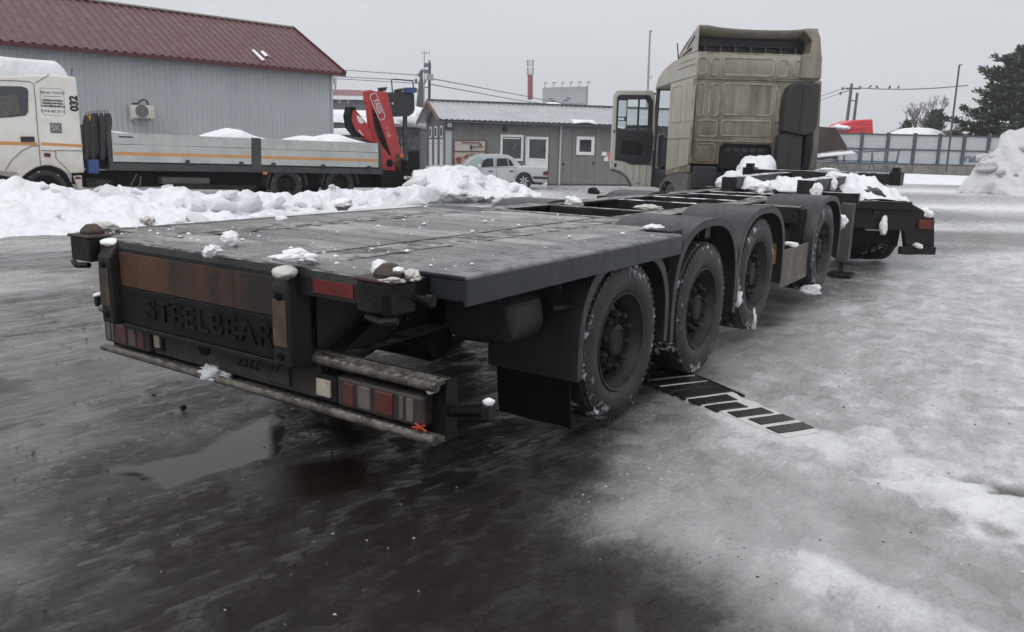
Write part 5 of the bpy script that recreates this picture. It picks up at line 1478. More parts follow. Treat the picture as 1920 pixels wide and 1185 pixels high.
# rear axle wheels
for x, rz in ((2.30, math.pi / 2), (0.14, -math.pi / 2), (1.90, math.pi / 2), (0.54, -math.pi / 2)):
    w = copy_tree(w0, tc_); w.location = (x, -3.05, 0.49); w.rotation_euler = (0, 0.7, rz)
for x, rz in ((2.40, math.pi / 2), (0.05, -math.pi / 2)):
    w = copy_tree(w0, tc_); w.location = (x, 1.42, 0.49); w.rotation_euler = (0, 0.2, rz)
b = MB(); b.tube([(0.3, -3.05, 0.49), (2.2, -3.05, 0.49)], 0.1, 14); b.build('rear_axle', M['chassis'], tc_, smooth=40)
# rear fenders: rounded box guards with flaps
for (x0, x1) in ((1.26, 2.44), (-0.02, 0.80)):
    b = MB()
    pr = [(-3.95, 0.62), (-3.90, 0.93), (-3.62, 1.10), (-3.2, 1.16), (-2.75, 1.13), (-2.4, 0.98), (-2.3, 0.72)]
    def fn(u, v, x0=x0, x1=x1):
        t = u * (len(pr) - 1); k = min(int(t), len(pr) - 2); f = t - k
        xx = x0 + (x1 - x0) * v
        return (xx, pr[k][0] * (1 - f) + pr[k + 1][0] * f, max(0.6, pr[k][1] * (1 - f) + pr[k + 1][1] * f - max(0, xx - 2.02) * 0.8))
    b.sheet(fn, 25, 8, (0, 0.0, -0.015)); g = b.build('rear_fender', M['black'], tc_, smooth=45)
    b = MB(); b.sheet(lambda u, v, x0=x0, x1=x1: (x0 + 0.06 + (x1 - x0 - .45) * u, -3.93 - 0.03 * math.sin(2.5 * v) + 0.012 * math.sin(7 * u), 0.30 + 0.05 * math.sin(3 * u) + 0.65 * v), 10, 10, (0, 0.012, 0)); b.build('mud_flap', M['flap'], g, smooth=50)
# gap plate, right-hand lamp cluster and bumper end
cb('rear_crossbar', M['black'], (0.3, 2.1, -4.10, -4.0, 0.86, 0.97))
b = MB(); b.prism([(1.28, 0.58), (2.06, 0.55), (2.14, 0.20), (2.50, 0.22), (2.55, 0.34), (2.50, 0.74), (2.36, 0.83), (2.05, 0.98), (1.30, 0.95)], 'y', -4.03, -3.94); lb = b.build('lamp_bracket', M['black'], tc_, bevel=0.015)
b = MB(); b.prism(rrect(2.24, 2.48, 0.58, 0.72, 0.04), 'y', -4.08, -4.02); b.build('tail_lamp', M['redrefl'], lb, bevel=0.012)
cb('bumper_end', M['black'], (2.0, 2.54, -4.10, -4.035, 0.22, 0.33), parent=lb, bevel=0.01)
# snow lying on the tractor
def snow_on(name, pts_fn, nu, nv, label, m=None, cat='snow patch'):
    b = MB(); b.sheet(pts_fn, nu, nv, (0, 0, -0.03)); o = b.build(name, m or M['snow'], smooth='all'); tag(o, label, cat); o.matrix_world = tc_m; return o
tc_m = Matrix.Translation((3.3, 15.3, 0)) @ Matrix.Rotation(R(4), 4, 'Z')
def fs(u, v):
    x = 1.26 + 1.20 * u; y = -3.97 + 1.7 * v
    t = (y + 3.95) / 1.65 * (len(pr) - 1.0)
    zz = np.interp(y, [p[0] for p in pr], [p[1] for p in pr]) - max(0, x - 2.02) * 0.8
    n = float(fbm(x * 3, y * 3, 0, 4, 61)); n2 = float(fbm(x * 7, y * 7, 1, 3, 62))
    th = (n - 0.37) * 0.42 + (n2 - .5) * .10
    if min(u, 1 - u, v, 1 - v) < 0.03: th -= 0.08
    return (x, y, zz + max(-0.05, th) + 0.0)
snow_on('fender_snow', fs, 36, 44, 'broken snow crust on the right rear fender of the tractor')
tl = lambda x, y, z: tc_m @ Vector((x, y, z))
o = lump('snow_heap', tl(1.10, -0.65, 1.16), 0.56, 71, (1.05, .62, .74), M['snow'], 'big rounded snow heap behind the beige cab wall', 'snow heap', 0.28)
o = lump('snow_heap', tl(0.66, -0.85, 1.06), 0.38, 72, (1.0, .6, .6), M['snow'], 'smaller snow shoulder left of the big heap behind the cab', 'snow heap', 0.35)
lump('snow_clod', tl(1.72, -4.08, 0.62), 0.11, 73, (.6, .5, 1.3), label='white clod stuck on the tractor mud flap', cat='snow clod', rough=0.5)
lump('snow_clod', tl(2.38, -3.97, 0.80), 0.09, 74, (1.1, .9, .9), label='snow clod above the tractor tail lamp', cat='snow clod', rough=0.5)
lump('snow_clod', tl(2.25, -4.1, 0.35), 0.10, 76, (2.0, .5, .35), label='snow ridge on the tractor rear bumper end', cat='snow clod', rough=0.8)
def gooses(u, v):
    s = 7.15 + 2.5 * u; l = 0.80 + 0.92 * v
    n = float(fbm(s * 2.2, l * 3.2, 0, 4, 81)); n2 = float(fbm(s * 9, l * 9, 0, 3, 82))
    th = (n - 0.42) * 0.35 + (n2 - .5) * .06
    if min(u, 1 - u, v, 1 - v) < 0.02: th -= 0.1
    p = TO + Fd * s + Ld * l
    return (p.x, p.y, 1.16 + max(-0.05, th))
b = MB(); b.sheet(gooses, 60, 24, (0, 0, -0.03)); tag(b.build('gooseneck_snow', M['snow'], smooth='all'), 'patchy snow lying between the raised front beams of the trailer', 'snow patch')
for k, (s, l, z, r_, sq, lab) in enumerate(((9.75, 1.1, 1.35, .10, (1, 3.0, .35), 'snow ridge on the front bolster of the trailer'), (7.05, 1.35, 1.12, .13, (1.2, 1, .7), 'snow heap between the rear ends of the raised beams'), (6.85, 0.58, 1.12, .09, (1, .7, 1.2), 'upright snow block before the right raised beam'), (7.9, 0.6, 1.2, .07, (.7, .6, 1.3), 'snow clod on the side of the right raised beam'), (5.2, 1.4, 1.0, .10, (.7, 2.2, .4), 'snow ridge on a far cross member of the trailer'))):
    lump('snow_ridge', on_deck(s, l, z), r_, 91 + k, sq, label=lab, cat='snow ridge', rough=0.7)
# ================================================================== WHITE CRANE TRUCK (left)
TH = R(47)
TP = (-10.32, 19.0)
tk = thing('crane_truck', 'white flatbed truck with grey sideboards and red folded crane behind the snow bank', 'truck', (TP[0], TP[1], 0), math.pi / 2 - TH)
tf = on_wall(TP, TH)
def tpoly(px, dy=0.0): return [tf(x, y, dy) for x, y in px]
def tprism(name, m, px, y0, y1, parent=None, bevel=0.01, dy=None, label=None, seg=2):
    dy = max(0.0, y0) if dy is None else dy
    b = MB(); b.prism(tpoly(px, dy), 'y', y0, y1)
    return b.build(name, m, parent or tk, bevel=bevel, label=label, seg=seg)
# cab side with the wheel arch cut out; runs out of frame to the left
cab_px = [(-92, 150), (-75, 140), (20, 142), (60, 140), (110, 141), (143, 145), (148, 200), (156, 290), (159, 324), (126, 325), (113, 316), (98, 311), (85, 310), (68, 314), (50, 325), (38, 337), (34, 325), (-10, 320), (-60, 318), (-100, 318), (-104, 240)]
tprism('cab', M['white'], cab_px, 0.0, 2.45, bevel=0.04, seg=3)
b = MB(); b.prism(tpoly([(46, 330), (70, 312), (98, 311), (126, 326), (140, 352), (30, 352)]), 'y', 0.06, 2.4); b.build('arch_liner', M['flap'], tk)
tprism('mud_guard', M['white'], [(138, 330), (153, 329), (155, 356), (148, 356)], -0.006, 0.10, bevel=0.006)
tprism('marker_reflector', M['redrefl'], [(140, 331), (151, 331), (152, 336), (141, 336)], -0.012, -0.004, bevel=0.002)
# glazing and door lines
tprism('cab_window', M['windowdark'], [(-70, 160), (40, 162), (50, 165), (53, 170), (53, 210), (48, 217), (20, 220), (-70, 226)], -0.008, 0.02, bevel=0.004)
tprism('painted_window_reflection', M['lampclear'], [(0, 180), (34, 178), (36, 212), (0, 220)], -0.0085, -0.0081, bevel=0)  # paler flat patch painted as a reflection on the cab window
def tline(px, r_=0.008, name='shut_line', m='paintline', off=-0.004, parent=None):
    b = MB(); b.tube([(u, off, z) for u, z in tpoly(px)], r_, 6); return b.build(name, M[m], parent or tk)
tline([(-80, 149), (20, 151), (55, 153), (63, 157), (66, 185), (70, 240), (73, 270), (76, 310)])
tline([(66, 156), (92, 140)])
tline([(10, 320), (22, 300), (42, 282), (60, 274), (72, 273)])
tline([(104, 282), (158, 283)]); tline([(104, 282), (105, 297), (130, 322)]); tline([(78, 282), (104, 283)])
tprism('door_handle', M['trim'], [(38, 256), (64, 256), (65, 266), (39, 266)], -0.03, 0.01, bevel=0.01)
tprism('side_marker', M['redrefl'], [(82, 287), (94, 287), (95, 294), (83, 294)], -0.02, 0.004, bevel=0.006)
tprism('stripe', M['orange_stripe'], [(-105, 262), (70, 267), (71, 273), (-105, 269)], -0.005, 0.0, bevel=0)
tprism('stripe', M['orange_stripe'], [(77, 267), (155, 271), (155, 276), (77, 272)], -0.005, 0.0, bevel=0)
# writing on the cab
def twrite(txt, x, y, size_px, m, sx=1.0, rot=0, name='lettering', **kw):
    u, z = tf(x, y); u2, z2 = tf(x, y + size_px)
    size = abs(z - z2)
    X, Y = ((1, 0, 0), (0, 0, 1)) if not rot else ((0, 0, 1), (-1, 0, 0))
    return lettering(txt, size, M[m], tk, basis((u, -0.006, z), X, Y), name=name, sx=sx, depth=0.001, **kw)
twrite('032', 139, 194, 19, 'ink', rot=1, bold=0.012)
twrite('МЫ на ТРАССЕ', 98, 174, 6.2, 'ink', sx=0.92)
twrite('• длинномеры', 97, 188, 5.6, 'ink', sx=1.0, bold=0.002)
twrite('• манипуляторы', 97, 193.5, 5.6, 'ink', sx=0.9, bold=0.002)
twrite('• контейнеровозы', 99, 199, 5.6, 'ink', sx=0.88, bold=0.002)
twrite('8 918 487 29 19', 100, 209, 6.5, 'ink', sx=0.95)
tprism('rule_line', M['inkgrey'], [(81, 179.5), (114, 181), (114, 181.8), (81, 180.3)], -0.006, 0.0, bevel=0)
for q in ([(75, 165), (112, 166), (119, 170), (122, 213), (119, 217), (82, 215), (78, 210)],):
    tline(q + [q[0]], 0.003, 'panel_outline', 'inkgrey', off=-0.002)
tprism('logo_patch', M['inkgrey'], [(93, 230), (115, 231), (116, 250), (95, 249)], -0.006, 0.0, bevel=0)
u, z = tf(104.5, 240)
lettering('SK', 0.2, M['white'], tk, basis((u, -0.0075, z), (1, 0, 0), (0, 0, 1)), depth=0.001, sx=0.9)
# snow on the cab roof
def roof_snow(u, v):
    a = -2.5 + 2.45 * u
    edge_ = min(1, (1 - u) / 0.10) ** 0.5 * min(1, v / 0.06 + 0.001) ** 0.5
    return (a, 0.02 + 2.4 * v, 2.97 + edge_ * (0.34 + 0.05 * float(fbm(a, v * 2, 0, 3, 101))))
b = MB(); b.sheet(roof_snow, 40, 30, (0, 0, -0.36)); o = b.build('roof_snow', M['snow'], smooth='all'); o.location = tk.location; o.rotation_euler = tk.rotation_euler
tag(o, 'thick smooth snow layer on the roof of the white truck', 'snow layer')
b = MB(); u, z = tf(136, 140); b.tube([(u, 0.1, z), (u + .03, 0.1, z + .16)], 0.01, 6); b.build('antenna', M['trim'], tk)
# gap behind the cab: webbing slings on a rack, blue canister
rk = tprism('sling_rack', M['steelgrey'], [(200, 232), (207, 234), (214, 315), (205, 316)], 0.05, 2.3)
rs = random.Random(5)
for k in range(9):
    x = 163 + 5.0 * k
    m_ = 'webbing_yellow' if k in (1,) else 'webbing'
    top = 212 if k > 3 else 216 - k
    b = MB()
    pts = []
    for t in np.linspace(0, 1, 9):
        px = x + math.sin(t * 3 + k) * 3 + (3 if k > 6 else 0); py = top + (300 - 8 * (k % 3) - top) * t * (0.45 if k == 1 else 1)
        u, z = tf(px, py); pts.append((u, 0.10 + 0.05 * (k % 3), z))
    b.tube(pts, [0.03, 0.075, 0.085, 0.085, 0.09, 0.085, 0.08, 0.075, 0.05], 10)
    sl = b.build('sling', M[m_], rk, smooth=50)
    u, z = tf(x + 1, top + 2); b = MB(); b.tube([(u, 0.1, z), (u + 0.01, 0.1, z + 0.10)], 0.009, 6); b.build('hook', M['trim'], sl)
tprism('sling_board', M['webbing'], [(168, 222), (196, 220), (207, 316), (162, 316)], 0.35, 0.6, parent=rk)
tprism('canister', M['bluebox'], [(166, 299), (186, 299), (187, 326), (167, 325)], 0.02, 0.35, bevel=0.03)
tprism('battery_box', M['grime'], [(163, 334), (212, 338), (212, 352), (163, 352)], 0.0, 0.5)
tprism('battery_label', M['plate_dirty'], [(182, 339), (198, 339), (198, 344), (182, 344)], -0.004, 0.0, bevel=0)
# flat bed
tprism('bed_frame', M['steelgrey'], [(207, 305), (716, 317), (718, 327), (204, 319)], -0.02, 2.42)
tprism('headboard', M['steelgrey'], [(199, 246), (208, 247), (213, 312), (206, 312)], 0.0, 2.4)
tprism('chassis_shade_block', M['flap'], [(165, 322), (768, 330), (768, 352), (165, 350)], 0.45, 1.9, bevel=0.0)  # solid dark block standing in for the shade around the chassis
def sideboard(px):
    tl_, tr_, br_, bl_ = px
    def lerp(a, b_, t): return (a[0] + (b_[0] - a[0]) * t, a[1] + (b_[1] - a[1]) * t)
    g = None
    for (a, c) in ((0.0, 0.385), (0.40, 1.0)):
        q = [lerp(tl_, bl_, a), lerp(tr_, br_, a), lerp(tr_, br_, c), lerp(tl_, bl_, c)]
        o = tprism('sideboard', M['alu'], q, -0.02, 0.02, parent=g, bevel=0.006)
    q = [lerp(tl_, bl_, 0.66), lerp(tr_, br_, 0.66), lerp(tr_, br_, 0.765), lerp(tl_, bl_, 0.765)]
    tprism('stripe', M['orange_stripe'], q, -0.024, -0.0195, bevel=0)
sideboard([(209, 248.5), (471, 259), (471, 308), (212, 303)])
sideboard([(489, 260), (709, 268.5), (709, 314), (489, 309)])
tprism('maker_badge', M['ink'], [(222, 255), (249, 256), (249, 258.5), (222, 257.5)], -0.0235, -0.019, bevel=0)
tprism('bed_post', M['steelgrey'], [(471, 258), (488, 259), (490, 320), (473, 320)], -0.03, 0.05)
tprism('bed_post', M['steelgrey'], [(708, 266), (713, 267), (715, 318), (710, 318)], -0.03, 0.05)
for x, y in ((351, 300), (452, 303), (512, 305), (605, 308), (691, 311)):
    tprism('hinge', M['trim'], [(x - 4, y), (x + 4, y), (x + 4, y + 10), (x - 4, y + 10)], -0.04, 0.0, bevel=0.006)
b = MB(); b.box(*(tf(210, 250)[0], tf(709, 268)[0]), 2.38, 2.42, 0.95, 1.72); b.build('far_sideboard', M['alu'], tk)
tprism('bed_floor', M['steelgrey'], [(210, 300), (712, 313), (712, 316), (210, 304)], 0.0, 2.4)
tprism('side_lamp', M['amber'], [(492, 322), (501, 322), (501, 327), (492, 327)], -0.03, 0.0, bevel=0.004)
# underbody
tprism('air_tank', M['greyplastic'], [(303, 331), (395, 333), (395, 346), (303, 345)], 0.10, 0.45, bevel=0.05)
tprism('side_guard', M['grime'], [(330, 346), (480, 348), (480, 356), (330, 355)], 0.0, 0.05)
b = MB()
for pts in ([(256, 326), (246, 345), (247, 352), (256, 354)], [(264, 330), (262, 346), (256, 352)]):
    b.tube([(tf(*p)[0], -0.02, tf(*p)[1]) for p in pts], 0.016, 8)
b.build('air_hose', M['greyplastic'], tk, smooth=50)
# wheels: dark tyre discs under round guards
for (px, py) in ((88, 352), (540, 352), (640, 352)):
    u, z = tf(px, py)
    w = copy_tree(w0, tk); w.location = (u, 0.06, 0.42); w.rotation_euler = (0, px * 0.1, 0)
    w2 = copy_tree(w0, tk); w2.location = (u, 2.40, 0.42); w2.rotation_euler = (0, 0.5, math.pi)
    if px > 100:
        b = MB(); b.sheet(lambda a, c: (u + 0.62 * math.cos(math.pi * a), 0.0 + 0.5 * c, 0.42 + 0.60 * math.sin(math.pi * a)), 24, 4, lambda a, c: (-0.02 * math.cos(math.pi * a), 0, -0.02 * math.sin(math.pi * a)))
        b.build('wheel_guard', M['steelgrey'], tk, smooth=50)
# rear end: lamps, chevron
tprism('rear_frame', M['flap'], [(716, 318), (771, 322), (771, 352), (716, 350)], 0.0, 2.3)
tprism('rear_post', M['flap'], [(762, 300), (770, 302), (771, 325), (762, 325)], 0.0, 0.3)
tprism('work_lamp', M['acwhite'], [(757, 330), (762, 330), (762, 336), (757, 336)], -0.05, 0.0, bevel=0.01)
tprism('chevron_plate', M['mastwhite'], [(764, 330), (772, 331), (772, 345), (764, 344)], -0.03, 0.0, bevel=0)
tprism('chevron', M['redrefl'], [(764, 333), (772, 338), (772, 343), (764, 338)], -0.034, -0.0305, bevel=0)
# crane: folded red booms on the rear column
crn = tprism('crane_boom', M['cranered'], [(691, 171), (694, 168), (705, 171), (727, 172), (738, 220), (749, 270), (757, 305), (752, 318), (738, 316), (724, 262), (706, 214), (700, 206), (692, 190)], 0.45, 0.80, bevel=0.03)
tprism('boom_side', M['cranered'], [(692, 190), (698, 200), (703, 240), (712, 262), (722, 278), (730, 300), (722, 300), (706, 272), (697, 240)], 0.50, 0.75, parent=crn)
tprism('boom_cavity', M['flap'], [(699, 203), (707, 216), (719, 252), (733, 290), (728, 292), (712, 262), (704, 240)], 0.445, 0.46, parent=crn, bevel=0)
tprism('boom_foot', M['rustend'], [(744, 288), (757, 292), (762, 318), (748, 322), (740, 308)], 0.40, 0.85, parent=crn, bevel=0.03)
tprism('crane_base', M['cranered'], [(712, 268), (724, 282), (740, 305), (744, 325), (716, 324), (716, 300)], 0.3, 1.2, parent=crn, bevel=0.03)
b = MB(); u, z = tf(731, 306, .3); b.lathe([(0, -0.02), (0.12, -0.02), (0.12, 0.1)], axis='y', n=20, c=(u, 0.3, z)); b.build('pivot_pin', M['flap'], crn, smooth=40)
jib = tprism('folded_jib', M['cranered'], [(657, 211), (662, 203), (668, 206), (682, 223), (700, 248), (722, 268), (722, 290), (712, 272), (700, 268), (668, 252), (659, 232)], 0.55, 0.85, parent=crn, bevel=0.03)
tprism('jib_tip', M['flap'], [(658, 200), (668, 201), (667, 207), (662, 206), (659, 225), (668, 246), (686, 258), (672, 257), (658, 240), (654, 218)], 0.53, 0.87, parent=jib)
tprism('jib_label', M['mastwhite'], [(669, 216), (680, 221), (683, 230), (675, 232), (670, 224)], 0.545, 0.551, parent=jib, bevel=0)
tprism('jib_label', M['mastwhite'], [(672, 244), (674, 243), (684, 258), (680, 257)], 0.545, 0.551, parent=jib, bevel=0)
# FASSI lettering down the boom
u, z = tf(708, 200, .45); u2, z2 = tf(716, 220, .45)
dx = Vector((u2 - u, 0, z2 - z)).normalized()
up = dx.cross(Vector((0, -1, 0))) * -1
o = lettering('FASSI', 0.24, M['mastwhite'], crn, basis((u, 0.443, z), dx, Vector((0, -1, 0)).cross(dx)), depth=0.002, sx=0.80, bold=0.004)
pts = rrect(-0.42, 0.42, -0.125, 0.125, 0.10)
Mx = basis((u, 0.445, z), dx, Vector((0, -1, 0)).cross(dx))
b = MB(); b.tube([Mx @ Vector((p[0], p[1], 0)) for p in pts + pts[:1]], 0.012, 6, caps=False); b.build('logo_outline', M['mastwhite'], crn)
u, z = tf(727, 248, .45); o = lettering('F 170', 0.14, M['mastwhite'], crn, basis((u, 0.443, z), Vector((0.32, 0, -0.95)), Vector((0, -1, 0)).cross(Vector((0.32, 0, -0.95)).normalized())), depth=0.002)
# operator seat: dark shell with hoop rail, console
st = tprism('operator_seat', M['trim'], [(727, 173), (770, 171), (778, 175), (779, 205), (776, 213), (768, 218), (740, 219), (733, 212)], 0.9, 1.6, bevel=0.06, seg=3)
b = MB(); b.tube([(tf(*p, .95)[0], 0.95, tf(*p, .95)[1]) for p in ((736, 175), (734, 150), (738, 148.5), (770, 151), (774, 153), (776, 170))], 0.022, 8); b.build('hoop_rail', M['steelgrey'], st, smooth=50)
tprism('console', M['bluebox'], [(763, 164), (780, 164), (780, 174), (763, 174)], 0.8, 1.0, parent=st)
tprism('console_side', M['inkgrey'], [(776, 164), (783, 165), (783, 173), (776, 173)], 0.82, 1.05, parent=st)
tprism('joystick_cap', M['trim'], [(746, 168), (756, 165), (757, 170), (748, 174)], 0.85, 1.1, parent=st)
tprism('boom_cap', M['trim'], [(716, 164), (727, 163), (724, 170), (717, 172)], 0.5, 0.75, parent=crn)
u, z = tf(736, 194, .89); b = MB(); b.lathe([(0, -.012), (0.035, -.01), (0.035, 0.02)], axis='y', n=12, c=(u, 0.89, z)); b.build('seat_lamp', M['mastwhite'], st)
tprism('seat_post', M['steelgrey'], [(758, 218), (764, 218), (764, 300), (758, 300)], 1.1, 1.2, parent=st)
b = MB()
for (p, q) in (((744, 242), (782, 243)), ((744, 253), (776, 253)), ((779, 243), (764, 285)), ((776, 243), (752, 272)), ((749, 243), (750, 285))):
    a, c = tf(*p, 1.2), tf(*q, 1.2); b.bar((a[0], 1.2, a[1]), (c[0], 1.2, c[1]), 0.05, 0.05)
b.build('seat_ladder', M['steelgrey'], st)
tprism('rear_lamp_post', M['amber'], [(752, 288), (757, 288), (757, 296), (752, 296)], 0.3, 0.4)
# snow heaped on the bed
def bed_snow(name, pl, label, seed, y0=0.1, y1=2.2):
    P = tpoly(pl)
    us = [p[0] for p in P]; zs = [p[1] for p in P]
    def fn(u, v):
        a = us[0] + (us[-1] - us[0]) * u
        z = np.interp(a, us, zs)
        s_ = math.sin(math.pi * min(1, max(0, v))) ** 0.35
        base = 1.62
        return (a, y0 + (y1 - y0) * v, base + (z - base) * s_ * (1 - 0.12 * v) + 0.015 * float(fbm(a * 3, v * 4, 0, 3, seed)))
    b = MB(); b.sheet(fn, 40, 16, (0, 0, -0.3)); o = b.build(name, M['snow'], smooth='all'); o.location = tk.location; o.rotation_euler = tk.rotation_euler
    tag(o, label, 'snow heap')
bed_snow('bed_snow', [(201, 236), (215, 241), (235, 245), (262, 249)], 'low snow wedge behind the front end of the truck sideboard', 111)
bed_snow('bed_snow', [(414, 258), (430, 248), (457, 239), (470, 241), (490, 252), (514, 260)], 'pointed snow heap showing above the middle of the truck sideboards', 112)
bed_snow('bed_snow', [(586, 263), (592, 257), (604, 254), (610, 258), (612, 264)], 'small snow lump above the rear sideboard of the truck', 113)
bed_snow('bed_snow', [(624, 266), (632, 256), (656, 250), (672, 257), (700, 268)], 'snow wedge on the truck bed beside the folded crane', 114)

# ================================================================== MAROON-ROOFED SHED (left)
BH = R(45); BP = (-13.03, 28.0)
sh = thing('steel_shed', 'long blue-grey profiled steel building with a maroon roof', 'building', (BP[0], BP[1], 0), math.pi / 2 - BH)
bf = on_wall(BP, BH)
U0, U1 = -14.0, 7.68
def corrugated(u0, u1, pitch, depth, fn, frac=0.55):
    """fn(u, d) -> two points (bottom, top) with offset d"""
    b = MB(); u = u0; row = []
    while u < u1:
        for t, d in ((0, 0), (0.12, depth), (frac - 0.1, depth), (frac, 0)):
            uu = min(u1, u + pitch * t); row.append((uu, d))
        u += pitch
    row.append((u1, 0))
    o = len(b.v)
    for uu, d in row:
        p, q = fn(uu, d); b.v += [p, q]
    for i in range(len(row) - 1):
        b.f.append((o + 2 * i, o + 2 * i + 2, o + 2 * i + 3, o + 2 * i + 1))
    return b
corrugated(U0, U1, 0.185, 0.028, lambda u, d: ((u, -d, -0.05), (u, -d, 4.36))).build('wall', M['wallblue'], sh, fix=False)
b = MB(); b.box(U0, U1, 0.02, 0.1, -0.05, 4.35); b.box(U1 - 0.1, U1, 0.1, 7.3, -0.05, 4.3); b.box(U0, U1, 7.3, 7.4, -0.05, 4.35)
b.prism([(0.02, 4.36), (7.38, 4.36), (3.7, 6.45)], 'x', U1 - 0.1, U1 - 0.02); b.build('wall_core', M['wallblue'], sh)
b = MB(); b.box(U1 - 0.05, U1 + 0.03, -0.06, 0.06, -0.05, 4.35); b.build('corner_trim', M['wallblue'], sh)
RU1 = 8.12
# eave line measured slightly falling towards us
rf_ = corrugated(U0, RU1, 0.30, 0.055, lambda u, d: ((u, -0.40 + d * 0.45, 4.42 + d), (u, 3.68 + d * 0.3, 6.52 + d)), 0.5)
rf_.build('roof', M['roofred'], sh, fix=False)
b = MB(); b.sheet(lambda u, v: (U0 + (RU1 - U0) * u, 3.70 + 4.1 * v, 6.52 - 2.1 * v), 2, 2, (0, 0, -0.03)); b.build('roof_far_slope', M['roofred'], sh)
b = MB(); b.sheet(lambda u, v: (U0 + (RU1 - U0) * u, -0.37 + 4.05 * v, 4.39 + 2.09 * v), 2, 2, (0, 0, -0.03)); b.build('roof_underside', M['paintline'], sh)
b = MB(); b.box(U0, RU1, 3.58, 3.86, 6.52, 6.60); b.build('ridge_cap', M['ridgecap'], sh, bevel=0.02)
b = MB(); b.box(U0, RU1, -0.43, -0.40, 4.30, 4.43); b.build('eave_trim', M['roofred'], sh)
b = MB(); b.bar((RU1, -0.42, 4.42), (RU1, 3.70, 6.56), 0.05, 0.16); b.build('verge_trim', M['roofred'], sh)
# snow scraps left on the roof
for (px, py, w_, l_) in ((512, 121, 0.16, 0.55), (523, 120, 0.14, 0.25)):
    u, z = bf(px, py)
    pass
def roof_pt(u, t): return Vector((u, -0.40 + 4.08 * t, 4.50 + 2.10 * t))
sm_ = Matrix.Translation((BP[0], BP[1], 0)) @ Matrix.Rotation(math.pi / 2 - BH, 4, 'Z')
for (u, t0, t1, w_, lab) in ((4.70, 0.06, 0.27, 0.17, 'long white snow strip left on the maroon roof'), (5.06, 0.16, 0.26, 0.22, 'short snow scrap left on the maroon roof near its end')):
    b = MB(); b.sheet(lambda a, c: tuple(roof_pt(u + w_ * (a - .5) * (1 - .3 * c), t0 + (t1 - t0) * c) + Vector((0, 0, 0.05 * math.sin(math.pi * a)))), 6, 10, (0, 0.01, -0.02))
    o = b.build('roof_snow_scrap', M['snow'], smooth='all'); o.matrix_world = sm_; tag(o, lab, 'snow scrap')
# air-conditioning unit on the wall
ac = thing('ac_unit', 'white outdoor air conditioner hanging on the blue-grey shed wall', 'air conditioner', (BP[0], BP[1], 0), math.pi / 2 - BH)
aL, zT = bf(239.5, 197); aR, zB = bf(282, 223)
b = MB(); b.box(aL, aR, -0.42, -0.12, zB, zT); acb = b.build('housing', M['acwhite'], ac, bevel=0.02)
cx, cz = bf(257.5, 209)
b = MB(); b.lathe([(0.22, -0.432), (0.22, -0.425), (0.19, -0.423), (0.05, -0.43), (0, -0.43)], axis='y', n=28, c=(cx, 0, cz)); b.build('fan_grille', M['acgrille'], acb, smooth=40)
b = MB()
for k in range(1, 6): b.lathe([(0.035 * k, -0.437), (0.035 * k + 0.008, -0.437)], axis='y', n=28, c=(cx, 0, cz))
b.build('grille_ring', M['paintline'], acb, kind='stuff')
b = MB(); b.box(aL + .02, aL + .06, -0.35, 0, zB - 0.05, zB); b.box(aR - .1, aR - .06, -0.35, 0, zB - 0.05, zB); b.build('bracket', M['acwhite'], ac, kind='stuff')
b = MB(); b.tube([(bf(*p)[0], -0.2, bf(*p)[1]) for p in ((243, 195), (255, 194.5), (259, 189), (265, 187), (271, 189), (273, 197))], 0.03, 8); b.build('pipe', M['trim'], ac, smooth=50)
b = MB(); b.tube([(bf(*p)[0], -0.1, bf(*p)[1]) for p in ((251, 224), (255, 233))], 0.018, 6); b.build('drain_hose', M['acwhite'], ac)
# ================================================================== GREY OFFICE CABIN BUILDING
OA = R(16)
OP = (-2.93, 34.8)
of = thing('office_building', 'low grey panel office with a galvanised roof, white window, white door', 'building', (OP[0], OP[1], 0), OA)
oh = math.pi / 2 - OA
ow = on_wall(OP, oh)
OL = 12.4; OD = 5.2; OH = 2.80
def oprism(name, m, px, y0, y1, parent=None, bevel=0.008, label=None):
    b = MB(); b.prism([ow(x, y) for x, y in px], 'y', y0, y1)
    return b.build(name, m, parent or of, bevel=bevel, label=label)
b = MB(); b.box(0, OL, 0.03, 0.1, 0, OH); b.box(OL - 0.1, OL, 0.1, OD, 0, OH); b.box(0, OL, OD, OD + 0.05, 0, OH); b.build('wall_core', M['officegrey'], of)
ed = [0.0, ow(888, 300)[0], ow(937, 300)[0], ow(983, 300)[0], ow(1029, 300)[0], ow(1049, 300)[0], ow(1072, 300)[0], ow(1116, 300)[0], ow(1160, 300)[0], 8.9, 10.0, 11.1, OL]
for a, c in zip(ed, ed[1:]):
    b = MB(); b.box(a + 0.006, c - 0.006, -0.012, 0.03, 0.06, OH - 0.1); b.build('wall_panel', M['officegrey'], of, bevel=0.004)
b = MB(); b.box(0, OL, -0.02, 0.03, 0, 0.055); b.build('plinth', M['fencepost'], of)
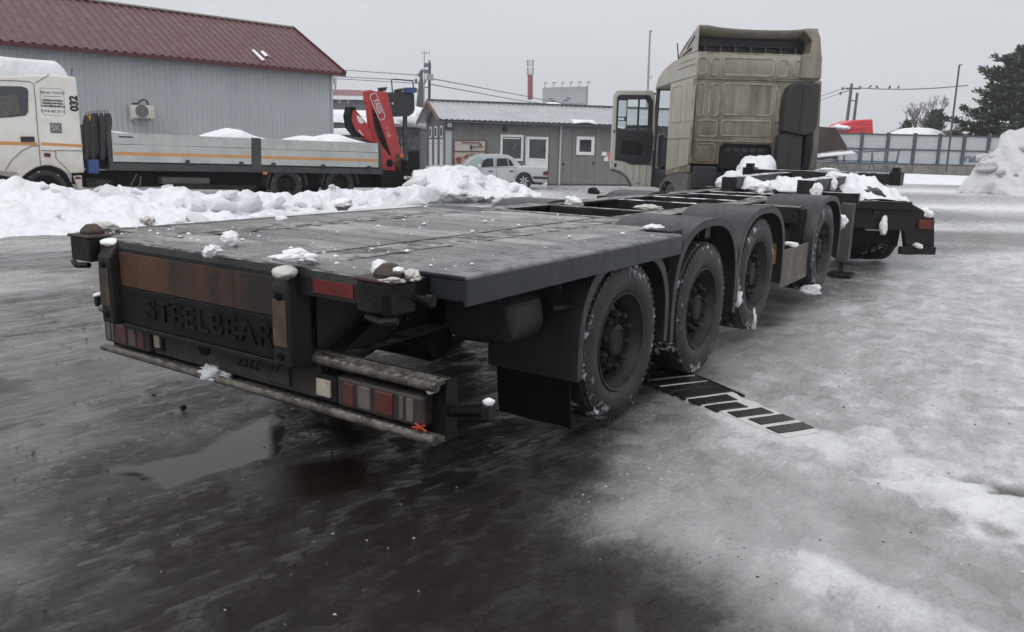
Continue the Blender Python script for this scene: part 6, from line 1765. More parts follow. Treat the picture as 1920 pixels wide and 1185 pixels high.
# gable end with its own narrow white doors
b = MB(); b.box(-0.05, 0.03, 0.0, OD, 0, OH); b.prism([(0.0, OH), (OD, OH), (OD / 2, OH + 0.80)], 'x', -0.05, 0.03); b.build('gable_wall', M['officedark'], of)
b = MB(); b.box(-0.08, 0.16, -0.035, 0.16, 0, OH - 0.12); b.build('corner_post', M['wallblue'], of, bevel=0.01)
b = MB(); b.box(-0.13, 0.19, -0.09, 0.05, 2.28, 2.62); b.build('meter_box', M['fencepost'], of, bevel=0.01)
b = MB(); b.box(-0.05, 0.15, -0.10, -0.092, 2.42, 2.60); b.build('meter_window', M['pvc'], of)
for k, y0 in enumerate((0.75, 2.15, 3.55)):
    b = MB(); b.box(-0.085, -0.051, y0, y0 + 0.72, 0.05, 1.92); d = b.build('gable_door', M['pvc'], of, bevel=0.008)
    for zz in (0.5, 1.7): 
        b = MB(); b.box(-0.10, -0.086, y0 + 0.33, y0 + 0.42, zz, zz + 0.05); b.build('hinge', M['trim'], d)
    b = MB(); b.box(-0.085, -0.051, y0 + 0.08, y0 + 0.66, 1.98, 2.5); fr_ = b.build('gable_window', M['pvc'], of, bevel=0.008)
    b = MB(); b.box(-0.089, -0.086, y0 + 0.18, y0 + 0.56, 2.06, 2.42); b.build('pane', M['windowdark'], fr_)
# roof
b = corrugated(-0.45, OL + 0.3, 0.24, 0.028, lambda u, d: ((u, -0.42, 2.72 + d), (u, OD / 2, 3.62 + d)))
b.build('roof', M['galvroof'], of, fix=False)
b = MB(); b.sheet(lambda u, v: (-0.45 + (OL + 0.75) * u, OD / 2 + (OD / 2 + 0.4) * v, 3.62 - 0.9 * v), 2, 2, (0, 0, -0.03)); b.build('roof_far_slope', M['galvroof'], of)
b = MB(); b.sheet(lambda u, v: (-0.45 + (OL + 0.75) * u, -0.40 + (OD / 2 + 0.4) * v, 2.70 + 0.88 * v), 2, 2, (0, 0, -0.03)); b.build('soffit', M['officedark'], of)
b = MB(); b.box(-0.47, OL + 0.3, OD / 2 - 0.1, OD / 2 + 0.1, 3.63, 3.70); b.build('ridge_cap', M['greyplastic'], of)
b = MB(); b.bar((-0.47, -0.44, 2.68), (-0.47, OD / 2, 3.61), 0.05, 0.17); b.bar((-0.47, OD + 0.4, 2.68), (-0.47, OD / 2, 3.60), 0.05, 0.17); b.build('bargeboard', M['fascia'], of, kind='stuff')
b = MB(); b.box(-0.4, OL + 0.2, -0.40, -0.38, 2.62, 2.71); b.build('eave_trim', M['officedark'], of)
# openings
def framed(px0, px1, name, fw, m='pvc', glass=True):
    a = ow(*px0); c = ow(*px1)
    b = MB(); x0, x1, z1, z0 = a[0], c[0], a[1], c[1]
    for q in ((x0, x1, z1 - fw, z1), (x0, x1, z0, z0 + fw), (x0, x0 + fw, z0 + fw, z1 - fw), (x1 - fw, x1, z0 + fw, z1 - fw)):
        b.box(q[0], q[1], -0.06, -0.013, q[2], q[3])
    g = b.build(name, M[m], of, bevel=0.006)
    b = MB(); b.box(x0 + fw, x1 - fw, -0.022, -0.013, z0 + fw, z1 - fw); b.build('pane', M['windowdark'], g)
    return g
g = framed((938, 252), (980, 302), 'window', 0.10)
oprism('inner_frame', M['pvc'], [(943, 258), (974, 259), (974, 261), (943, 260)], -0.05, -0.023, parent=g, bevel=0)
oprism('painted_reflection', M['inkgrey'], [(961, 277), (967, 269), (968, 271), (963, 279)], -0.0235, -0.0225, parent=g, bevel=0)  # slanted grey stroke painted on the pane as a reflection
d = framed((988, 256), (1025, 351), 'door', 0.11)
oprism('kick_panel', M['pvc'], [(990, 297), (1023, 299), (1022, 346), (990, 345)], -0.05, -0.023, parent=d)
oprism('door_rail', M['pvc'], [(990, 296), (1023, 298), (1023, 301), (990, 299)], -0.065, -0.05, parent=d)
oprism('handle', M['trim'], [(1019, 279), (1022, 279), (1022, 283), (1019, 283)], -0.10, -0.06, parent=d, bevel=0.004)
oprism('door_trim', M['pvc'], [(985, 254), (987, 254), (987, 350), (985, 350)], -0.03, -0.013, parent=d, bevel=0)
framed((1081, 255.5), (1113, 291), 'window', 0.14)
b = MB(); b.tube([(ow(1051, 240)[0], -0.07, 2.66), (ow(1051, 240)[0], -0.07, 0.02)], 0.045, 10); b.build('downpipe', M['wallblue'], of, smooth=40)
u, z = ow(947, 242); b = MB(); b.lathe([(0, -0.10), (0.10, -0.09), (0.13, -0.03), (0.13, 0.0)], axis='y', n=16, c=(u, -0.012, z)); b.build('wall_lamp', M['trim'], of, smooth=40)
for (x, y) in ((1056, 308), (1112, 306)):
    u, z = ow(x, y); b = MB(); b.box(u - .03, u + .03, -0.06, -0.012, z - .05, z + .05); b.build('wall_switch', M['trim'], of)
sg = oprism('office_notice', M['pvc'], [(1128, 284.5), (1137, 285), (1137, 292), (1128, 292)], -0.02, -0.013, bevel=0)
oprism('notice_red', M['signred'], [(1137, 285), (1144, 285.5), (1144, 303), (1140, 303), (1140, 293), (1137, 293)], -0.0195, -0.013, parent=sg, bevel=0)
oprism('notice_white', M['pvc'], [(1132, 296), (1139, 292), (1140, 302), (1132, 302)], -0.022, -0.014, parent=sg, bevel=0)
# fire tool board
fb = thing('fire_tool_board', 'pale wooden fire board with black and red tools hung on the grey office wall', 'tool board', (OP[0], OP[1], 0), OA)
oprism('board', M['boardtan'], [(852, 264), (909, 264), (908, 312), (852, 314)], -0.07, -0.014, parent=fb)
oprism('board_rim', M['boardrim'], [(850, 262.5), (911, 262.5), (911, 264.5), (850, 264.5)], -0.09, -0.014, parent=fb)
oprism('board_rim', M['boardrim'], [(909, 264), (911, 264), (911, 300), (909, 300)], -0.085, -0.014, parent=fb)
oprism('board_rim', M['boardrim'], [(849.5, 264), (852, 264), (852, 318), (849.5, 318)], -0.085, -0.014, parent=fb)
oprism('board_bar', M['paintline'], [(852, 282.5), (912, 283), (912, 285), (852, 284.5)], -0.10, -0.071, parent=fb, bevel=0)
def tool(name, label, pts, r_, m='paintline', extra=None):
    t = thing(name, label, 'hand tool', (OP[0], OP[1], 0), OA, 'tools on the fire board')
    b = MB(); b.tube([(ow(*p)[0], -0.11, ow(*p)[1]) for p in pts], r_, 6); b.build('shaft', M[m], t)
    if extra:
        b = MB(); b.prism([ow(x, y) for x, y in extra[1]], 'y', -0.14, -0.09); b.build(extra[0], M[extra[2]], t, bevel=0.01)
tool('fire_hook', 'black fire hook with a bent tip, topmost on the fire board', [(865, 267), (898, 267.5), (901, 271)], 0.018, extra=('tip', [(898, 270), (902, 271), (900, 273), (898, 272)], 'trim'))
tool('fire_axe', 'black fire axe hanging level below the fire hook', [(883, 275.5), (905, 274.5)], 0.018, extra=('axe_head', [(880.5, 272), (883.5, 272), (884, 280), (881, 280)], 'trim'))
tool('shovel', 'brown shovel blade at the lower left of the fire board', [(874, 290), (892, 289)], 0.018, extra=('blade', [(867, 294), (873, 290), (876, 291), (876, 295), (868, 296)], 'firered'))
tool('fire_bucket', 'brown conical fire bucket hanging at the bottom left of the fire board', [(853, 297), (858, 294), (864, 295)], 0.01, extra=('cone', [(853, 298), (856, 295), (863, 295), (865, 298), (861, 307), (859, 307)], 'firered'))
# snow left along the eave
b = MB(); 
x0, x1 = ow(1070, 230)[0], ow(1112, 231)[0]
b.sheet(lambda u, v: (x0 + (x1 - x0) * u, -0.46 + 0.5 * v, 2.745 + 0.17 * v + 0.07 * math.sin(math.pi * u) * (1 - v) ** .5), 16, 6, (0, 0, -0.05))
o = b.build('eave_snow', M['snow'], smooth='all'); o.location = of.location; o.rotation_euler = of.rotation_euler
tag(o, 'thin strip of snow on the eave of the office above the small window', 'snow strip')

# ================================================================== SILVER SEDAN
CA = R(8)
CP = (1.26, 32.1)
car = thing('sedan', 'old silver four-door sedan parked by the office, nose behind the snow mound', 'car', (CP[0], CP[1], 0), CA)
cf = on_wall(CP, math.pi / 2 - CA)
def cpoly(px): return [cf(x, y) for x, y in px]
def loft_body(profile, widths, name, m):
    """profile polygon extruded across the car with the sides rounded; widths: list of (y, inset)"""
    pass
K = cpoly
# body: lower shell from the beltline down, outline traced, far end completed to the true length
body = K([(1024, 313), (1027, 318), (1027, 340), (1020, 345), (1004, 345)]) 
arch_r = [(cf(983, 338)[0] + 0.34 * math.cos(a), 0.30 + 0.36 * math.sin(a)) for a in np.linspace(0.0, math.pi, 12)]
lx = cf(1024, 313)[0]
arch_f = [(lx - 3.85 + 0.36 * math.cos(a), 0.30 + 0.36 * math.sin(a)) for a in np.linspace(0.0, math.pi, 12)]
low = 0.24
prof = K([(985, 311), (1005, 311.5), (1024, 313), (1027, 318), (1027.5, 338), (1022, 344)]) + arch_r + [(arch_r[-1][0] - 0.05, low), (arch_f[0][0] + 0.05, low)] + arch_f + [(lx - 4.75, 0.30), (lx - 4.82, 0.55), (lx - 4.75, 0.78), (lx - 4.4, 0.84)] + K([(868, 311), (900, 313.5), (945, 312)])
def car_shell(poly, name, m, y0, y1, bev, parent=None):
    b = MB(); b.prism(poly, 'y', y0, y1); return b.build(name, m, parent or car, bevel=bev, seg=3)
car_shell(prof, 'body', M['silver'], 0.0, 1.74, 0.05)
cabp = K([(869, 312), (880, 301), (893, 291.5), (905, 289.5), (940, 289), (955, 291), (966, 298), (979, 311.5), (986, 313)])
car_shell(cabp, 'roof', M['silver'], 0.12, 1.62, 0.07)
def cpane(name, px, y0=0.085, y1=0.13, m='windowdark', bevel=0.006):
    b = MB(); b.prism(K(px), 'y', y0, y1); return b.build(name, M[m], car, bevel=bevel)
cpane('front_window', [(902, 311), (908, 300), (914, 297), (925, 297), (926, 312), (904, 313)])
cpane('rear_window', [(932, 297), (951, 297), (954, 312), (932, 312.5)])
cpane('quarter_window', [(953, 297.5), (958, 300), (964, 310), (963, 312), (956, 312)])
# windscreen seen at a slant, sloping glass across the car
def across(name, p0, p1, ya, yb, m, off=0.012):
    a, c = cf(*p0), cf(*p1)
    b = MB(); b.sheet(lambda u, v: (a[0] + (c[0] - a[0]) * v - off, ya + (yb - ya) * u, a[1] + (c[1] - a[1]) * v + off), 2, 2, (0.01, 0, -0.01)); return b.build(name, m, car)
M['greenglass'] = mat('green_tinted_screen', (0.33, 0.42, 0.41), 0.15, 0, 0.08, 3)
cpane('windscreen_side', [(872, 311), (883, 301), (896, 293), (907, 298), (896, 312), (880, 314)], 0.075, 0.13, 'greenglass')
across('windscreen', (871, 311), (893, 292), 0.2, 1.54, M['greenglass'])
across('rear_screen', (983, 312), (957, 292), 0.2, 1.54, M['windowdark'], -0.012)
for (pts) in ([(929, 297), (930, 314), (931, 335)], [(966, 312), (968, 322), (965, 335)], [(900, 314), (968, 322 - 9)], ):
    b = MB(); b.tube([(u, -0.002, z) for u, z in K(pts)], 0.008, 6); b.build('door_line', M['paintline'], car)
for (x, y) in ((920, 321), (959, 321)):
    b = MB(); u, z = cf(x, y); b.box(u - 0.09, u + 0.09, -0.03, 0.0, z - 0.02, z + 0.02); b.build('door_handle', M['trim'], car, bevel=0.006)
b = MB(); b.lathe([(0, -0.14), (0.07, -0.12), (0.09, -0.05), (0.06, 0)], axis='y', n=14, c=(cf(899, 311)[0], 0.0, cf(899, 311)[1])); b.build('door_mirror', M['silver'], car, smooth=50)
b = MB(); b.prism(K([(1018, 322), (1027.5, 320), (1027.8, 329), (1018, 329)]), 'y', -0.006, 0.35); b.build('tail_light', M['redrefl'], car, bevel=0.01)
b = MB(); b.prism(K([(1018, 322), (1027.5, 320), (1027.8, 329), (1018, 329)]), 'y', 1.39, 1.746); b.build('tail_light', M['redrefl'], car, bevel=0.01)
b = MB(); b.prism(K([(999, 330.5), (1027.5, 331.5), (1027.8, 336), (1000, 335)]), 'y', -0.03, 1.77); b.build('bumper_strip', M['trim'], car, bevel=0.012)
b = MB(); b.prism(K([(1002, 341), (1020, 343), (1016, 347), (1002, 346)]), 'y', 0.03, 1.6); b.build('rear_valance', M['trim'], car)
def car_wheel(u):
    b = MB(); b.lathe([(0.20, 0.02), (0.22, 0.0), (0.29, 0.0), (0.315, 0.03), (0.318, 0.16), (0.29, 0.19), (0.2, 0.19)], n=28); w = b.build('wheel', M['rubber'], car, smooth=40)
    b = MB(); b.lathe([(0.20, 0.015), (0.18, 0.05), (0.06, 0.045), (0.05, 0.02), (0, 0.018)], n=24)
    r1 = b.build('rim', M['trim'], w, smooth=40)
    for k in range(7):
        a = 2 * math.pi * k / 7; b = MB(); b.bar((0.04 * math.cos(a), 0.022, 0.04 * math.sin(a)), (0.19 * math.cos(a), 0.022, 0.19 * math.sin(a)), 0.055, 0.02, up=(0, 1, 0)); b.build('spoke', M['chrome'], w, bevel=0.004)
    w.location = (u, 0.01, 0.315); return w
w1 = car_wheel(cf(983, 338)[0])
w2 = copy_tree(w1, car); w2.location = (lx - 3.85, 0.01, 0.315)
for u in (w1.location.x, lx - 3.85):
    w3 = copy_tree(w1, car); w3.location = (u, 1.73, 0.315); w3.rotation_euler = (0, 0, math.pi)

# ================================================================== SNOWY SHED BETWEEN, parked snow-covered vehicles, far house
ss = thing('low_shed', 'grey sheet-metal shed under a thick smooth blanket of snow', 'shed', (-6.6, 48, 0), 0)
b = MB(); b.box(-9.0, 0.9, 0, 6, 0, 3.1); b.build('wall', M['officedark'], ss)
for zz in (1.3, 2.2):
    b = MB(); b.box(-9.0, 0.9, -0.05, 0.0, zz, zz + 0.08); b.build('wall_rail', M['fencepost'], ss)
b = MB(); b.box(-0.6, 0.85, -0.04, 0.02, 0.0, 1.25); b.build('doorway', M['flap'], ss)
b = MB(); b.box(-9.2, 1.0, -0.4, 6.4, 3.1, 3.18); b.build('roof', M['fencepost'], ss)
def blanket(u, v):
    x = -9.3 + 10.4 * u; y = -0.45 + 6.8 * v
    e = min(1, u / 0.05, (1 - u) / 0.10, v / 0.12 + .02, (1 - v) / 0.1) ** 0.5 if 0 < u < 1 and v < 1 else 0
    return (x, y, 3.16 + e * (0.42 + 0.75 * min(1, v * 1.6) * max(0, min(1, (u - 0.80) * 6))) + 0.06 * float(fbm(x, y, 0, 3, 5)))
b = MB(); b.sheet(blanket, 36, 20, (0, 0, -0.6)); o = b.build('shed_roof_snow', M['snow'], smooth='all'); o.location = (-6.6, 48, 0)
tag(o, 'thick smooth snow blanket on the low shed roof behind the crane seat', 'snow layer')
def snow_car(X, Y, rz, lab, h=1.5):
    g = thing('snowed_in_van', lab, 'van', (X, Y, 0), rz)
    b = MB(); b.prism([(-2.3, 0.3), (2.3, 0.3), (2.35, 1.0), (1.9, h * 0.75), (1.2, h), (-2.2, h), (-2.35, 1.0)], 'y', -0.9, 0.9); b.build('body', M['officedark'], g, bevel=0.08)
    b = MB(); b.prism([(0.2, h * .72), (1.6, h * .72), (1.15, h * .95), (0.2, h * .95)], 'y', -0.915, 0.915); b.build('window', M['windowdark'], g)
    for x in (-1.4, 1.4):
        b = MB(); b.lathe([(0.0, 0), (0.33, 0), (0.33, 0.2), (0, 0.2)], c=(x, -0.92, 0.33), axis='y', n=20); b.build('wheel', M['rubber'], g)
    b = MB()
    b.sheet(lambda u, v: (-2.35 + 4.3 * u, -0.95 + 1.9 * v, h + 0.02 + 0.34 * min(1, u * 8, (1 - u) * 6 + .02, v * 7 + .01, (1 - v) * 7 + .01) ** .5 + 0.03 * math.sin(u * 9)), 24, 12, (0, 0, -0.06)); 
    s_ = b.build('roof_snow', M['snow'], smooth='all'); s_.location = (X, Y, 0); s_.rotation_euler = (0, 0, rz)
    tag(s_, lab.replace('dark van', 'snow slab on the roof of the dark van'), 'snow layer')
snow_car(-9.6, 42.0, R(10), 'dark van parked beside the end of the maroon-roofed shed', 2.05)
snow_car(-8.4, 44.5, R(0), 'dark van half hidden behind the folded red crane jib', 2.7)
o = lump('snow_heap', (-9.0, 39.5, 0.2), 1.9, 131, (1.6, .8, .78), M['snow'], 'clean snow heap at the end of the maroon-roofed shed', 'snow heap', 0.15)
# far two-storey building with a red hip roof
FY = 92
fh = thing('far_house', 'distant two-storey grey building with a faded red roof', 'building', (0, FY, 0), 0)
pL, pR = at(560, 205, FY), at(700, 200, FY)
b = MB(); b.box(pL.x, pR.x, 0, 9, 0, at(650, 182, FY).z); b.build('wall', M['farwall'], fh)
e0, e1 = at(560, 176, FY), at(705, 184, FY); r0, r1 = at(560, 157, FY), at(662, 163, FY)
b = MB(); b.add([(e0.x, -0.8, e0.z - 0.5), (e1.x, -0.8, e0.z - 0.5), (r1.x, 5, r1.z), (r0.x, 5, r1.z), (e0.x, 11, e0.z - .5), (e1.x, 11, e0.z - .5)], [(0, 1, 2, 3), (3, 2, 5, 4), (1, 5, 2), (0, 3, 4), (0, 4, 5, 1)]); b.build('roof', M['farred'], fh)
b = MB(); b.box(e0.x, e1.x, -0.95, -0.5, e0.z - 0.55, e0.z - 0.15); b.build('eave_snow', M['snow'], fh)
for k in range(9):
    a = at(626 + 8.2 * k, 185.5, FY); c = at(631 + 8.2 * k, 193.5, FY)
    b = MB(); b.box(a.x, c.x, -0.06, 0.0, c.z, a.z); g = b.build('window', M['mastwhite'] if k in (1, 2, 3) else M['masthead'], fh)
    b = MB(); b.box(a.x + .05, c.x - .05, -0.08, -0.061, c.z + .05, a.z - 0.05); b.build('pane', M['pvc'] if k in (1, 3) else M['inkgrey'], g)
# antennas on its roof
an = thing('roof_antenna', 'white rooftop phone antenna panels above the far red roof', 'antenna', (0, FY + 3, 0), 0)
for x in (625.5, 630.5):
    a, c = at(x - 1.4, 141, FY + 3), at(x + 1.4, 157, FY + 3)
    b = MB(); b.box(a.x, c.x, -0.15, 0.15, c.z, a.z); b.build('antenna_panel', M['masthead'] if x < 628 else M['mastwhite'], an, bevel=0.03)
a, c = at(628, 146, FY + 3), at(628, 166, FY + 3); b = MB(); b.tube([tuple(Vector((a.x, 0, a.z))), (a.x, 0, c.z - 1)], 0.12, 8); b.build('mast', M['masthead'], an)

# ================================================================== POLES, MAST, BILLBOARD, WIRES
def pole(name, label, cat, pts, r_, m, base=True):
    t = thing(name, label, cat, (pts[0].x, pts[0].y, 0))
    o0 = Vector((pts[0].x, pts[0].y, 0))
    b = MB(); b.tube([p - o0 for p in pts], r_, 8); b.build('pole', M[m], t, smooth=40)
    return t, o0
def to_ground(p): return Vector((p.x, p.y, 0))
Y = 52
p1 = at(795, 97, Y); t, o0 = pole('antenna_pole', 'thin pole with a small yagi aerial behind the office gable', 'pole', [to_ground(at(795, 175, Y)), at(795.5, 97, Y)], [0.05, 0.03], 'masthead')
b = MB(); q = at(794, 99, Y) - o0; b.bar(q + Vector((-0.15, 0, 0)), q + Vector((0.42, 0, 0)), 0.03, 0.03)
for dx in (-0.1, 0.05, 0.2, 0.36): b.bar(q + Vector((dx, -0.25, 0)), q + Vector((dx, 0.25, 0)), 0.02, 0.02); b.bar(q + Vector((dx, 0, -0.12)), q + Vector((dx, 0, 0.12)), 0.02, 0.02)
b.build('aerial', M['masthead'], t, kind='stuff')
for yy in (122, 134):
    b = MB(); q = at(799, yy, Y) - o0; b.box(q.x - .12, q.x + .12, -0.1, 0.1, q.z - .12, q.z + .12); b.build('camera_box', M['inkgrey'], t, bevel=0.03)
Y = 50
t, o0 = pole('camera_pole', 'dark square pole with a white box rising behind the office gable', 'pole', [to_ground(at(803.5, 190, Y)), at(805.5, 118, Y)], [0.10, 0.08], 'fencepost')
b = MB(); q = at(806, 145, Y) - o0; b.box(q.x - .2, q.x + .22, -0.2, 0.0, q.z - .18, q.z + .18); b.build('equipment_box', M['masthead'], t, bevel=0.02)
b = MB(); q = at(805, 115.5, Y) - o0; b.lathe([(0, 0.1), (0.09, 0.06), (0.09, -.05), (0, -.1)], axis='z', n=12, c=(q.x, q.y, q.z)); b.build('camera_dome', M['masthead'], t)
b = MB(); q = at(803, 163, Y) - o0; r_ = at(796, 165, Y) - o0; b.bar(r_, q, 0.06, 0.05); b.build('brace', M['fencepost'], t)
Y = 70
t, o0 = pole('power_pole', 'concrete power pole with strut and insulators behind the crane seat', 'power pole', [to_ground(at(787, 190, Y)), at(790, 132, Y)], [0.20, 0.13], 'wood')
b = MB(); b.tube([to_ground(at(770, 230, Y)) - o0, at(788.5, 150, Y) - o0], [0.16, 0.12], 8); b.tube([to_ground(at(800, 230, Y)) - o0, at(790.5, 148, Y) - o0], [0.16, 0.12], 8); b.build('strut', M['wood'], t, kind='stuff')
b = MB(); b.tube([at(777, 155, Y) - o0, at(797, 157, Y) - o0], 0.05, 6); b.build('crossarm', M['fencepost'], t)
for x, yy in ((780, 151), (786, 140), (792, 133), (797, 152)):
    b = MB(); q = at(x, yy, Y) - o0; b.lathe([(0.0, 0.2), (0.1, 0.1), (0.12, -.05), (0.03, -.2)], axis='z', n=8, c=tuple(q)); b.build('insulator', M['inkgrey'], t)
b = MB(); b.tube([at(781, 143, Y) - o0, at(783, 138, Y) - o0, at(788, 139, Y) - o0], 0.04, 6); b.build('lamp_arm', M['masthead'], t)
# red and white cell mast
Y = 150
t, o0 = pole('cell_mast', 'distant red and white phone mast with a cluster of antennas', 'mast', [to_ground(at(994, 190, Y)), at(994, 192, Y)], 0.25, 'masthead')
b = MB(); a, c = at(993, 140, Y) - o0, at(993, 187, Y) - o0; b.tube([c, a], 0.38, 10); b.build('red_shaft', M['mastred'], t, smooth=40)
b = MB()
for k in range(12):
    q = at(997.3, 144 + 3.6 * k, Y) - o0; b.box(q.x - .2, q.x + .2, -.2, .2, q.z - .14, q.z + .06)
b.tube([at(998, 186, Y) - o0, at(998, 140, Y) - o0], 0.07, 6); b.build('ladder', M['mastred'], t, kind='stuff')
for x in (989.5, 994, 999):
    for (ya, yb) in ((112, 124), (126, 140)):
        a, c = at(x - 1.6, ya, Y) - o0, at(x + 1.6, yb, Y) - o0
        b = MB(); b.box(a.x, c.x, -.3, .3, c.z, a.z); b.build('antenna_panel', M['masthead'] if x != 994 else M['mastwhite'], t, bevel=0.05)
# billboard
Y = 120
t = thing('billboard', 'large blank grey billboard standing beyond the office roof', 'billboard', (at(1060, 200, Y).x, Y, 0))
o0 = Vector((at(1060, 200, Y).x, Y, 0))
q = [at(1017, 164.5, Y) - o0, at(1100, 162, Y) - o0, at(1100, 196, Y) - o0, at(1017, 194, Y) - o0]
b = MB(); b.add([tuple(p + Vector((0, dy, 0))) for dy in (0, 0.5) for p in q], [(0, 1, 2, 3), (4, 7, 6, 5), (0, 4, 5, 1), (1, 5, 6, 2), (2, 6, 7, 3), (3, 7, 4, 0)]); b.build('panel', M['billboard'], t)
b = MB(); a, c = at(1101.5, 162, Y) - o0, at(1101.5, 199, Y) - o0; b.box(a.x - .12, a.x + .12, -0.1, 0.7, c.z, a.z); b.build('side_frame', M['masthead'], t)
b = MB(); a, c = at(1030, 194, Y) - o0, at(1100, 196, Y) - o0; b.bar(a + Vector((0, -.3, 0)), c + Vector((0, -.3, 0)), 0.4, 0.25); b.build('catwalk', M['masthead'], t)
for k in range(6):
    q = at(1021 + 16 * k, 161.5 - .3 * k, Y) - o0; b = MB(); b.bar(q + Vector((0, 0, -.2)), q + Vector((0.1, -0.9, .4)), 0.08, 0.08); b.box(q.x - .15, q.x + .35, -1.1, -.7, q.z + .3, q.z + .5); b.build('floodlight', M['billboard'], t)
b = MB(); b.tube([(0, .3, 0), (0, .3, (at(1060, 196, Y)).z)], 0.5, 10); b.build('column', M['masthead'], t)
# twin-arm street lamp
Y = 75
t, o0 = pole('street_lamp', 'four-headed street lamp in front of the blank billboard', 'street lamp', [to_ground(at(1050, 195, Y)), at(1050, 192, Y)], [0.12, 0.07], 'masthead')
for (xe, ye) in ((1032, 186), (1037, 190), (1066, 184.5), (1062, 189)):
    a, c = at(1050, 192.5, Y) - o0, at(xe, ye, Y) - o0
    b = MB(); b.tube([a, a.lerp(c, .5) + Vector((0, 0, .03)), c], 0.035, 6); g = b.build('lamp_arm', M['masthead'], t)
    b = MB(); b.bar(c + Vector((-.2, 0, .05)), c + Vector((.2, 0, 0)), 0.16, 0.1); b.build('lamp_head', M['inkgrey'], g, bevel=0.02)
# tall pole by the open door
Y = 45
t, o0 = pole('lamp_pole', 'tall slim grey pole rising behind the open truck door', 'pole', [to_ground(at(1216, 200, Y)), at(1219, 57, Y)], [0.085, 0.05], 'masthead')
b = MB(); q = at(1219, 60, Y) - o0; b.bar(q, q + Vector((0.12, 0, 0.06)), 0.08, 0.06); q = at(1219, 148, Y) - o0; b.bar(q, q + Vector((0.1, 0, 0.2)), 0.05, 0.05); b.build('bracket', M['masthead'], t, kind='stuff')
a, c = at(1272, 110, 16.5), at(1270, 81, 16.5)
b = MB(); b.tube([a, c], 0.012, 6); w_ = b.build('whip_antenna', M['trim'], tc_); w_.matrix_parent_inverse = tc_m.inverted()
# H-pole on the right with birds on its wire
Y = 92
t, o0 = pole('power_pole', 'twin-legged wooden power pole with a crossarm behind the red cab roof', 'power pole', [to_ground(at(1585, 240, Y)), at(1597, 158, Y)], [0.24, 0.16], 'wood')
b = MB(); b.tube([to_ground(at(1598, 240, Y)) - o0, at(1607.5, 174, Y) - o0], [0.22, 0.15], 8); b.build('second_leg', M['wood'], t, smooth=40)
b = MB(); b.bar(at(1586, 166, Y) - o0, at(1613, 166, Y) - o0, 0.18, 0.18); b.bar(at(1591, 189, Y) - o0, at(1606, 188.5, Y) - o0, 0.12, 0.12); b.build('crossarm', M['wood'], t, kind='stuff')
for x, yy in ((1580, 166), (1576, 175), (1597, 159), (1612, 164)):
    b = MB(); q = at(x, yy, Y) - o0; b.lathe([(0, .22), (.12, .1), (.14, -.1), (0, -.2)], axis='z', n=8, c=tuple(q)); b.build('insulator', M['inkgrey'], t)
b = MB(); b.tube([at(1588, 165, Y) - o0, at(1580, 166, Y) - o0], 0.05, 6); b.tube([at(1592, 170, Y) - o0, at(1577, 174, Y) - o0], 0.05, 6); b.build('insulator_bracket', M['wood'], t, kind='stuff')
Y = 53
t, o0 = pole('leaning_pole', 'thin leaning steel pole standing in front of the far fence', 'pole', [at(1774, 322, Y), at(1799, 121, Y)], [0.075, 0.055], 'fencepost')
b = MB(); q = at(1799, 122, Y) - o0; b.bar(q, q + Vector((0.18, 0, 0.02)), 0.06, 0.06); b.build('arm', M['fencepost'], t)
def wire(label, pts, r_, sag=0.0, grp=None):
    b = MB()
    P = []
    for k in range(len(pts) - 1):
        n = 10
        for i in range(n + (k == len(pts) - 2)):
            f = i / n; q = pts[k].lerp(pts[k + 1], f); P.append(q - Vector((0, 0, sag * 4 * f * (1 - f))))
    b.tube(P, r_, 5); return tag(b.build('overhead_wire', M['inkgrey'], None, smooth=True), label, 'wire', grp)
wire('overhead wire carrying the four birds from the power pole to the leaning pole', [at(1612, 165, 92), at(1815, 160, 85)], 0.055, 0.25)
wire('overhead wire running left from the upper arm of the power pole towards the cab', [at(1580, 166, 92), at(1500, 195, 92)], 0.035)
wire('overhead wire running left from the lower arm of the power pole towards the cab', [at(1577, 174, 92), at(1500, 203, 92)], 0.035)
wire('uppermost overhead wire left of the concrete power pole', [at(560, 126, 80), at(640, 131, 78), at(786, 141, 70)], 0.035)
wire('middle overhead wire left of the concrete power pole', [at(560, 139, 80), at(640, 144, 78), at(782, 151, 70)], 0.035)
wire('lowest overhead wire left of the concrete power pole', [at(560, 146, 80), at(640, 148, 78), at(780, 156, 70)], 0.03)
wire('upper overhead wire sloping from the concrete pole down past the phone mast', [at(808, 147, 70), at(990, 181, 100), at(1150, 215, 120)], 0.045)
wire('lower overhead wire sloping from the concrete pole down past the phone mast', [at(808, 158, 70), at(960, 186, 100), at(1100, 206, 120)], 0.045)
bm_b = None
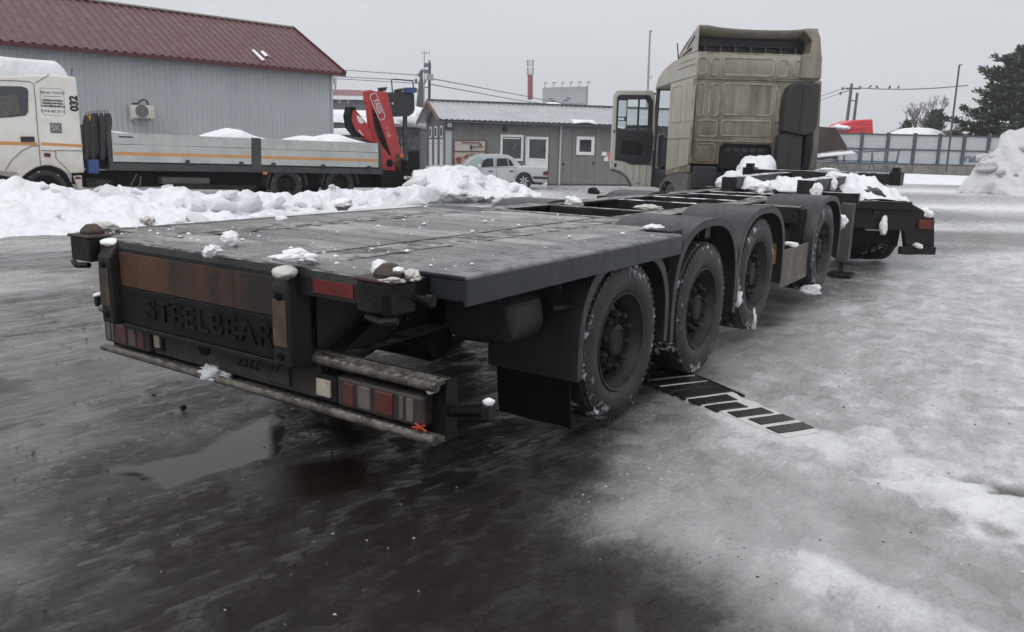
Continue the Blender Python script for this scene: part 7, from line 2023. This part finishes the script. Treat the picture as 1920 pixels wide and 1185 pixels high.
for k, (x, lab) in enumerate(((1631.5, 'small dark bird on the wire, first from the power pole'), (1645, 'small dark bird on the wire, second from the power pole'), (1668.5, 'small dark bird on the wire, third from the power pole'), (1684.5, 'small dark bird on the wire, fourth from the power pole'))):
    q = at(x, 164.3 - 0.008 * (x - 1631), 91 - (x - 1612) / 203 * 7)
    b = MB()
    b.tube([(-0.34, 0, -0.02), (-0.16, 0, 0.06), (0.0, 0, 0.14), (0.12, 0, 0.27), (0.17, 0, 0.36), (0.22, 0, 0.38), (0.29, 0, 0.36)], [0.02, 0.06, 0.14, 0.13, 0.085, 0.06, 0.01], 8)
    b.tube([(0.03, 0.03, 0.05), (0.03, 0.03, -0.06)], 0.015, 5); b.tube([(0.03, -0.03, 0.05), (0.03, -0.03, -0.06)], 0.015, 5)
    f_ = (x - 1612) / 203 * 1.05; q = at(1612, 165, 92).lerp(at(1815, 160, 85), f_) - Vector((0, 0, 0.25 * 4 * f_ * (1 - f_)))
    o = b.build('bird', M['birdgrey'], smooth='all'); o.location = q + Vector((0, 0, 0.09)); o.rotation_euler = (0, 0, k * 2.4); o.scale = (0.72, 0.72, 0.72)
    tag(o, lab, 'bird', 'birds on the wire')

# ================================================================== FENCE
FY = 58.0
fx0 = at(1500, 290, FY).x; 
fn_ = thing('fence', 'long grey sheet-metal fence with dark posts on a concrete base', 'fence', (0, FY, 0))
posts = [at(x, 280, FY).x for x in (1471, 1518, 1566, 1614, 1663, 1713, 1760, 1806, 1852, 1898, 1945, 1992)]
ztop, zmid, zbot = 3.13, 2.10, 1.08
for x in posts:
    b = MB(); b.box(x - 0.11, x + 0.11, -0.10, 0.10, 0.0, ztop + 0.14); b.build('post', M['fencepost'], fn_, bevel=0.01)
for a, c in zip(posts, posts[1:]):
    for z0, z1 in ((zmid + .05, ztop - .05), (zbot + .05, zmid - .05)):
        cb_ = corrugated(a + 0.11, c - 0.11, 0.22, 0.02, lambda u, d: ((u, 0.02 - d, z0), (u, 0.02 - d, z1)))
        cb_.build('panel', M['greyplate'], fn_, fix=False)
for z in (ztop, zmid, zbot):
    b = MB(); b.box(posts[0], posts[-1], -0.05, 0.08, z - 0.05, z + 0.05); b.build('rail', M['fencepost'], fn_)
for a, c in zip(posts, posts[1:]):
    b = MB(); b.box(a + 0.012, c - 0.012, -0.16, 0.16, -0.1, zbot - 0.055); b.build('base_block', M['concrete'], fn_, bevel=0.02)
p_ = at(1815, 299, FY); lettering('ОГМЫ', 0.5, M['inkgrey'], fn_, basis((p_.x + 0.15, -0.03, p_.z), (1, 0, 0), (0, 0, 1)), depth=0.002, bold=0.03, name='graffiti')
# red truck-cab roof beyond the fence
Y = 61
rc_ = thing('red_truck_cab', 'bright red lorry cab roof with a snow cap showing above the fence', 'truck', (at(1605, 240, Y).x, Y, 0))
o0 = Vector((at(1605, 240, Y).x, Y, 0))
pr_ = [at(x, y, Y) - o0 for x, y in ((1568, 245), (1580, 232), (1600, 225), (1637, 223), (1638, 247), (1638, 300), (1572, 300))]
b = MB(); b.prism([(p.x, p.z) for p in pr_], 'y', 0.0, 2.4); b.build('cab', M['redfar'], rc_, bevel=0.12, seg=3)
b = MB(); b.prism([(p.x, p.z) for p in [at(x, y, Y) - o0 for x, y in ((1584, 240), (1600, 236), (1606, 238), (1624, 237), (1626, 240), (1590, 245))]], 'y', -0.05, 0.01); b.build('roof_ridge', M['redfar'], rc_, bevel=0.03)
b = MB(); b.box(pr_[-1].x, pr_[-2].x, 0.05, 2.35, -at(1600, 300, Y).z * 0 - 0.0 - 0.0, 1.3); b.build('lower_cab', M['black'], rc_)
q = at(1585, 237, Y); o = lump('snow_cap', Vector((q.x, q.y + 0.7, q.z - .12)), 0.85, 141, (1.25, .9, .34), M['snow'], 'white snow patch on the front of the red cab roof beyond the fence', 'snow patch', 0.2)
o.name = 'snow_patch'
# snowy roof and brown shed roof beyond the fence
Y = 66
q = at(1722, 246, Y); lump('snow_roof', Vector((q.x, q.y, q.z - 0.5)), 2.0, 142, (1.1, .9, .42), M['snow'], 'white snow mass rising above the fence right of the bare tree', 'snow mass', 0.12)
sb = thing('garden_shed', 'low brown roof edge seen over the fence below the pine', 'shed', (at(1790, 250, Y).x, Y, 0))
b = MB(); a, c = at(1762, 247, Y), at(1825, 243, Y); b.box(a.x - at(1790, 250, Y).x, c.x - at(1790, 250, Y).x, 0, 3, 0, a.z - 0.1); b.build('wall', M['farwall'], sb)
b = MB(); X0 = at(1790, 250, Y).x; b.prism([(a.x - .2 - X0, a.z - .1), (c.x + .2 - X0, a.z + .18), (c.x + .2 - X0, a.z + .3), (a.x - .2 - X0, a.z)], 'y', -0.4, 3.3); b.build('roof', M['fascia'], sb)
# dark loader bucket behind the cab
Y = 27
lb_ = thing('loader_bucket', 'dark scraped loader bucket raised behind the right side of the beige cab', 'loader bucket', (at(1560, 260, Y).x, Y, 0))
o0 = Vector((at(1560, 260, Y).x, Y, 0))
bp = [at(x, y, Y) - o0 for x, y in ((1515, 235), (1566, 240), (1571, 247), (1578, 258), (1588, 276), (1590, 280), (1570, 282), (1535, 287), (1505, 290))]
b = MB(); b.prism([(p.x, p.z) for p in bp], 'y', 0.0, 0.06); b.build('side_plate', M['bucket'], lb_, bevel=0.01)
b = MB(); b.prism([(p.x, p.z) for p in bp], 'y', 2.2, 2.26); b.build('side_plate', M['bucket'], lb_, bevel=0.01)
b = MB(); b.sheet(lambda u, v: tuple([(bp[1].lerp(bp[4], u)).x, 0.06 + 2.14 * v, (bp[1].lerp(bp[4], u)).z]), 6, 3, (0.03, 0, 0.02)); b.build('shell', M['bucket'], lb_)
b = MB(); b.bar(bp[5] + Vector((0.02, 0, -0.02)), bp[5] + Vector((0.02, 2.26, -0.02)), 0.12, 0.06); b.build('cutting_edge', M['metal'], lb_)
b = MB(); a, c = at(1535, 298, Y) - o0, at(1590, 291, Y) - o0; b.bar(a + Vector((-.8, 1, -.1)), c + Vector((0, 1, -.06)), 0.3, 0.10); b.bar(a + Vector((-.8, 1, -.1)), Vector((a.x - .8, 1, 0)), .3, .2); b.build('lift_arm', M['greyplastic'], lb_)
q0, q1 = at(1534, 290, Y), at(1603, 283.5, Y)
b = MB(); b.sheet(lambda u, v: (q0.x + (q1.x - q0.x) * u, Y - 0.1 + 1.6 * v, q0.z + (q1.z - q0.z) * u - .05 + 0.13 * min(1, u * 8, (1 - u) * 5, v * 6 + .01, (1 - v) * 6) ** .6 * (0.5 + float(fbm(u * 9, v * 4, 0, 3, 7)))), 30, 10, (0, 0, -0.05))
tag(b.build('arm_snow', M['snow'], smooth='all'), 'strip of snow along the loader arm right of the beige cab', 'snow strip')
# welded frame with braces
Y = 44
gt = thing('barrier', 'blue-grey welded barrier frame with triangular braces before the far fence', 'barrier', (at(1610, 300, Y).x, Y, 0))
o0 = Vector((at(1610, 300, Y).x, Y, 0))
G = lambda x, y: at(x, y, Y) - o0
b = MB()
def gbar(name, p, q, w_=0.085):
    b = MB(); b.bar(G(*p), G(*q), w_, w_); return b.build(name, M['gatesteel'], gt)
gbar('top_rail', (1520, 288), (1686, 282)); gbar('mid_rail', (1520, 299.5), (1682, 304)); gbar('bottom_rail', (1520, 318), (1672, 320))
for x in (1570, 1583, 1610, 1635.5, 1661): gbar('upright', (x, 286), (x - .5, 303.5))
gbar('end_post', (1686, 282), (1681, 304)); gbar('end_post', (1681, 304), (1669, 320))
for x in (1541, 1569, 1583.5, 1609, 1634.5, 1659.5):
    gbar('brace', (x, 303), (x - 7, 319), 0.065); gbar('brace', (x, 303), (x + 6, 319), 0.065)
b = MB(); b.box(G(1520, 300).x, G(1672, 300).x, 0.2, 0.9, 0, G(1600, 323).z); b.build('base_beam', M['gatesteel'], gt)

# ================================================================== TREES
def pine(name, label, base, H, z0, Rmax, seed, whorls=17, per=9, clump=11, nl=0.34, lean=0.0):
    t = thing(name, label, 'pine tree', base)
    r = random.Random(seed)
    b = MB(); b.tube([(0, 0, 0), (0.05, 0, H * .35), (0.02, 0, H * .7), (0, 0, H)], [0.28, 0.2, 0.1, 0.02], 8)
    limbs = MB()
    V, F_ = [], []
    def needle_clump(c, axis, size):
        for k in range(clump):
            d = (axis * 0.8 + Vector((r.uniform(-1, 1), r.uniform(-1, 1), r.uniform(-.45, 1)))).normalized()
            L_ = size * r.uniform(.6, 1.25)
            s_ = d.cross(Vector((r.uniform(-1, 1), r.uniform(-1, 1), r.uniform(-1, 1)))).normalized() * L_ * 0.16
            o = len(V); p = c + Vector((r.gauss(0, .13), r.gauss(0, .13), r.gauss(0, .09)))
            V.extend([tuple(p - s_ * .6), tuple(p + s_ * .6), tuple(p + d * L_ * .6 + s_), tuple(p + d * L_), tuple(p + d * L_ * .6 - s_)]); F_.append((o, o + 1, o + 2, o + 3, o + 4))
    for w in range(whorls):
        f = w / (whorls - 1)
        z = z0 + (H - z0) * f ** 0.95
        Lmax = Rmax * (1 - f) ** 0.72 * (0.78 + 0.22 * math.sin(w * 2.1 + seed)) + 0.25
        for k in range(per if f < .8 else 5):
            if r.random() < 0.10: continue
            a = 2 * math.pi * (k + r.random() * .8) / per + w * 0.7
            L_ = Lmax * r.uniform(.55, 1.12)
            rise = r.uniform(-.02, .22) + 0.25 * f
            pts = []
            for q in range(5):
                g = q / 4
                pts.append(Vector((math.cos(a + .15 * g) * L_ * g, math.sin(a + .15 * g) * L_ * g, z + L_ * (rise * g + 0.22 * g * g - 0.12 * g))))
            limbs.tube(pts, [0.06 * (1 - f) + .015, .045 * (1 - f) + .012, .03, .02, .01], 5)
            nc = max(3, int(L_ * 3.6))
            for q in range(nc):
                g = 0.28 + 0.74 * q / nc + r.uniform(-.04, .04)
                g = min(1.0, g); i = min(3, int(g * 4)); c = pts[i].lerp(pts[i + 1], g * 4 - i)
                out = Vector((math.cos(a), math.sin(a), 0.35))
                side = Vector((-math.sin(a), math.cos(a), 0))
                for sd in (-1, 1):
                    off = side * sd * r.uniform(.05, .42) * (1.15 - g * .5) * min(1, L_ * .5)
                    needle_clump(c + off + Vector((0, 0, r.uniform(-.05, .12))), (out + side * sd * .6).normalized(), nl)
    b.build('trunk', M['bark'], t, smooth=50)
    limbs.build('limbs', M['bark'], t, fix=False)
    cr = MB(); cr.v, cr.f = V, F_
    cr.build('crown', M['needle'], t, fix=False)
    return t
Y = 63
q = at(1900, 200, Y)
pine('pine_tree', 'big dark pine tree behind the grey snow pile', (q.x, q.y, 0), at(1882, 96, Y).z, 2.3, 5.9, 7, whorls=15, per=7, clump=9, nl=0.40)
q = at(1752, 240, 74); pine('pine_tree', 'small thin pine beside the bare tree beyond the fence', (q.x, q.y, 0), at(1752, 214, 74).z, 2.6, 1.5, 9, whorls=10, per=5, clump=6, nl=0.36)
q = at(1700, 240, 76); pine('pine_tree', 'short dark pine left of the bare tree beyond the fence', (q.x, q.y, 0), at(1697, 232, 76).z, 2.0, 1.2, 19, whorls=8, per=5, clump=6, nl=0.30)
def bare_tree(label, base, H, seed, spread=0.55, m='twig', n0=5):
    t = thing('bare_tree', label, 'tree', base)
    r = random.Random(seed); b = MB(); tw = MB()
    def grow(p, d, L_, rad, depth):
        q = p + d * L_
        (b if depth > 3 else tw).tube([p, p.lerp(q, .5) + Vector((r.uniform(-.05, .05), r.uniform(-.05, .05), 0)) * L_, q], [rad, rad * .8, rad * .62], 5 if depth > 2 else 3, caps=False)
        if depth == 0: return
        for k in range(r.choice([3, 4, 4])):
            nd = (d + Vector((r.gauss(0, spread), r.gauss(0, spread), r.uniform(.1, .6)))).normalized()
            grow(p.lerp(q, r.uniform(.45, 1.0)), nd, L_ * r.uniform(.42, .72), rad * .58, depth - 1)
    grow(Vector((0, 0, 0)), Vector((0, 0, 1)), H * .52, .17, 6)
    b.build('trunk', M[m], t, fix=False); tw.build('crown', M[m], t, fix=False)
q = at(1723, 240, 75); bare_tree('bare brown leafless tree rising beyond the fence', (q.x, q.y, 0), at(1722, 182, 75).z * 1.1, 4, .62)
q = at(1692, 240, 77); bare_tree('lower bare bush left of the leafless tree beyond the fence', (q.x, q.y, 0), at(1690, 212, 77).z * 0.85, 6, .6)
q = at(1762, 240, 78); bare_tree('faint bare tree between the leafless tree and the big pine', (q.x, q.y, 0), at(1765, 200, 78).z * 0.9, 8, .6)
# snow behind the office roof
q = at(1036, 200, 46); lump('snow_roof', Vector((q.x, q.y, q.z - 0.55)), 1.3, 151, (1.2, .8, .62), M['snow'], 'white snow mound showing above the office roof under the billboard', 'snow mass', 0.1)
q = at(822, 196, 44); lump('snow_roof', Vector((q.x, q.y, q.z - 0.7)), 1.2, 152, (1.1, .8, .62), M['snow'], 'white snow mound behind the left end of the office ridge', 'snow mass', 0.1)
# small stones and chunks lying on the yard
q = ground_at(343, 766); lump('stone', q + Vector((0, 0, .008)), 0.022, 161, (1.2, .9, .7), M['grime'], 'brown stone on the wet ground left of the bumper', 'stone', 0.4)
q = ground_at(288, 742); lump('stone', q + Vector((0, 0, .004)), 0.010, 162, (1.2, .9, .7), M['grime'], 'tiny dark pebble further left of the brown stone', 'stone', 0.4)
q = ground_at(1200, 355); lump('dark_clod', ground_at(1113, 362) + Vector((0, 0, .05)), 0.30, 163, (1.6, .8, .5), M['flap'], 'dark clod lying on the snowy yard before the office', 'clod', 0.6)
# ================================================================== HAZE: thin winter air closed in one box
b = MB(); b.box(-200, 200, -40, 250, -1.2, 45)
hz = b.build('haze', None, kind='stuff')
hz['label'] = 'thin pale winter haze over the yard'
hm = bpy.data.materials.new('haze_air'); hm.use_nodes = True
hn, hl = hm.node_tree.nodes, hm.node_tree.links
hn.clear()
ho = hn.new('ShaderNodeOutputMaterial'); hv = hn.new('ShaderNodeVolumePrincipled')
hv.inputs['Color'].default_value = (0.93, 0.95, 0.98, 1)
hv.inputs['Density'].default_value = 0.0010
hv.inputs['Anisotropy'].default_value = 0.2
hl.new(hv.outputs[0], ho.inputs['Volume'])
hz.data.materials.append(hm)
